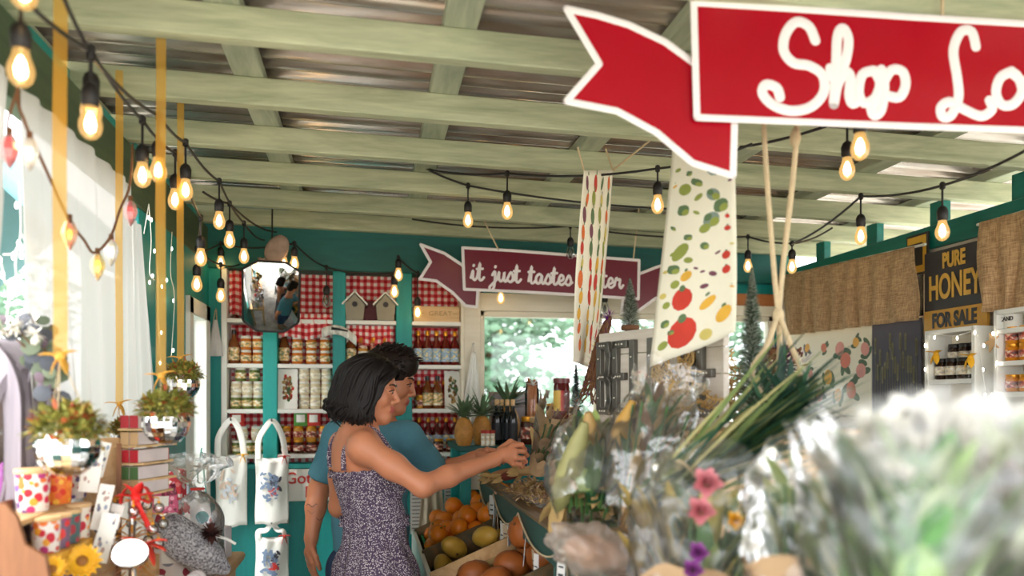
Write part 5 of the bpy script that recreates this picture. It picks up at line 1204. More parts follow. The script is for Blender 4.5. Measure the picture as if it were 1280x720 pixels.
# dried seed head on a white stick
q = PD(264, 668, 2.5); t = thing('dried_seedhead', 'dark brown dried seed head with a white stem beside the plush bird', 'dried flower', q); mb = MB(); rnd = random.Random(5)
for _ in range(190):
    d = Vector((rnd.gauss(0, 1)-.3, rnd.gauss(0, 1), rnd.gauss(0, .8)+.2)); mb.blade((0, 0, 0), d, rnd.uniform(.03, .046), .010, .1, 3)
mb.build('seed_head', cm(84, 46, 38, .8), t); mb = MB(); mb.tube([(0, 0, 0), (.05, -.01, -.015), (.075, -.012, -.03)], .0045, 8); mb.build('stem', 'white', t)
# white box at the end
t = up('paper_box', 'small white patterned box at the far end of the table', 'box', 272, 2.84, TZ+.001, .08, .06, .11, cm(226, 220, 222), -.2, cm(196, 180, 190))
# ornament stand with glass baubles, red bow, disc lamp
q = PD(165, 690, 2.06); t = thing('ornament_stand', 'chrome ornament stand with clear glass baubles behind the disc lamp', 'stand', (q.x, q.y, TZ)); hz = PD(165, 622, 2.06).z-TZ; rnd = random.Random(9)
mb = MB(); mb.tube([(0, 0, 0), (0, 0, hz)], .009, 12); mb.build('pole', 'chrome', t); mb = MB(); mb.lathe([(.05, 0), (.05, .006), (.02, .012), (0, .012)], 20); mb.build('base', 'chrome', t)
k = 0
for i, z in enumerate((hz-.012, hz-.06, hz-.105)):
    for a in range(5):
        an = 2*PI*a/5+i*.6; r = .065+.014*(i % 2); tip = (r*math.cos(an), r*math.sin(an), z+.01)
        mb = MB(); mb.tube([(0, 0, z), (r*.6*math.cos(an), r*.6*math.sin(an), z+.014), tip], .0018, 5); mb.build('arm', 'goldlid', t)
        mb = MB(); c_ = (tip[0], tip[1], tip[2]-.026); mb.ell(c_, .014, 12, 8); b = mb.build('glass_bauble', clear('bauble_glass', (1, .98, .94, 1), .3, .05) if k == 0 else MT['bgl'], t); MT.setdefault('bgl', b.data.materials[0]); k = 1
        mb = MB(); mb.lathe([(.004, -.013), (.004, -.009), (.001, -.007), (.001, 0)], 8); mb.build('bauble_cap', 'goldlid', b, loc=tip)
mb = MB()
for _ in range(120):
    a = rnd.uniform(0, 6.3); z = rnd.uniform(.03, hz-.05); mb.blade((.02*math.cos(a), .02*math.sin(a), z), (math.cos(a), math.sin(a), rnd.uniform(-.6, .6)), rnd.uniform(.03, .06), .006, .2, 3)
mb.build('gold_tinsel', 'goldlid', t)
q2_ = PD(172, 622, 2.03); t = thing('red_bow', 'big red fabric bow on top of the ornament stand', 'bow', q2_); mb = MB()
for sg in (-1, 1):
    mb.surf(lambda u, v: (sg*(.006+.05*math.sin(PI*u)**.8*1.0*(u)), -.012+.03*(v-.5)*(1 if u > .2 else .5), .02*math.sin(2*PI*u)+.012*math.sin(PI*u)), 14, 3)
    mb.surf(lambda u, v: (sg*.02*u+.014*(v-.5)+.012*u, -.012-.006*math.sin(u*6), -.085*u*(1 if sg > 0 else .6)), 12, 3)
mb.ell((0, -.012, 0), (.012, .012, .012), 10, 8)
for d in ((1, .6), (-1, .5), (.3, 1), (-.4, .9)): mb.blade((0, -.012, 0), (d[0], -.3, d[1]), .05, .03, .5, 5)
mb.build('bow_loops', cm(222, 40, 34, .6), t, solid=.001)
q3 = PD(163, 692, 1.86); t = thing('disc_lamp', 'small round disc lamp glowing white in front of the ornament stand', 'lamp', (q3.x, q3.y, TZ)); zc = q3.z-TZ
mb = MB(); mb.at(TR((0, 0, zc), (math.radians(42), 0, .25))); mb.lathe([(.037, -.012), (.040, -.008), (.040, .002), (.0368, .004)], 32); hd = mb.build('lamp_head', 'chrome', t)
mb = MB(); mb.at(TR((0, 0, zc), (math.radians(42), 0, .25))); mb.lathe([(.0375, .0042), (.0375, .006), (.0, .0068)], 32); mb.build('glowing_disc', 'lampglow', hd)
mb = MB(); mb.tube(catmull([(0, .0, zc-.012), (.004, .012, zc-.06), (.0, .01, .008)], 6), .006, 8); mb.lathe([(.035, 0), (.035, .006), (.01, .01), (0, .01)], 20); mb.build('stem', 'chrome', t)
q4 = PD(178, 660, 1.98); mb = MB(); mb.at(TR(PD(182, 680, 1.97)))
for d in ((1, .5), (-1, .7), (.6, -1), (-.2, -1), (.8, 0)): mb.blade((0, 0, 0), (d[0], -.3, d[1]), .06, .022, .5, 5)
tag(mb.build('red_ribbon_bow', cm(224, 60, 40, .6), solid=.001), 'small orange-red ribbon bow right of the glowing lamp', 'bow')
# sunflowers at the foot of the stand
for px, py, D, s_, lb in ((103, 702, 1.82, .042, 'yellow artificial sunflower nearest the card rack'), (66, 712, 1.70, .030, 'small yellow sunflower beside the brown side panel'), (94, 688, 1.92, .028, 'small yellow sunflower tucked under the yellow shelf')):
    q = PD(px, py, D); t = thing('sunflower', lb, 'flower', q, (1.1, 0, .2), group='artificial sunflowers'); mb = MB()
    for r_ in range(3):
        for k in range(16): a = 2*PI*k/16+r_*.2; mb.blade((math.cos(a)*s_*.25, math.sin(a)*s_*.25, .002*r_), (math.cos(a), math.sin(a), .25+.3*r_), s_*(.8-.12*r_), s_*.3, .3, 3)
    mb.build('petals', 'yellow', t); mb = MB(); mb.ell((0, 0, .004), (s_*.34, s_*.34, s_*.18), 14, 8); mb.build('flower_centre', cm(150, 96, 30), t); mb = MB(); mb.tube([(0, 0, 0), (0, -.01, -.05), (0, -.03, -.09)], .004, 6); mb.build('stem', 'leaf', t)
# wire basket loop and open kraft tray in front
q = PD(200, 712, 2.0); t = thing('kraft_tray', 'open kraft paper tray of trinkets in front of the plush bird', 'tray', (q.x+.02, q.y+.1, TZ)); mb = MB(); mb.bb(-.08, .08, -.07, .07, 0, .006)
for a, b, c_, d in ((-.08, -.074, -.07, .07), (.074, .08, -.07, .07), (-.08, .08, -.07, -.064), (-.08, .08, .064, .07)): mb.bb(a, b, c_, d, 0, .06)
mb.build('tray_body', 'card', t)
rnd = random.Random(33)
for k in range(9):
    b = MB(); b.ell((0, 0, 0), rnd.uniform(.018, .026), 12, 8); x, y = rnd.uniform(-.05, .05), rnd.uniform(-.04, .04)
    o = b.build('bauble', rnd.choice([MT['bgl'], MT['goldlid'], cm(220, 210, 214, .2), MT['chrome']]), None, loc=(q.x+.02+x, q.y+.1+y, TZ+.03+.024*(k % 3)))
    tag(o, 'small shiny bauble among trinkets in the kraft tray', 'bauble', 'baubles in the kraft tray')
# ================================================================ produce counter
CX, CZ = .53, 1.12                  # front edge and top height
CY1 = 3.84
t = thing('produce_counter', 'dark green wooden produce counter running along the right', 'counter', (1.0, 2.2, 0)); Lc = t.location
def part(nm, m_, boxes, bev=.003, lab=None, par=None):
    mb = MB()
    for b in boxes: mb.bb(*b)
    return mb.build(nm, m_, par or t, world=True, bevel=bev, label=lab)
part('counter_top', 'worn', [(CX+.065, 1.46, .45, CY1, CZ-.05, CZ-.025)])
part('front_rail', 'worn', [(CX, CX+.07, .45, CY1, CZ-.012, CZ)], lab='worn brown-green top rail')
part('front_apron', 'dkgreen', [(CX+.002, CX+.028, .45, CY1, CZ-.105, CZ-.012)])
part('end_panel', 'teal', [(CX+.03, 1.46, CY1-.03, CY1, .05, CZ-.03)])
for y in (.7, 1.55, 2.42, 3.12, 3.78): part('post', 'dkgreen', [(CX+.03, CX+.10, y-.035, y+.035, 0, CZ-.05)])
for y in (.7, 2.2, 3.7): part('rear_post', 'dkgreen', [(1.38, 1.46, y-.035, y+.035, 0, CZ-.05)])
part('lower_back_panel', 'dkgreen', [(.98, 1.0, .45, CY1, .3, CZ-.05)])
# sloping bins in front
t2 = thing('sloping_bins', 'white fronted sloping produce bins beneath the counter edge', 'bins', (.4, 3.0, 0))
FX, FZ, BX, BZ = .235, .80, .75, 1.07
part('front_board', 'white', [(FX-.02, FX, .9, 4.02, FZ-.16, FZ+.05)], par=t2)
mb = MB(); mb.add([(FX, .9, FZ-.07), (BX, .9, BZ-.12), (BX, 4.0, BZ-.12), (FX, 4.0, FZ-.07)], [(0, 1, 2, 3)]); mb.build('sloping_floor', 'dkgreen', t2, world=True, solid=.015)
def div(y, m_='worn'): mb = MB(); mb.add([(FX-.01, y, FZ-.07), (BX-.17, y, BZ-.19), (BX-.17, y, BZ-.06), (FX-.01, y, FZ+.06)], [(0, 1, 2, 3)]); return mb.build('divider', m_, t2, world=True, solid=.014)
for y in (2.0, 2.40, 3.98): div(y)
div(2.97, 'pine'); div(3.41)
part('leg', 'dkgreen', [(FX, FX+.06, 1.0, 1.06, 0, FZ-.1)], par=t2); part('leg', 'dkgreen', [(FX, FX+.06, 3.9, 3.96, 0, FZ-.1)], par=t2)
def floorz(x): return FZ-.07+(BZ-.12-FZ+.07)*(x-FX)/(BX-FX)+.008
# green tissue paper liner and the orange crate
t = thing('green_tissue', 'bright green tissue paper lining under the oranges', 'tissue paper', (.36, 3.7, floorz(.255)))
mb = MB(); mb.surf(lambda u, v: (.255-.36+.36*u, 3.43-3.7+.53*v, .012+.154*u+.012*mnoise.noise((u*9, v*13, 2))+(.075 if v < .04 or v > .96 or u < .04 else 0)), 40, 50); mb.build('sheet', cm(20, 128, 76, .7), t, solid=.001)
rnd = random.Random(21)
def heap(proto, n, x0, x1, y0, y1, r, z_of, label, group, rots=True):
    placed = []; tries = 0
    while len(placed) < n and tries < 30000:
        tries += 1; x, y = rnd.uniform(x0, x1), rnd.uniform(y0, y1); z = z_of(x, y)+r
        # drop on top of what is already there
        for (a, b, c) in placed:
            d2 = (x-a)**2+(y-b)**2
            if d2 < (2*r)**2*.96: z = max(z, c+math.sqrt((2*r)**2*.96-d2))
        if z > z_of(x, y)+r*(2.6 if tries < 12000 else 3.6): continue
        placed.append((x, y, z))
    for i, p in enumerate(placed):
        dup(proto, p, (rnd.uniform(0, 6), rnd.uniform(0, 6), rnd.uniform(0, 6)), label, group)
def fruitproto(nm, m_, r, asp, stemm, wob=None):
    t = thing(nm, 'x', nm.replace('_', ' '), (0, 0, -50)); mb = MB(); mb.ell((0, 0, 0), (r*asp[0], r*asp[1], r*asp[2]), 20, 14, wob=wob); mb.build('flesh', m_, t, smooth=180)
    mb = MB(); mb.at(TR((0, 0, r*asp[2]*.97))); mb.lathe([(r*.12, -.002), (r*.1, .003), (0, .004)], 6); mb.build('stem', stemm, t); return t
ORG = fruitproto('orange', 'orange', .043, (1, 1, .94), 'leaf')
heap(ORG, 62, .29, .60, 3.47, 3.93, .043, lambda x, y: floorz(x)+.03, 'ripe orange heaped on the green tissue paper', 'oranges')
MNG = fruitproto('melon', mat('golden_melon_rind', S(196, 152, 56), .5, 0, .4, 14), .044, (.95, 1.5, .9), 'twig')
heap(MNG, 8, .29, .60, 3.04, 3.33, .052, lambda x, y: floorz(x)-.004, 'yellow-green melon piled in the bin in front of the oranges', 'melons')
SQ = fruitproto('winter_squash', mat('brown_orange_squash_rind', S(168, 92, 38), .5, 0, .35, 9), .066, (1, 1, .82), 'twig', wob=lambda p: 1+.05*math.cos(9*math.atan2(p.y, p.x)))
for i, (x, y, dz) in enumerate([(.60, 2.86, .0), (.50, 2.78, 0), (.60, 2.70, 0), (.38, 2.88, 0), (.42, 2.66, 0), (.55, 2.80, .10)]):
    dup(SQ, (x, y, floorz(x)+.062+dz), (.2*i, .3, i), ['large orange squash at the back of the near bin under the counter', 'orange squash in the middle of the near bin', 'orange squash nearest the green counter post', 'squash right behind the wooden bin sign', 'squash at the white front board of the near bin', 'squash stacked on the other squashes in the near bin'][i], 'squashes')
c_ = PY(622, 704, 2.955); t = thing('bin_sign', 'weathered wooden bin sign with faint dark lettering in front of the squashes', 'sign', c_, (0, -.36, 0)); mb = MB(); mb.bb(-.075, .075, -.006, .004, -.026, .026); mb.build('sign_board', 'straw', t, bevel=.002)
text('for the Season', .022, 'brown', t, (0, -.0072, 0))
# twine with paper price tags along the apron
tw = [PX(px, py, CX-.012) for px, py in ((572, 588), (577, 608), (600, 640))]
t = thing('twine_garland', 'jute twine garland of paper tags strung along the counter front', 'garland', (CX-.01, 3.0, CZ-.03)); Lg = t.location
ys = [3.80, 3.35, 2.78, 2.1, 1.4]; mb = MB(); P = []
for i in range(len(ys)-1):
    for j in range(12): u = j/12; P.append(Vector((CX-.008, ys[i]+(ys[i+1]-ys[i])*u, CZ-.02-.075*4*u*(1-u))))
mb.tube([p-Lg for p in P], .0035, 6); mb.build('twine', 'rope', t)
MT['tagbeige'] = cm(196, 172, 140); MT['tagwhite'] = cm(226, 222, 216)
for i, k in enumerate((3, 5, 9, 10, 12, 14, 15, 17, 18, 19, 21, 27, 29, 30, 36, 37, 43, 44)):
    p = P[min(k, len(P)-1)]-Lg; h_ = .075+.03*((i*7) % 3)/3; mb = MB(); mb.at(TR((p.x-.006, p.y, p.z), (0, .08*((i % 3)-1), .25*((i % 5)-2)))); mb.bb(-.0008, .0008, -.016, .016, -h_, -.004)
    tg = mb.build('paper_tag', 'tagwhite' if i % 3 else 'tagbeige', t, label='white tag' if i % 3 else 'beige tag')
    mb = MB(); mb.at(TR((p.x-.006, p.y, p.z), (0, .08*((i % 3)-1), .25*((i % 5)-2)))); mb.bb(-.0016, -.001, -.010, .010, -h_*.8, -h_*.72); mb.bb(-.0016, -.001, -.010, .010, -h_*.55, -h_*.5); mb.build('tag_lines', 'black_ink', tg)
# price strip boards seen past the oranges (white boards with lines at the far end)
for px0, py, D, lb in ((521, 640, 4.2, 'small picture board leaning against the back panel beyond the dress'), (563, 622, 4.15, 'white lined list board beyond the oranges')):
    q = PY(px0, py, 4.408); t = thing('list_board', lb, 'board', q); mb = MB(); mb.bb(-.035, .035, -.004, .004, -.12, .12); mb.build('board', 'tagwhite', t)
    mb = MB(); [mb.bb(-.026, .026, -.0055, -.0045, z, z+.004) for z in (-.09, -.07, -.05, -.03, -.01, .01, .03, .05, .07, .09)]; mb.build('printed_lines', 'black_ink', t)
q = PY(540, 640, 4.375); t = thing('hanging_cloth', 'beige cloth bag hanging beyond the oranges', 'cloth', q); mb = MB(); mb.surf(lambda u, v: ((.05+.03*v)*(2*u-1), .016*math.sin(u*16)*(.3+v), .18-.36*v), 40, 8); mb.build('cloth_body', cm(206, 190, 166, .9), t, solid=.003)
# ================================================================ on the counter, far to near
def onc(px, D): p = PD(px, 500, D); return Vector((p.x, p.y, CZ+.001))
# rear riser shelf
xr0, xr1, yr0, yr1, zr = .70, 1.30, 1.9, 3.55, PD(730, 527, 2.9).z
t = thing('riser_shelf', 'pale wooden riser shelf standing on the back of the counter', 'shelf', (1.0, 2.7, CZ-.024)); mb = MB(); mb.bb(-.28, .30, -.8, .85, zr-CZ, zr-CZ+.024); mb.build('shelf_board', 'pine', t, bevel=.003)
for y in (-.78, .0, .80): mb = MB(); mb.bb(-.2, .22, y, y+.024, 0, zr-CZ); mb.build('support', 'pine', t, bevel=.002)
RZ = zr+.001
# back table behind the counter end, under the window
q = PD(640, 560, 4.1)
t = thing('window_ledge_table', 'low table below the back window carrying pineapples and bottles', 'table', (.95, 4.1, 0)); ztab = PD(630, 556, 3.95).z
mb = MB(); mb.bb(-.52, .9, -.24, .3, ztab-.03, ztab); mb.build('table_top', 'teal_h', t, bevel=.003)
for a in (-.48, .86):
    for b in (-.2, .26): mb = MB(); mb.bb(a-.025, a+.025, b-.025, b+.025, 0, ztab-.03); mb.build('leg', 'teal', t)
def ont(px, D): p = PD(px, 500, D); return Vector((p.x, p.y, ztab+.001))
for i, (px, D) in enumerate(((621, 3.98), (634, 4.02), (641, 3.96), (627, 4.1))):
    dup(BOT['black'], ont(px, D), (0, 0, 0), ['black bottle leftmost of the four dark bottles on the ledge', 'black bottle in the middle of the dark bottles on the ledge', 'black bottle rightmost of the four dark bottles on the ledge', 'black bottle standing behind the other dark bottles on the ledge'][i], 'dark bottles under the window', (.72, .72, .95))
def pineapple(px, D, s_, lb, seed, zz=None):
    p = ont(px, D); t = thing('pineapple', lb, 'pineapple', p, group='pineapples on the ledge'); r = random.Random(seed)
    mb = MB()
    mb.surf(lambda u, v: (lambda k, R: (R*k*math.cos(2*PI*u), R*k*math.sin(2*PI*u), .15*s_*v))(1+.06*abs(math.sin(8*PI*u+9*v*PI/2))*abs(math.sin(8*PI*u-9*v*PI/2)), s_*.052*max(.25, math.sin(PI*(.14+.74*v))**.55)), 64, 30, cu=True); mb.ell((0, 0, .15*s_), (.03*s_, .03*s_, .01), 10, 6); mb.build('fruit_body', mat('pineapple_rind', S(196, 136, 62), .55, 0, .4, 60), t, smooth=50)
    mb = MB()
    for _ in range(46):
        a = r.uniform(0, 2*PI); e_ = r.uniform(.15, 1.3); mb.blade((0, 0, .145*s_+.02*r.random()), (math.cos(a)*math.cos(e_), math.sin(a)*math.cos(e_), math.sin(e_)), s_*r.uniform(.09, .17), .02*s_, .35, 5)
    mb.build('crown_leaves', [cm(92, 118, 84)], t)
pineapple(580, 3.86, .86, 'pineapple with spiky crown nearest the shoppers on the ledge', 1); pineapple(602, 3.95, .9, 'second pineapple beside the dark bottles', 2); pineapple(635, 4.22, 1.18, 'pineapple standing behind the black bottles', 4)
for i, px in enumerate((604, 610, 616)): p = ont(px, 3.84); t = thing('spice_jar', f'small white labelled jar, {ORD[i]} from left before the black bottles', 'jar', p, group='small jars before the bottles'); mb = MB(); mb.lathe([(.011, 0), (.011, .06), (0, .06)], 14); mb.build('jar_body', LBP, t); mb = MB(); mb.lathe([(.012, .06), (.012, .075), (0, .075)], 14); mb.build('jar_lid', cm(190, 60, 50), t)
p = ont(660, 3.98); dup(JARS['dark'], p, None, 'flower-labelled jar right of the black bottles', None, (1.3, 1.3, 1.9))
p = PD(640, 520, 4.33); t = thing('landscape_picture', 'framed landscape picture standing under the back window', 'picture', (p.x, p.y, ztab+.001), (-.06, 0, 0)); w_, h_ = .125, PD(640, 490, 4.33).z-ztab
mb = MB(); [mb.bb(*b) for b in ((-w_, -w_+.012, -.01, .01, 0, h_), (w_-.012, w_, -.01, .01, 0, h_), (-w_, w_, -.01, .01, h_-.012, h_), (-w_, w_, -.01, .01, 0, .012))]; mb.build('picture_frame', cm(168, 146, 130), t); mb = MB(); mb.bb(-w_+.01, w_-.01, -.002, .002, .01, h_-.01); tt = NT('landscape_print'); ss = tt.new('ShaderNodeSeparateXYZ'); cc = tt.new('ShaderNodeTexCoord'); tt.link(cc.outputs['Object'], ss.inputs[0]); tt.base(tt.ramp(tt.math('ADD', tt.math('MULTIPLY', ss.outputs[2], 1/h_), tt.math('MULTIPLY', tt.noise(tt.coord(), 22, 4), .25)), [(.3, S(70, 56, 56)), (.6, S(110, 100, 104)), (.85, S(170, 160, 166))])); tt.set(Roughness=.6); mb.build('picture_print', tt.m, t)
# things on the riser shelf
p = PD(665, 500, 3.6); zj = PD(665, 507, 3.55).z
t = thing('cinnamon_jar', 'glass jar of brown cinnamon sticks with white ribbon by the window', 'jar', ont(665, 4.0)); hj = PD(665, 477, 4.0).z-ztab
mb = MB(); mb.lathe([(.034, 0), (.036, .004), (.036, hj*.86), (.03, hj*.92), (.03, hj)], 20); mb.build('glass_body', 'glass', t); mb = MB(); r = random.Random(2)
for _ in range(22): a, q_ = r.uniform(0, 6.3), r.uniform(0, .024); mb.tube([(q_*math.cos(a), q_*math.sin(a), hj*.45), (q_*.9*math.cos(a+.3), q_*.9*math.sin(a+.3), hj*r.uniform(.9, 1.06))], .0045, 6)
mb.build('cinnamon_sticks', cm(184, 112, 62), t); mb = MB(); mb.lathe([(.0, .003), (.033, .003), (.033, hj*.45), (0, hj*.45)], 16); mb.build('filling', cm(206, 150, 100), t); mb = MB(); [mb.blade((0, -.037, hj*.93), (dx, -.3, dz), .05, .018, .6, 4) for dx, dz in ((1, .6), (-1, .6), (.4, 1), (-.4, .9))]; mb.build('ribbon', 'paper', t)
def onr(px, D): q = PD(px, 500, D); return Vector((q.x, q.y, zr+.0008))
p = onr(702, 3.25); t = thing('sauce_jar', 'large dark red sauce jar with yellow label beside the small tree', 'jar', p); hj = PD(702, 473, 3.25).z-p.z
mb = MB(); mb.lathe([(.03, 0), (.033, .005), (.033, hj*.82), (.03, hj*.86), (.03, hj*.9)], 20); mb.build('jar_body', cm(86, 20, 24, .12), t); mb = MB(); mb.lathe([(.0335, hj*.2), (.0335, hj*.7)], 20); tt = NT('red_yellow_label'); ss = tt.new('ShaderNodeSeparateXYZ'); cc = tt.new('ShaderNodeTexCoord'); tt.link(cc.outputs['Object'], ss.inputs[0]); tt.base(tt.ramp(tt.math('ADD', tt.math('MULTIPLY', ss.outputs[0], 20), .62), [(.3, S(232, 190, 70)), (.45, S(190, 34, 40)), (.75, S(90, 20, 26))])); mb.build('jar_label', tt.m, t); mb = MB(); mb.lathe([(.034, hj*.88), (.034, hj), (0, hj)], 20); mb.build('jar_lid', cm(104, 40, 44, .35), t)
p = onr(690, 3.4); dup(JARS['dark'], p, None, 'small dark jar left of the big sauce jar', None, (.9, .9, .85)); p = onr(718, 3.12); dup(JARS['golden'], p, None, 'small pale-lidded jar at the foot of the dark bottle-brush tree', None, (.8, .8, .7)); 
def brushtree(lb, base, h, r, seed, snow=.0, basem='pine', n=900, colr=(44, 70, 58)):
    t = thing('bottle_brush_tree', lb, 'ornament tree', base, group='bottle-brush trees'); q = random.Random(seed); hb = h*.1
    mb = MB(); mb.lathe([(r*.55, 0), (r*.62, hb*.2), (r*.62, hb*.85), (r*.5, hb), (0, hb)], 14); mb.build('wooden_base', basem, t); mb = MB(); mb.tube([(0, 0, hb), (0, 0, h*.97)], .003, 6); mb.build('wire_trunk', 'twig', t)
    mb = MB(); tp = MB()
    for i in range(n):
        v = q.random()**.8; z = hb+(h-hb)*v; R = r*(1-v)*q.uniform(.75, 1.0)+.004; a = q.uniform(0, 6.3); d = Vector((math.cos(a), math.sin(a), q.uniform(.15, .55)))
        (tp if q.random() < snow else mb).blade((0, 0, z-R*.2), d, R, .0035+.03*h*.06, .15, 2)
    mb.build('bristles', cm(*colr), t, smooth=0)
    if snow: tp.build('frosted_bristles', cm(206, 212, 200), t, smooth=0)
p = onr(720, 2.98); brushtree('small dark green bottle-brush tree on a wooden base beside the jars', p, PD(720, 455, 2.98).z-p.z, .044, 1, .05, 'pine', 1800)
# BELIEVE board
a, b = PD(752, 500, 2.78), PD(908, 500, 2.28); z0, z1 = zr+.0008, PD(752, 417, 2.78).z
mid = (a+b)/2; ang = math.atan2(b.y-a.y, b.x-a.x); ln = (b-a).length; t = thing('believe_board', 'pale wooden board with raised grey metal letters on the riser', 'sign', (mid.x, mid.y, z0), (0, 0, ang))
mb = MB(); n = 4; hb = z1-z0
for k in range(n): mb.bb(-ln/2, ln/2, -.012, .012, hb*k/n, hb*(k+1)/n-.002)
mb.build('board', 'paleboard', t, bevel=.002)
LET = {'B': [[(0, 0), (0, 1), (.45, 1), (.55, .85), (.5, .58), (.38, .52), (.55, .42), (.6, .15), (.48, 0), (0, 0)], [(0, .52), (.38, .52)]], 'E': [[(.55, 1), (0, 1), (0, 0), (.55, 0)], [(0, .52), (.42, .52)]], 'L': [[(0, 1), (0, 0), (.55, 0)]], 'I': [[(0, 0), (0, 1)]], 'V': [[(0, 1), (.3, 0), (.6, 1)]]}
x = -ln/2+.012; H = hb*.72; adv = (ln-.02)/6.4
for ch in 'BELIEVE':
    mb = MB(); sx = adv*1.05
    for s_ in LET[ch]:
        P = [(x+.008+px*sx, hb*.13+pz*H) for px, pz in s_]
        for k in range(len(P)-1):
            (x0, y0), (x1, y1) = P[k], P[k+1]; L_ = math.hypot(x1-x0, y1-y0); mb.box(((x0+x1)/2, -.021, (y0+y1)/2), (L_+.024, .018, .025), (0, -math.atan2(y1-y0, x1-x0), 0))
    lt = mb.build('metal_letter', 'zinc', t, bevel=.002)
    mb = MB()
    for s_ in LET[ch]:
        for k in range(len(s_)-1):
            if math.hypot(s_[k+1][0]-s_[k][0], s_[k+1][1]-s_[k][1]) > .3:
                for u in (.2, .5, .8): px, pz = s_[k][0]+(s_[k+1][0]-s_[k][0])*u, s_[k][1]+(s_[k+1][1]-s_[k][1])*u; mb.ell((x+.008+px*sx, -.031, hb*.13+pz*H), .0032, 8, 6)
    mb.build('bulb_stud', cm(226, 220, 206, .3), lt); x += adv*(.5 if ch == 'I' else 1)
def ontop(px, D, z): q = PD(px, 500, D); return Vector((q.x, q.y, z))
q = a.lerp(b, (797-752)/(908-752)*.92); p = Vector((q.x, q.y, z0+hb)); brushtree('frost-tipped bottle-brush tree standing on top of the metal-lettered board', p, PD(797, 348, (q.x*ST+q.y*CT)).z-p.z, .050, 2, .35, 'twig', 2200, (92, 102, 78))
pb = ontop(940, 2.15, zr+.0008); brushtree('tall frosted bottle-brush tree beside the rope hanger', pb, PD(945, 335, 2.15).z-pb.z, .080, 3, .4, 'twig', 4200, (90, 108, 84))
# twig cornucopias
def horn(lb, P, R, seed, n, m_, tins=None):
    t = thing('twig_cornucopia', lb, 'cornucopia', P[0], group='twig cornucopias'); L = Vector(P[0]); q = random.Random(seed); C_ = catmull([Vector(p)-L for p in P], 8); mb = MB(); N = len(C_)
    for k in range(n):
        a0 = q.uniform(0, 6.3); tw_ = q.uniform(-4, 4); i0 = q.randint(0, N//3); i1 = q.randint(N//2, N-1); pts = []
        for i in range(i0, i1+1):
            v = i/(N-1); d = (C_[min(i+1, N-1)]-C_[max(i-1, 0)]).normalized(); x_, y_, _ = frame_from(d, Vector((.3, .8, .2))); rr = (R[0]*(1-v)+R[1]*v)*(1+.12*math.sin(i*1.7+k)); an = a0+tw_*v; pts.append(C_[i]+x_*rr*math.cos(an)+y_*rr*math.sin(an))
        if len(pts) > 2: mb.tube(pts, q.uniform(.0018, .004), 5)
    mb.build('twigs', m_, t)
    if tins:
        mb = MB()
        for _ in range(420):
            i = q.randint(0, N-1); v = i/(N-1); d = Vector((q.gauss(0, 1), q.gauss(0, 1), q.gauss(0, 1))).normalized(); rr = (R[0]*(1-v)+R[1]*v); mb.blade(C_[i]+d*rr*.9, d+Vector((0, 0, .4)), .03, .003, .2, 2)
        mb.build('purple_tinsel', 'purple', t, smooth=0)
horn('brown twig cornucopia with purple tinsel behind the lettered board', [PD(738, 505, 2.92), PD(746, 470, 2.92), PD(752, 430, 2.9), PD(762, 395, 2.88)], (.05, .006), 1, 70, 'twig', True)
horn('wide straw cornucopia behind the vegetable towel', [PD(905, 465, 2.35), PD(880, 480, 2.4), PD(850, 470, 2.45), PD(835, 455, 2.5)], (.13, .05), 2, 130, 'straw')
horn('dark purple twig ball behind the tall frosted tree', [PD(985, 470, 2.45), PD(965, 465, 2.5), PD(950, 460, 2.5)], (.09, .06), 3, 60, 'twig', True)
# corn cobs, garlic and paper in the near trays
def cob(px, py, D, rot, lb, m_='straw', sc=1):
    t = thing('ornamental_corn', lb, 'corn', PD(px, py, D), rot, group='ornamental corn cobs'); t.scale = (sc,)*3; mb = MB(); mb.lathe([(.006, -.08), (.018, -.05), (.021, 0), (.016, .05), (.006, .085)], 14, wob=lambda a, z: 1+.06*math.sin(9*a)*math.sin(z*260)); mb.build('cob', m_, t)
    mb = MB(); q = random.Random(px); [mb.blade((0, 0, -.05), (q.gauss(0, .5), q.gauss(0, .5), -1), .07, .022, .2, 4) for _ in range(7)]; mb.build('husk', 'straw', t)
cob(644, 592, 3.35, (1.2, .6, .8), 'dark red corn cob at the far end of the counter', cm(120, 50, 40)); cob(630, 592, 3.5, (1.3, .2, 1.3), 'tan corn cob nearest the hand', cm(176, 120, 80)); cob(664, 588, 3.2, (1.4, .5, .5), 'pale corn cob beneath the kraft wrap', cm(190, 150, 100))
t = thing('dried_flower_heap', 'heap of tan dried flower heads on the counter below the hand', 'dried flowers', onc(664, 3.0)); mb = MB(); q = random.Random(3)
for _ in range(900):
    x, y = q.gauss(0, .035), q.gauss(0, .10); z = .02+.07*math.exp(-(x/.07)**2-(y/.14)**2)*q.random(); mb.mat(q.choice((0, 0, 1, 2))); mb.blade((x, y, z), (q.gauss(0, 1), q.gauss(0, 1), q.random()), .022, .010, .2, 2)
o = mb.build('florets', ['straw', cm(170, 128, 98), cm(206, 176, 140)], t, smooth=0); o['kind'] = 'stuff'
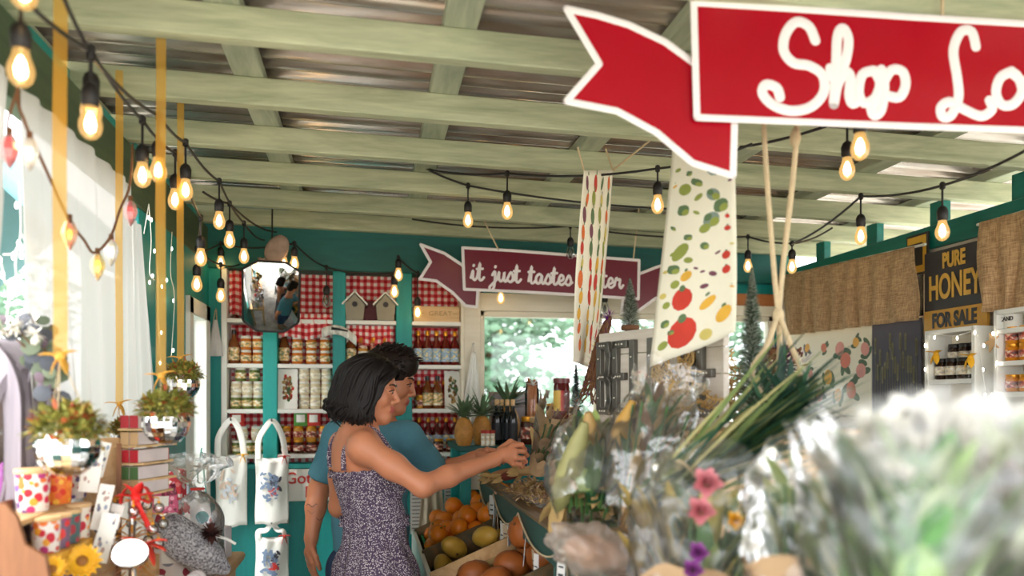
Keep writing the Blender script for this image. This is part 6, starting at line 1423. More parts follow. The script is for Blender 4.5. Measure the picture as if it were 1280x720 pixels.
# kraft and clear wrapped dried bouquet by the woman's hand
def blades(mb, p0, d0, n, spread, L, w_, droop, seed, nm=6, pal=1):
    q = random.Random(seed)
    for _ in range(n):
        d = Vector(d0)+Vector((q.gauss(0, spread), q.gauss(0, spread), q.gauss(0, spread))); mb.mat(q.randrange(pal)); mb.blade(Vector(p0)+Vector((q.gauss(0, .012), q.gauss(0, .012), q.gauss(0, .012))), d, L*q.uniform(.7, 1.1), w_*q.uniform(.7, 1.2), droop*q.uniform(.4, 1.3), nm)
def wrapcone(p0, p1, r0, r1, seed, amp=.2, nu=56, nv=26, prof=None):
    a, b = Vector(p0), Vector(p1); x_, y_, z_ = frame_from(b-a, Vector((.2, .9, .3)))
    def f(u, v):
        an = 2*PI*u; r = (prof(v) if prof else r0+(r1-r0)*v); k = 1+amp*(mnoise.noise((math.cos(an)*1.8+seed, math.sin(an)*1.8, v*3.2))+.55*mnoise.noise((math.cos(an)*5+seed, math.sin(an)*5, v*9)))
        return a.lerp(b, v)+x_*r*k*math.cos(an)+y_*r*k*math.sin(an)+z_*((.03*mnoise.noise((an*1.7, seed, 3)))*v)
    mb = MB(); mb.surf(f, nu, nv, cu=True); return mb
def rose(mb, c, r, d=(0, -.5, .6), seed=0):
    q = random.Random(seed); d = Vector(d).normalized(); x_, y_, _ = frame_from(d)
    for k in range(16):
        a = k*2.4; rr = r*(.15+.85*k/16); o = Vector(c)+(x_*math.cos(a)+y_*math.sin(a))*rr*.4; mb.blade(o-d*r*.3, d*(1.1-.06*k)+(x_*math.cos(a)+y_*math.sin(a))*(.1+.06*k), r*1.1, r*.9, -.2, 4, up=d)
def bouquet(lb, base, tip, r0, r1, seed, flowers, leafn=70, leafm=('paleleaf', 'leaf'), kraft=False, wrapm='cello2', inner=False, prof=None, stems=12, leafL=.10, leafw=.035, amp=.2):
    t = thing('wrapped_bouquet', lb, 'bouquet', base, group='cellophane wrapped bouquets'); L = Vector(base); d = Vector(tip)-L; q = random.Random(seed)
    wrapcone((0, 0, 0), d, r0, r1, seed, amp, prof=prof).build('clear_wrap', wrapm, t, smooth=50)
    if inner: wrapcone((0, 0, 0), d*.97, r0*.82, r1*.8, seed+7, amp*1.3, prof=(lambda v: prof(v)*.84) if prof else None).build('inner_wrap', 'cello2', t, smooth=50)
    if kraft: wrapcone(d*-.02, d*.24, r0*1.03, (prof(.24) if prof else r0+(r1-r0)*.24)*1.06, seed+3, .06).build('kraft_sleeve', 'card', t, smooth=50)
    mb = MB(); x_, y_, z_ = frame_from(d)
    for k in range(stems): a = q.uniform(0, 6.3); rr = q.random()**.5*r0*.7; mb.tube([x_*rr*math.cos(a)+y_*rr*math.sin(a)+d*.03, x_*rr*1.6*math.cos(a)+y_*rr*1.6*math.sin(a)+d*.68], .003, 5)
    mb.build('stems', 'leaf', t)
    mb = MB()
    for k in range(leafn):
        a = q.uniform(0, 6.3); v = q.uniform(.10, .62); rr = q.random()**.5*(r0+(r1-r0)*v)*.55; p = x_*rr*math.cos(a)+y_*rr*math.sin(a)+d*v; mb.mat(q.randrange(len(leafm))); mb.blade(p, z_*.9+x_*math.cos(a)*.45+y_*math.sin(a)*.45, leafL*q.uniform(.6, 1.1), leafw, .3, 5)
    mb.build('foliage', list(leafm), t)
    for i, (p, r, m_) in enumerate(flowers):
        mb = MB(); rose(mb, Vector(p)-L, r, (-.25, -.8, .5), i); mb.build('bloom', m_, t)
    return t
# tall clear bags of corn in the middle of the counter
bouquet('paper-and-film wrapped dried bouquet beside the woman\'s hand', PD(672, 588, 2.9), PD(700, 500, 2.75), .03, .075, 3, [], 26, ('straw', 'card'), True, leafL=.12)
bouquet('low clear bag of green corn at the counter edge', PD(735, 640, 1.95), PD(742, 535, 2.15), .085, .12, 5, [], 130, ('leaf', 'dkleaf', 'paleleaf', 'straw'), False, wrapm='cello', leafL=.11, leafw=.04, prof=lambda v: .105*math.sin(PI*(.22+.62*v))**.6, amp=.28)
bouquet('tall clear bag of brown corn husks gathered at its top', PD(795, 645, 1.95), PD(838, 465, 2.05), .10, .05, 6, [], 170, ('straw', cm(140, 120, 60), 'leaf', cm(120, 84, 50)), False, wrapm='cello', leafL=.11, leafw=.04, prof=lambda v: .125*math.sin(PI*(.2+.7*v))**.7*(1-.25*v)+(.05*max(0, v-.82)/.18), amp=.3)
for px, py, D, rt, lb, m_ in ((712, 588, 1.98, (.3, .2, .2), 'pale green corn ear in the low clear bag', cm(150, 146, 92)), (742, 575, 2.05, (.2, -.2, .1), 'brown husked corn cob in the low clear bag', cm(176, 140, 80)), (770, 560, 2.02, (.2, .3, 0), 'golden husked corn cob in the tall clear bag', cm(190, 146, 66)), (806, 575, 2.0, (.1, .1, .3), 'dark husked corn cob in the tall clear bag', cm(130, 100, 52))): cob(px, py, D, rt, lb, m_, 1.5)
# netting pouch hanging over the edge
q0 = PD(742, 688, 1.74); t = thing('mesh_pouch', 'pale mesh pouch spilling over the counter edge', 'pouch', q0); mb = MB(); mb.ell((0, 0, 0), (.095, .06, .055), 48, 30, R=Euler((0, .35, 0)).to_matrix(), wob=lambda p: 1+.34*mnoise.noise(p*2.1)+.16*mnoise.noise(p*5)+.06*mnoise.noise(p*13)); mb.build('net_body', clear('sheer_netting', (.98, .93, .88, 1), .02, .35, .3, col_=(.8, .7, .62, 1)), t, smooth=180)
mb = MB(); mb.ell((0, 0, -.005), (.066, .04, .036), 16, 10, R=Euler((0, .35, 0)).to_matrix(), wob=lambda p: 1+.3*mnoise.noise(p*2.1)); mb.build('filling', cm(186, 146, 120), t)
# bunch of long green leaves
bp = PD(825, 632, 1.68); t = thing('leaf_bunch', 'long bunch of green leek-like leaves lying across the bouquets', 'leaf bunch', bp); tp = PD(1035, 478, 1.78)-bp; mb = MB(); q = random.Random(8); side = tp.cross(Vector((0, 1, 0))).normalized()
for k in range(120):
    o = side*q.gauss(0, .022)+Vector((q.gauss(0, .01), q.gauss(0, .03), 0)); e_ = tp*q.uniform(.75, 1.12)+side*q.gauss(0, .055)+Vector((0, q.gauss(0, .06), q.gauss(0, .02))); mb.mat(q.choice((0, 1, 1, 2, 3))); mb.blade(o, e_-o, (e_-o).length, q.uniform(.012, .024), q.uniform(-.02, .25), 7)
mb.build('leaf_blades', [cm(60, 104, 72), cm(132, 152, 92), cm(38, 78, 58), cm(196, 190, 132)], t)
mb = MB()
for k in range(60):
    o = tp*q.uniform(.62, .9)+side*q.gauss(0, .03); mb.mat(q.choice((0, 1, 1))); mb.blade(o, tp.normalized()*.6+Vector((q.gauss(0, .5), q.gauss(0, .5), q.gauss(.25, .45))), q.uniform(.07, .15), .018, .2, 5)
mb.build('leafy_tips', [cm(60, 104, 72), cm(30, 64, 50)], t)
mb = MB(); cpt = tp*.18; x_, y_, z_ = frame_from(tp); mb.tube([cpt+x_*.04*math.cos(k*PI/10)+y_*.055*math.sin(k*PI/10) for k in range(20)], .004, 6, closed=True); mb.build('tie', 'rope', t)
# bouquets close to the camera on the right
def FD(px, py, D): return PD(px, py, D)
bouquet('wrapped bouquet with pink roses and a yellow bloom nearest the leaf bunch', FD(880, 775, 1.49), FD(903, 572, 1.57), .085, .13, 11, [(FD(884, 603, 1.42), .023, 'pink'), (FD(876, 638, 1.40), .021, 'pink'), (FD(938, 620, 1.43), .017, 'yellow'), (FD(920, 650, 1.41), .014, 'yellow'), (FD(873, 690, 1.37), .015, 'violet'), (FD(866, 712, 1.36), .015, 'violet')], 70, ('paleleaf', cm(190, 176, 96), 'leaf'), True, prof=lambda v: .08+.055*math.sin(PI*(.1+.7*v)))
bouquet('wrapped bouquet with a purple and yellow bloom in the second row', FD(1010, 770, 1.24), FD(1030, 560, 1.33), .07, .115, 12, [(FD(1042, 556, 1.24), .017, 'violet'), (FD(1036, 578, 1.22), .017, 'yellow'), (FD(1000, 600, 1.22), .018, 'whitepetal')], 80, ('paleleaf', 'leaf', cm(176, 180, 110)), True, prof=lambda v: .06+.055*math.sin(PI*(.1+.7*v)))
bouquet('large white-topped wrapped bouquet of tulips closest to the camera', FD(1150, 850, .80), FD(1165, 528, .87), .07, .13, 13, [(FD(1105, 545, .86), .03, 'whitepetal'), (FD(1150, 530, .88), .032, 'whitepetal'), (FD(1190, 540, .85), .03, 'whitepetal'), (FD(1130, 600, .8), .02, 'whitepetal'), (FD(1166, 640, .80), .006, 'yellow')], 230, (cm(150, 184, 110), cm(110, 160, 96), cm(86, 136, 76), cm(190, 206, 160)), False, inner=True, leafw=.05, prof=lambda v: .05+.07*v, leafL=.10)
bouquet('white-topped wrapped bouquet at the right edge of the counter', FD(1255, 830, .83), FD(1265, 525, .90), .07, .13, 14, [(FD(1240, 530, .88), .03, 'whitepetal'), (FD(1275, 545, .86), .03, 'whitepetal'), (FD(1225, 570, .84), .024, 'whitepetal'), (FD(1260, 600, .8), .02, cm(120, 70, 60))], 230, (cm(150, 184, 110), cm(110, 160, 96), cm(86, 136, 76), cm(190, 206, 160)), False, inner=True, leafw=.05, prof=lambda v: .05+.07*v, leafL=.10)
bouquet('pale wrapped bouquet between the pink roses and the tall tulips', FD(1070, 840, .95), FD(1085, 550, 1.03), .05, .09, 15, [(FD(1075, 560, .98), .02, 'whitepetal'), (FD(1100, 580, .94), .018, cm(240, 220, 180))], 70, ('paleleaf', cm(200, 196, 140), 'leaf'), True, prof=lambda v: .05+.045*v)
bouquet('straw-coloured wrapped posy at the counter edge below the leaf bunch', FD(840, 775, 1.52), FD(838, 612, 1.62), .055, .08, 16, [], 50, (cm(196, 170, 96), cm(170, 150, 80)), True, prof=lambda v: .045+.04*math.sin(PI*(.15+.6*v)), leafL=.14)
# buckets holding the near bouquets
for px, D, lb, z_ in ((880, 1.49, 'white bucket under the pink rose bouquet', 0), (1010, 1.24, 'white bucket under the purple-bloom bouquet', 0), (1070, .95, 'white bucket under the pale bouquet', 0), (1150, .80, 'white bucket under the tulip bouquet', 0), (1255, .83, 'white bucket under the right edge bouquet', 0)):
    q = PD(px, 800, D); t = thing('flower_bucket', lb, 'bucket', (q.x, q.y, CZ-.0245), group='flower buckets'); hb = max(.04, PD(px, 720, D).z-.075-CZ); mb = MB(); mb.lathe([(.055, 0), (.07, hb+.03), (.066, hb+.03), (.052, .004), (0, .004)], 24); mb.build('bucket_body', 'white', t)
# ================================================================ people
def npv(p): return np.array([p[0], p[1], p[2]], float)
def headframe(o, pitch, yaw):
    """columns: forward, left, up"""
    f = Vector((math.cos(yaw)*math.cos(pitch), math.sin(yaw)*math.cos(pitch), -math.sin(pitch))); l = Vector((-math.sin(yaw), math.cos(yaw), 0)); u = f.cross(l)
    R = np.array([[f.x, l.x, u.x], [f.y, l.y, u.y], [f.z, l.z, u.z]]); o = npv(o)
    return (lambda *p: o+R @ np.array(p, float)), R
def build_head(F, H, R, s, male=False):
    e = lambda c, r, k=.02, op='add': F.ell(H(*[x*s for x in c]), [x*s for x in r], R, k*s, op)
    c = lambda a, b, ra, rb, k=.012, op='add': F.cone(H(*[x*s for x in a]), H(*[x*s for x in b]), ra*s, rb*s, k*s, op)
    e((-.012, 0, .035), (.098, .076, .092)); e((.022, 0, -.02), (.068, .060, .085), .03)
    jw = 1.12 if male else 1
    for g in (-1, 1):
        c((-.012, g*.052, -.052), (.066, g*.014*jw, -.094), .019, .015, .03)
        c((.068, g*.010*jw, -.094), (.068, 0, -.096), .016, .016, .02)
        e((.052, g*.042, -.022), (.024, .019, .022), .03)                        # cheek
        c((.083, g*.014, .030), (.066, g*.048, .032), .009 if male else .0065, .007, .014)          # brow
        e((.090, g*.032, .010), (.017, .019, .0125), .014, 'sub')                  # socket
        e((.0765, g*.0315, .010), (.0135, .0145, .0125), .006)                      # lids
        e((-.006, g*.076, -.002), (.018, .008, .031), .008)                       # ear
    c((.086, 0, .026), (.109, 0, -.018), .0075, .0095, .012); e((.1085, 0, -.023), (.0105, .0105, .009), .008)
    for g in (-1, 1): e((.097, g*.0115, -.028), (.010, .0075, .0075), .006)
    e((.079, 0, -.058), (.020, .026, .020), .02)                                     # muzzle
    for g in (-1, 1):
        c((.0985, 0, -.0515), (.0905, g*.020, -.056), .0052, .0028, .004)
        c((.0965, 0, -.0635), (.0895, g*.019, -.058), .0062, .003, .004)
    c((.1035, 0, -.0575), (.0965, 0, -.0575), .0012, .0012, .003, 'sub')
    c((.084, 0, -.094), (.081, 0, -.099), .011, .011, .02)
def lipzone(H, R, s):
    o = H(0, 0, 0)
    def z(c):
        q = (c-o) @ R/s; return ((q[:, 0] > .087) & (np.abs(q[:, 1]) < .0225) & (q[:, 2] < -.0475+.0015) & (q[:, 2] > -.0695)).astype(int)
    return z
def face_parts(t, H, R, s, hair, male=False):
    L = npv(t.location); Rm = Matrix([list(r) for r in R]).to_4x4()
    loc = lambda *p: Vector(H(*[x*s for x in p])-L)
    for g in (-1, 1):
        mb = MB(); mb.at(Matrix.Translation(loc(.0785, g*.0315, .0095)) @ Rm); mb.ell((0, 0, 0), (.0122*s, .0128*s, .0072*s), 16, 12); ey = mb.build('eye', cm(206, 194, 184, .25), t, smooth=180)
        mb = MB(); mb.at(Matrix.Translation(loc(.0785, g*.0315, .0095)) @ Rm); mb.ell((.0084*s, 0, -.0015*s), (.0048*s, .0078*s, .0060*s), 14, 10); mb.build('iris', cm(48, 28, 18, .15), ey, smooth=180)
        mb = MB(); mb.tube(catmull([loc(.0805, g*.017, .0105), loc(.0915, g*.027, .0185), loc(.0885, g*.040, .0165), loc(.076, g*.049, .0095)], 5), .0022*s, 6); mb.build('upper_lashes', 'black', t)
        P = catmull([loc(.0925, g*.013, .0305), loc(.0905, g*.028, .0375), loc(.080, g*.045, .0365), loc(.068, g*.054, .030)], 5); n = len(P)
        mb = MB(); mb.tube(P, [(.0036 if male else .0026)*s*math.sin(PI*(.2+.75*i/n)) for i in range(n)], 6); mb.build('eyebrow', hair, t)
def hand(F, wrist, palm, mcps, fingers, thumb, r=.0085):
    """palm from the wrist to four knuckles, each finger a bent chain of three bones, thumb from the side of the palm"""
    F.cone(wrist, palm, .021, .022, .02)
    for m in mcps: F.cone(palm, m, .019, r*1.25, .012)
    for m, ch in zip(mcps, fingers): F.chain([m]+ch, [r*1.12, r*1.0, r*.92, r*.78][:len(ch)+1], .004)
    F.chain(thumb, [.014, .0115, .0095, .0085][:len(thumb)], .006)
# ---------------------------------------------------------------- woman
W = lambda px, py, Y: npv(PY(px, py, Y))
tw = thing('person', 'woman with black bob in a speckled plum dress reaching across the counter', 'person', (PY(469, 700, 2.77).x, 2.77, 0))
hs = .885
Hw, Rw = headframe(PY(463, 488, 2.75), math.radians(11), math.radians(-9))
fx = .34; fl_ = npv((math.cos(fx), math.sin(fx), 0)); sl_ = npv((-math.sin(fx), math.cos(fx), 0)); RT = np.array([fl_, sl_, [0, 0, 1]]).T
SRw, SLw = W(455, 559, 2.62), W(430, 556, 2.89)
elR, wrR = W(528, 607, 2.57), W(616, 575, 2.70)
elL, wrL = W(424, 634, 2.97), W(448, 652, 3.05)
chw, waw, hiw = W(456, 592, 2.77), W(470, 652, 2.77), W(469, 715, 2.77)
def torso_w(F, g=0, arms=False):
    k = .045
    F.ell(W(447, 566, 2.77), (.078+g, .128+g, .085+g), RT, k); F.ell(chw, (.098+g, .138+g, .12+g), RT, k); F.ell(waw, (.093+g, .116+g, .12+g), RT, .06); F.ell(hiw, (.118+g, .158+g, .14+g), RT, .06)
    F.cone(chw, hiw, .07, .08, .05)
    for sg in (-1, 1): F.ell(chw+fl_*.075+sl_*(sg*.062)+npv((0, 0, -.02)), (.048+g, .052+g, .052+g), RT, .03)
hipz = hiw[2]
def legs_w(F, g=0, zend=.09):
    for sg in (-1, 1):
        a = hiw+sl_*(sg*.085)+npv((0, 0, -.02)); kn_ = npv((a[0]-.01, a[1], .49)); an = npv((a[0]-.03, a[1], .08)); F.chain([a, kn_, an], [.095+g, .058+g, .036], .03)
        if not g: F.cone(an+npv((-.02, 0, -.03)), an+fl_*.15+npv((0, 0, -.055)), .034, .024, .02)
hp = Hw(0, 0, 0)
F = Field([axis(-.30, .70, .0065, ((hp[0]-.08, hp[0]+.11, .0024), (wrR[0]-.02, .68, .0026))), axis(2.46, 3.12, .0065, ((hp[1]-.08, hp[1]+.08, .003), (wrR[1]-.05, wrR[1]+.07, .003))),
           axis(-.01, 1.70, .014, ((.86, 1.38, .0065), (wrR[2]-.05, wrR[2]+.08, .003), (hp[2]-.12, hp[2]+.13, .0026)))])
torso_w(F); legs_w(F)
nb = W(449, 541, 2.77)
F.chain([nb+npv((0, 0, -.03)), Hw(-.022, 0, -.055)], [.052, .046], .035)
F.cone(nb, SRw, .046, .047, .045); F.cone(nb, SLw, .046, .047, .045)
F.chain([SRw, (SRw+elR)/2, elR], [.046, .040, .034], .03); F.chain([elR, elR*.65+wrR*.35, wrR], [.034, .035, .0225], .02)
F.chain([SLw, (SLw+elL)/2, elL], [.046, .042, .036], .03); F.chain([elL, wrL], [.035, .023], .02)
F.chain([wrL, wrL+npv((.08, .0, .0))], [.023, .018], .02); [F.chain([wrL+npv((.07, .0, .03-.02*k)), wrL+npv((.11, .0, .032-.021*k)), wrL+npv((.135, -.01, .02-.02*k))], [.010, .009, .008], .004) for k in range(4)]; F.chain([wrL+npv((.03, -.015, .02)), wrL+npv((.07, -.03, .035)), wrL+npv((.10, -.03, .03))], [.012, .010, .008], .006)
F.ell(elR+npv((.004, 0, -.002)), (.031, .031, .031), None, .02)
yh = wrR[1]+.02
mc = [W(641, 557, yh), W(644, 564, yh-.012), W(644, 572, yh-.012), W(641, 579, yh-.004)]
fg = [[W(652, 556, yh+.006), W(656, 562, yh+.026), W(653, 566, yh+.04)], [W(655, 564, yh-.002), W(659, 569, yh+.02), W(655, 572, yh+.036)], [W(654, 573, yh-.002), W(657, 577, yh+.018), W(653, 579, yh+.034)], [W(650, 580, yh+.004), W(653, 583, yh+.02), W(649, 584, yh+.032)]]
hand(F, wrR, W(630, 568, yh-.005), mc, fg, [W(625, 563, yh+.015), W(638, 553, yh+.035), W(649, 556, yh+.048), W(655, 563, yh+.05)])
build_head(F, Hw, Rw, hs)
field_obj(F, 'body', ['skin', 'lips'], tw, lipzone(Hw, Rw, hs))
face_parts(tw, Hw, Rw, hs, 'hairb')
# dress: smocked bodice, frilled waist, trousers-like skirt
F = Field([axis(-.32, .32, .007), axis(2.5, 3.05, .007), axis(.30, 1.38, .008)])
torso_w(F, .006); 
for sg in (-1, 1):
    a = hiw+sl_*(sg*.075); F.chain([a+npv((0, 0, -.02)), a+npv((-.012, 0, -.5))], [.118, .125], .05)
top = W(452, 586, 2.77); F.cut(top, npv((-.10, 0, 1))/math.hypot(.10, 1)); F.cut(npv((0, 0, .36)), npv((0, 0, -1)))
v, f = F.mesh()
mb = MB(); ang = np.arctan2(v[:, 1]-2.77, v[:, 0]-waw[0]); hgt = v[:, 2]
cen = np.stack([np.interp(hgt, [hiw[2], waw[2], chw[2]], [hiw[0], waw[0], chw[0]]), np.full(len(v), 2.77)], 1); rad = v[:, :2]-cen; rad /= np.maximum(np.linalg.norm(rad, axis=1), 1e-5)[:, None]
smock = np.where(hgt > waw[2]+.005, .0022*np.sin(hgt*2*PI/.012), .004*np.sin(ang*14+hgt*9)*np.clip((waw[2]-hgt)*12, 0, 1)); v[:, :2] += rad*smock[:, None]
mb.v = [tuple(p) for p in v]; mb.f = [tuple(int(i) for i in q) for q in f]; mb.m = [0]*len(mb.f)
dress = mb.build('dress', 'dress', tw, smooth=60, world=True); m = dress.modifiers.new('relax', 'SMOOTH'); m.factor = .5; m.iterations = 1
def frill(zf, h, out, n, name):
    """a gathered band that follows the dress's own outline at height zf(x)"""
    c = np.array([waw[0] if zf(0) < 1.2 else chw[0], 2.77]); near = v[np.abs(v[:, 2]-np.array([zf(x) for x in v[:, 0]])) < .02]; a = np.arctan2(near[:, 1]-c[1], near[:, 0]-c[0]); r = np.hypot(near[:, 0]-c[0], near[:, 1]-c[1])
    bins = np.linspace(-PI, PI, 49); rb = np.array([r[(a >= bins[k]) & (a <= bins[k+1])].max() if ((a >= bins[k]) & (a <= bins[k+1])).any() else np.nan for k in range(48)]); mid = (bins[:-1]+bins[1:])/2; ok = ~np.isnan(rb); rb = np.interp(mid, mid[ok], rb[ok])
    def fn(u, w_):
        an = -PI+2*PI*u; R = np.interp(an, mid, rb, period=2*PI)+.002+out*(abs(w_-.5)*2)*(.7+.5*math.sin(an*n)); x = c[0]+R*math.cos(an); return (x, c[1]+R*math.sin(an), zf(x)+h*(w_-.5)+.002*math.sin(an*n*.6))
    mb = MB(); mb.surf(fn, 300, 6, cu=True); return mb.build(name, 'dress', tw, world=True, smooth=180, solid=.002)
frill(lambda x: waw[2]+.004, .026, .008, 34, 'waist_frill')
frill(lambda x: top[2]+.10*(x-top[0])-.006, .020, .005, 44, 'bodice_frill')
Lw = Vector(tw.location)
for sg, sh in ((-1, SRw), (1, SLw)):
    side_ = sl_*(sg*.075)
    pts = [chw+side_-fl_*.098+npv((0, 0, .02)), W(447, 560, 2.77)+side_*1.05-fl_*.070, nb+side_*1.15-fl_*.028+npv((0, 0, .012)), nb+side_*1.15+fl_*.028+npv((0, 0, .008)), W(455, 566, 2.77)+side_+fl_*.076, chw+side_+fl_*.112+npv((0, 0, .02))]
    mb = MB(); mb.tube([Vector(p)-Lw for p in catmull(pts, 8)], .0085, 8, flat=.6); mb.build('dress_strap', 'dress', tw)
# hair: cap plus locks
def scalp(th, ph, s, k=1.0):
    """point above the skull: th around from the face (0 front), ph from the crown (0) down"""
    x, y, z = math.sin(ph)*math.cos(th), math.sin(ph)*math.sin(th), math.cos(ph); return (-.012*s+.104*s*k*x, .082*s*k*y, .034*s+.100*s*k*z)
def locks_obj(t, Hf, paths, name, m_, seg=6):
    L = Vector(t.location); mb = MB()
    for pts, r in paths:
        P = catmull([Vector(Hf(*p))-L for p in pts], 5); n = len(P); mb.tube(P, [r*(.75+.5*math.sin(PI*min(1, i/n+.15)))*(1 if i < n*.8 else max(.12, (n-i)/(n*.2))) for i in range(n)], seg, flat=.6)
    return mb.build(name, m_, t, smooth=180)
q = random.Random(4); paths = []
for i in range(420):
    th = q.uniform(-PI, PI); far = th > 0
    if abs(th) < 1.22: th = math.copysign(1.22+q.random()*.5, th)
    back = max(0, (abs(th)-1.1)/2.04); s = hs
    px0 = q.uniform(-.10, .062); part_y = .012
    p0 = (px0*s, part_y*s+.003*q.gauss(0, 1), (.034+.105*math.sqrt(max(0, 1-((px0+.012)/.112)**2)))*s)
    k = 1+q.uniform(.0, .15); p1 = scalp(th*.75, .75, s, k); p2 = scalp(th*.98, 1.35, s, k*1.04)
    dz = q.uniform(-.135, -.085) if back > .25 else q.uniform(-.135, -.09); fl2 = 1.04+.10*back
    x3 = (-.012+.104*fl2*math.cos(th)*1.05)*s; y3 = .082*fl2*math.sin(th)*s*1.08
    if abs(th) < 1.9: x3 -= .010*s
    wv = .012*s*math.sin(q.uniform(0, 6.3)); p3 = (x3+wv, y3*1.0, -.045*s); p4 = (x3-.010*s-wv*.8+q.gauss(0, .008), y3*(.96), dz*s*.82); p5 = (x3-.020*s*(1 if back < .5 else -1.6)+wv+q.gauss(0, .012), y3*.86, dz*s+q.gauss(0, .010))
    paths.append(([p0, p1, p2, p3, p4, p5], q.uniform(.0045, .0085)))
for i in range(60):      # front sweep from the parting over the temple
    s = hs; sg = q.choice((-1, -1, 1)); x0 = q.uniform(.03, .074); p0 = (x0*s, .012*s, (.034+.100*math.sqrt(max(0, 1-((x0+.012)/.108)**2)))*s)
    p1 = (.082*s+q.gauss(0, .004), sg*.035*s, .088*s+q.gauss(0, .004)); p2 = (.052*s+q.gauss(0, .006), sg*.074*s, .045*s); p3 = (.032*s+q.gauss(0, .007), sg*.083*s, -.01*s); p4 = (.020*s+q.gauss(0, .008), sg*.085*s, -.065*s); p5 = (.026*s+q.gauss(0, .012), sg*.080*s, -.115*s+q.gauss(0, .01))
    paths.append(([p0, p1, p2, p3, p4, p5], q.uniform(.004, .007)))
hr = locks_obj(tw, Hw, paths, 'hair', 'hairb')
F = Field([axis(hp[0]-.16, hp[0]+.14, .005), axis(hp[1]-.13, hp[1]+.13, .005), axis(hp[2]-.17, hp[2]+.16, .005)])
E = lambda c, r, k=.02, op='add': F.ell(Hw(*[x*hs for x in c]), [x*hs for x in r], Rw, k, op)
E((-.016, 0, .045), (.108, .085, .097)); E((-.045, 0, -.03), (.078, .086, .085), .03); E((.112, 0, -.04), (.10, .10, .115), .008, 'sub')
v, f = F.mesh(); mb = MB(); mb.v = [tuple(p) for p in v]; mb.f = [tuple(int(i) for i in z) for z in f]; mb.m = [0]*len(mb.f); mb.build('hair_base', 'hairb', tw, world=True, smooth=180)
# the small dark packet she holds
pk = Vector(W(656, 572, yh+.03)); t = thing('seed_packet', 'small dark purple packet held in the woman\'s fingertips', 'packet', pk, (0, .15, .3)); mb = MB(); mb.bb(-.006, .012, -.004, .004, -.03, .035); mb.build('packet_body', cm(42, 30, 52), t, bevel=.001); mb = MB(); mb.bb(-.003, .009, -.0048, -.004, -.015, .01); mb.build('packet_label', cm(110, 90, 130), t)
# ---------------------------------------------------------------- man
YM = 3.22
V = lambda px, py, Y=YM: npv(PY(px, py, Y))
tm = thing('person', 'dark-haired man in a teal shirt standing behind the woman', 'person', (PY(464, 700, YM).x, YM, 0))
Hm, Rm_ = headframe(PY(486, 477, YM-.02), math.radians(17), math.radians(-6)); hsm = .98
fm = math.radians(48); fmv = npv((math.cos(fm), math.sin(fm), 0)); smv = npv((-math.sin(fm), math.cos(fm), 0)); RM_ = np.array([fmv, smv, [0, 0, 1]]).T
CS = V(464, 547); SLm = CS+smv*.175; SRm = CS-smv*.175
CH, BE, HI = V(463, 590), V(463, 655), V(463, 715)
elLm, wrLm = V(398, 613, YM+.17), V(389, 672, YM+.12)
elRm, wrRm = V(549, 594, YM+.0), V(591, 573, YM+.02)
def torso_m(F, g=0):
    F.ell(CS+npv((0, 0, -.03)), (.085+g, .16+g, .08+g), RM_, .05); F.ell(CH, (.112+g, .168+g, .16+g), RM_, .05); F.ell(BE, (.108+g, .148+g, .15+g), RM_, .06); F.ell(HI, (.112+g, .155+g, .13+g), RM_, .06)
hq = Hm(0, 0, 0)
F = Field([axis(-.40, .62, .007, ((hq[0]-.09, hq[0]+.12, .0028), (wrRm[0]-.02, wrRm[0]+.14, .003), (wrLm[0]-.05, wrLm[0]+.05, .0032))), axis(2.9, 3.62, .007, ((hq[1]-.09, hq[1]+.09, .0034), (wrRm[1]-.06, wrRm[1]+.06, .0034), (wrLm[1]-.05, wrLm[1]+.06, .0034))),
           axis(-.01, 1.76, .014, ((.76, 1.42, .0065), (wrLm[2]-.17, wrLm[2]+.02, .0034), (wrRm[2]-.05, wrRm[2]+.06, .0034), (hq[2]-.13, hq[2]+.14, .003)))])
torso_m(F)
nbm = V(469, 534, YM)
F.chain([nbm+npv((0, 0, -.03)), Hm(-.02, 0, -.06)], [.060, .055], .035); F.cone(nbm, SRm, .05, .056, .05); F.cone(nbm, SLm, .05, .056, .05)
F.chain([SLm, (SLm+elLm)/2, elLm], [.056, .049, .041], .03); F.chain([elLm, elLm*.65+wrLm*.35, wrLm], [.041, .041, .027], .02)
F.chain([SRm, (SRm+elRm)/2, elRm], [.056, .049, .041], .03); F.chain([elRm, elRm*.65+wrRm*.35, wrRm], [.041, .040, .027], .02)
# hanging hand, palm towards the thigh
dn = npv((0, 0, -1)); pal = V(388, 690, YM+.11); fw = npv((.35, -.9, 0)); fw /= np.linalg.norm(fw); sd = npv((.9, .35, 0))
mcs = [V(388, 702, YM+.11)+fw*a for a in (.032, .011, -.011, -.031)]
mcs = [m+npv((0, 0, z)) for m, z in zip(mcs, (0, -.003, 0, .006))]
hand(F, wrLm, pal, mcs, [[m+dn*(.036*k)+sd*.006, m+dn*(.060*k)+sd*.018, m+dn*(.078*k)+sd*.030] for m, k in zip(mcs, (.95, 1.05, 1, .8))], [pal+fw*.022+npv((0, 0, .012)), pal+fw*.046+dn*.016+sd*.008, pal+fw*.052+dn*.042+sd*.016, pal+fw*.050+dn*.062+sd*.024], .0095)
pr_ = V(601, 568, YM+.02); mr = [V(609, 562, YM-.02), V(611, 565, YM), V(611, 568, YM+.02), V(609, 571, YM+.035)]
hand(F, wrRm, pr_, mr, [[m+npv((.032*k, .004, -.004)), m+npv((.052*k, .008, -.020)), m+npv((.062*k, .01, -.036))] for m, k in zip(mr, (.95, 1.05, 1, .85))], [pr_+npv((-.01, -.025, .0)), pr_+npv((.018, -.045, -.008)), pr_+npv((.042, -.045, -.016)), pr_+npv((.055, -.04, -.024))], .009)
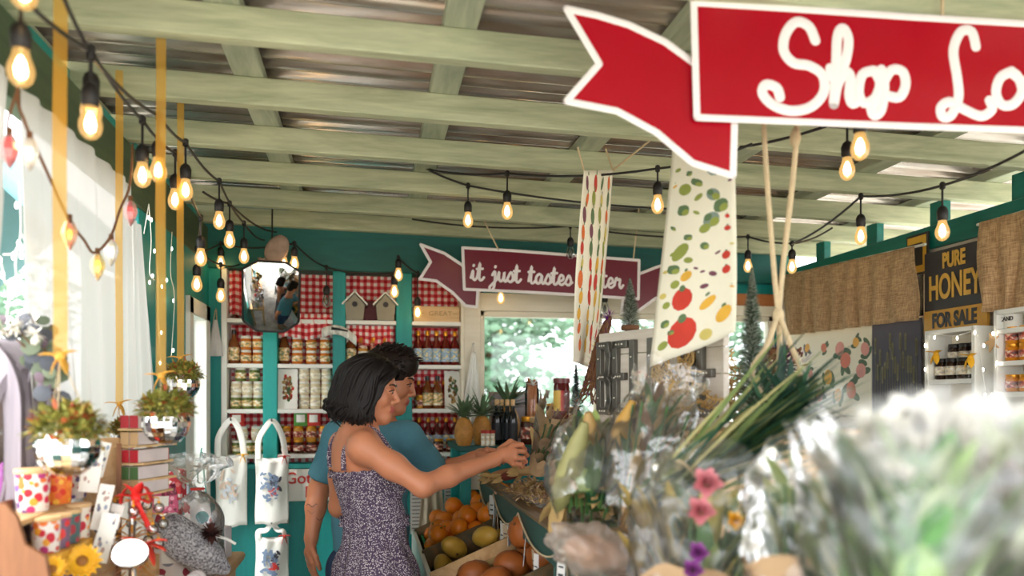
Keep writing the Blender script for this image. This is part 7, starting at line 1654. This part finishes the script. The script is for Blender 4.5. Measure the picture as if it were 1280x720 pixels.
for sg in (-1, 1):
    a = HI+smv*(sg*.085)+npv((0, 0, -.03)); kn_ = npv((a[0], a[1], .50)); an = npv((a[0]-.01, a[1]-.02, .09)); F.chain([a, kn_, kn_*.6+an*.4+npv((-.01, -.01, 0)), an], [.10, .062, .055, .040], .03); F.cone(an+npv((0, 0, -.04)), an+fmv*.17+npv((0, 0, -.065)), .036, .026, .02)
build_head(F, Hm, Rm_, hsm, True)
field_obj(F, 'body', ['skinm', 'lips'], tm, lipzone(Hm, Rm_, hsm))
face_parts(tm, Hm, Rm_, hsm, 'hairm', True)
F = Field([axis(-.42, .42, .0075), axis(2.85, 3.68, .0075), axis(.80, 1.44, .0075)])
torso_m(F, .014); F.cone(nbm+npv((0, 0, -.04)), SRm, .056, .066, .05); F.cone(nbm+npv((0, 0, -.04)), SLm, .056, .066, .05)
sle = SLm+(elLm-SLm)*.78; F.chain([SLm, sle], [.066, .064], .03); sre = SRm+(elRm-SRm)*.86; F.chain([SRm, sre], [.066, .064], .03)
F.cone(BE, BE-smv*.01+npv((0, 0, -.2)), .13, .14, .06)
F.cone(nbm+fmv*.02+npv((0, 0, .02)), nbm+fmv*.03+npv((0, 0, .2)), .062, .075, .01, 'sub')
F.cut(npv((0, 0, .905)), npv((0, 0, -1)))
for e_, s_ in ((sle, SLm), (sre, SRm)):
    d = (e_-s_)/np.linalg.norm(e_-s_)
    x, y, z = np.meshgrid(*F.ax, indexing='ij', sparse=True); pl = (x-e_[0])*d[0]+(y-e_[1])*d[1]+(z-e_[2])*d[2]; near = ((x-e_[0])**2+(y-e_[1])**2+(z-e_[2])**2) < .10**2
    F.d = np.where(near, np.maximum(F.d, pl), F.d).astype(np.float32)
v, f = F.mesh(); n_ = np.array([mnoise.noise((p[0]*9, p[1]*9, p[2]*5)) for p in v]); v += (v-npv((HI[0], YM, 0)))*npv((1, 1, 0))*(n_*.045)[:, None]
mb = MB(); mb.v = [tuple(p) for p in v]; mb.f = [tuple(int(i) for i in z) for z in f]; mb.m = [0]*len(mb.f); o = mb.build('shirt', 'shirt', tm, world=True, smooth=180); m = o.modifiers.new('relax', 'SMOOTH'); m.factor = .5; m.iterations = 3
F = Field([axis(-.42, .42, .009), axis(2.85, 3.68, .009), axis(.42, 1.0, .009)])
F.ell(HI+npv((0, 0, -.02)), (.122, .165, .13), RM_, .05)
for sg in (-1, 1): a = HI+smv*(sg*.085); F.chain([a, npv((a[0], a[1], .5))], [.115, .095], .03)
F.cut(npv((0, 0, .50)), npv((0, 0, -1))); F.cut(npv((0, 0, .93)), npv((0, 0, 1)))
field_obj(F, 'shorts', 'shorts', tm)
# short dark hair
F = Field([axis(hq[0]-.15, hq[0]+.14, .0045), axis(hq[1]-.12, hq[1]+.12, .0045), axis(hq[2]-.1, hq[2]+.16, .0045)])
E = lambda c, r, k=.02, op='add': F.ell(Hm(*[x*hsm for x in c]), [x*hsm for x in r], Rm_, k, op)
E((-.014, 0, .045), (.107, .083, .096)); E((.03, 0, .095), (.065, .06, .045), .03); E((-.05, 0, 0), (.062, .074, .075), .03); E((.115, 0, -.035), (.075, .1, .095), .006, 'sub'); E((.04, 0, -.08), (.1, .12, .075), .006, 'sub')
v, f = F.mesh(); mb = MB(); mb.v = [tuple(p) for p in v]; mb.f = [tuple(int(i) for i in z) for z in f]; mb.m = [0]*len(mb.f); mb.build('hair_base', 'hairm', tm, world=True, smooth=180)
paths = []
for i in range(420):
    th, ph = q.uniform(-PI, PI), math.acos(q.uniform(.05, 1)); s = hsm
    if abs(th) < .9 and ph > 1.05: ph = q.uniform(.2, 1.0)
    a = Vector(scalp(th, ph, s, 1.02)); d = Vector((math.cos(th)*math.sin(ph)+.25, math.sin(th)*math.sin(ph), math.cos(ph)+.2)); d2 = Vector((.55+q.gauss(0, .3), q.gauss(0, .35), .1)); L_ = q.uniform(.012, .022)*(1.3 if ph < .9 else .7)
    paths.append(([tuple(a), tuple(a+d*L_*.55+d2*L_*.2), tuple(a+d*L_*.8+d2*L_*.8)], q.uniform(.003, .0055)))
locks_obj(tm, Hm, paths, 'hair', 'hairm', 5)
# tattoo line drawing on the forearm
L = Vector(tm.location); mb = MB(); c = elLm*.55+wrLm*.45
for k in range(3):
    ce = c+npv((-.005+.004*k, 0, .03-.028*k)); pts = []
    for j in range(10): a = -2.3+1.5*j/9; pts.append(Vector(ce+npv((.0405*math.cos(a), .0405*math.sin(a), .006*math.sin(j*1.3+k))))-L)
    mb.tube(pts, .0012, 4)
mb.build('tattoo', cm(86, 70, 76), tm)
# ================================================================ tidy: the patterns the copies came from are not part of the place
def drop(o):
    for ch in list(o.children): drop(ch)
    bpy.data.objects.remove(o)
for o in [o for o in col.objects if o.parent is None and o.location.z < -40]: drop(o)
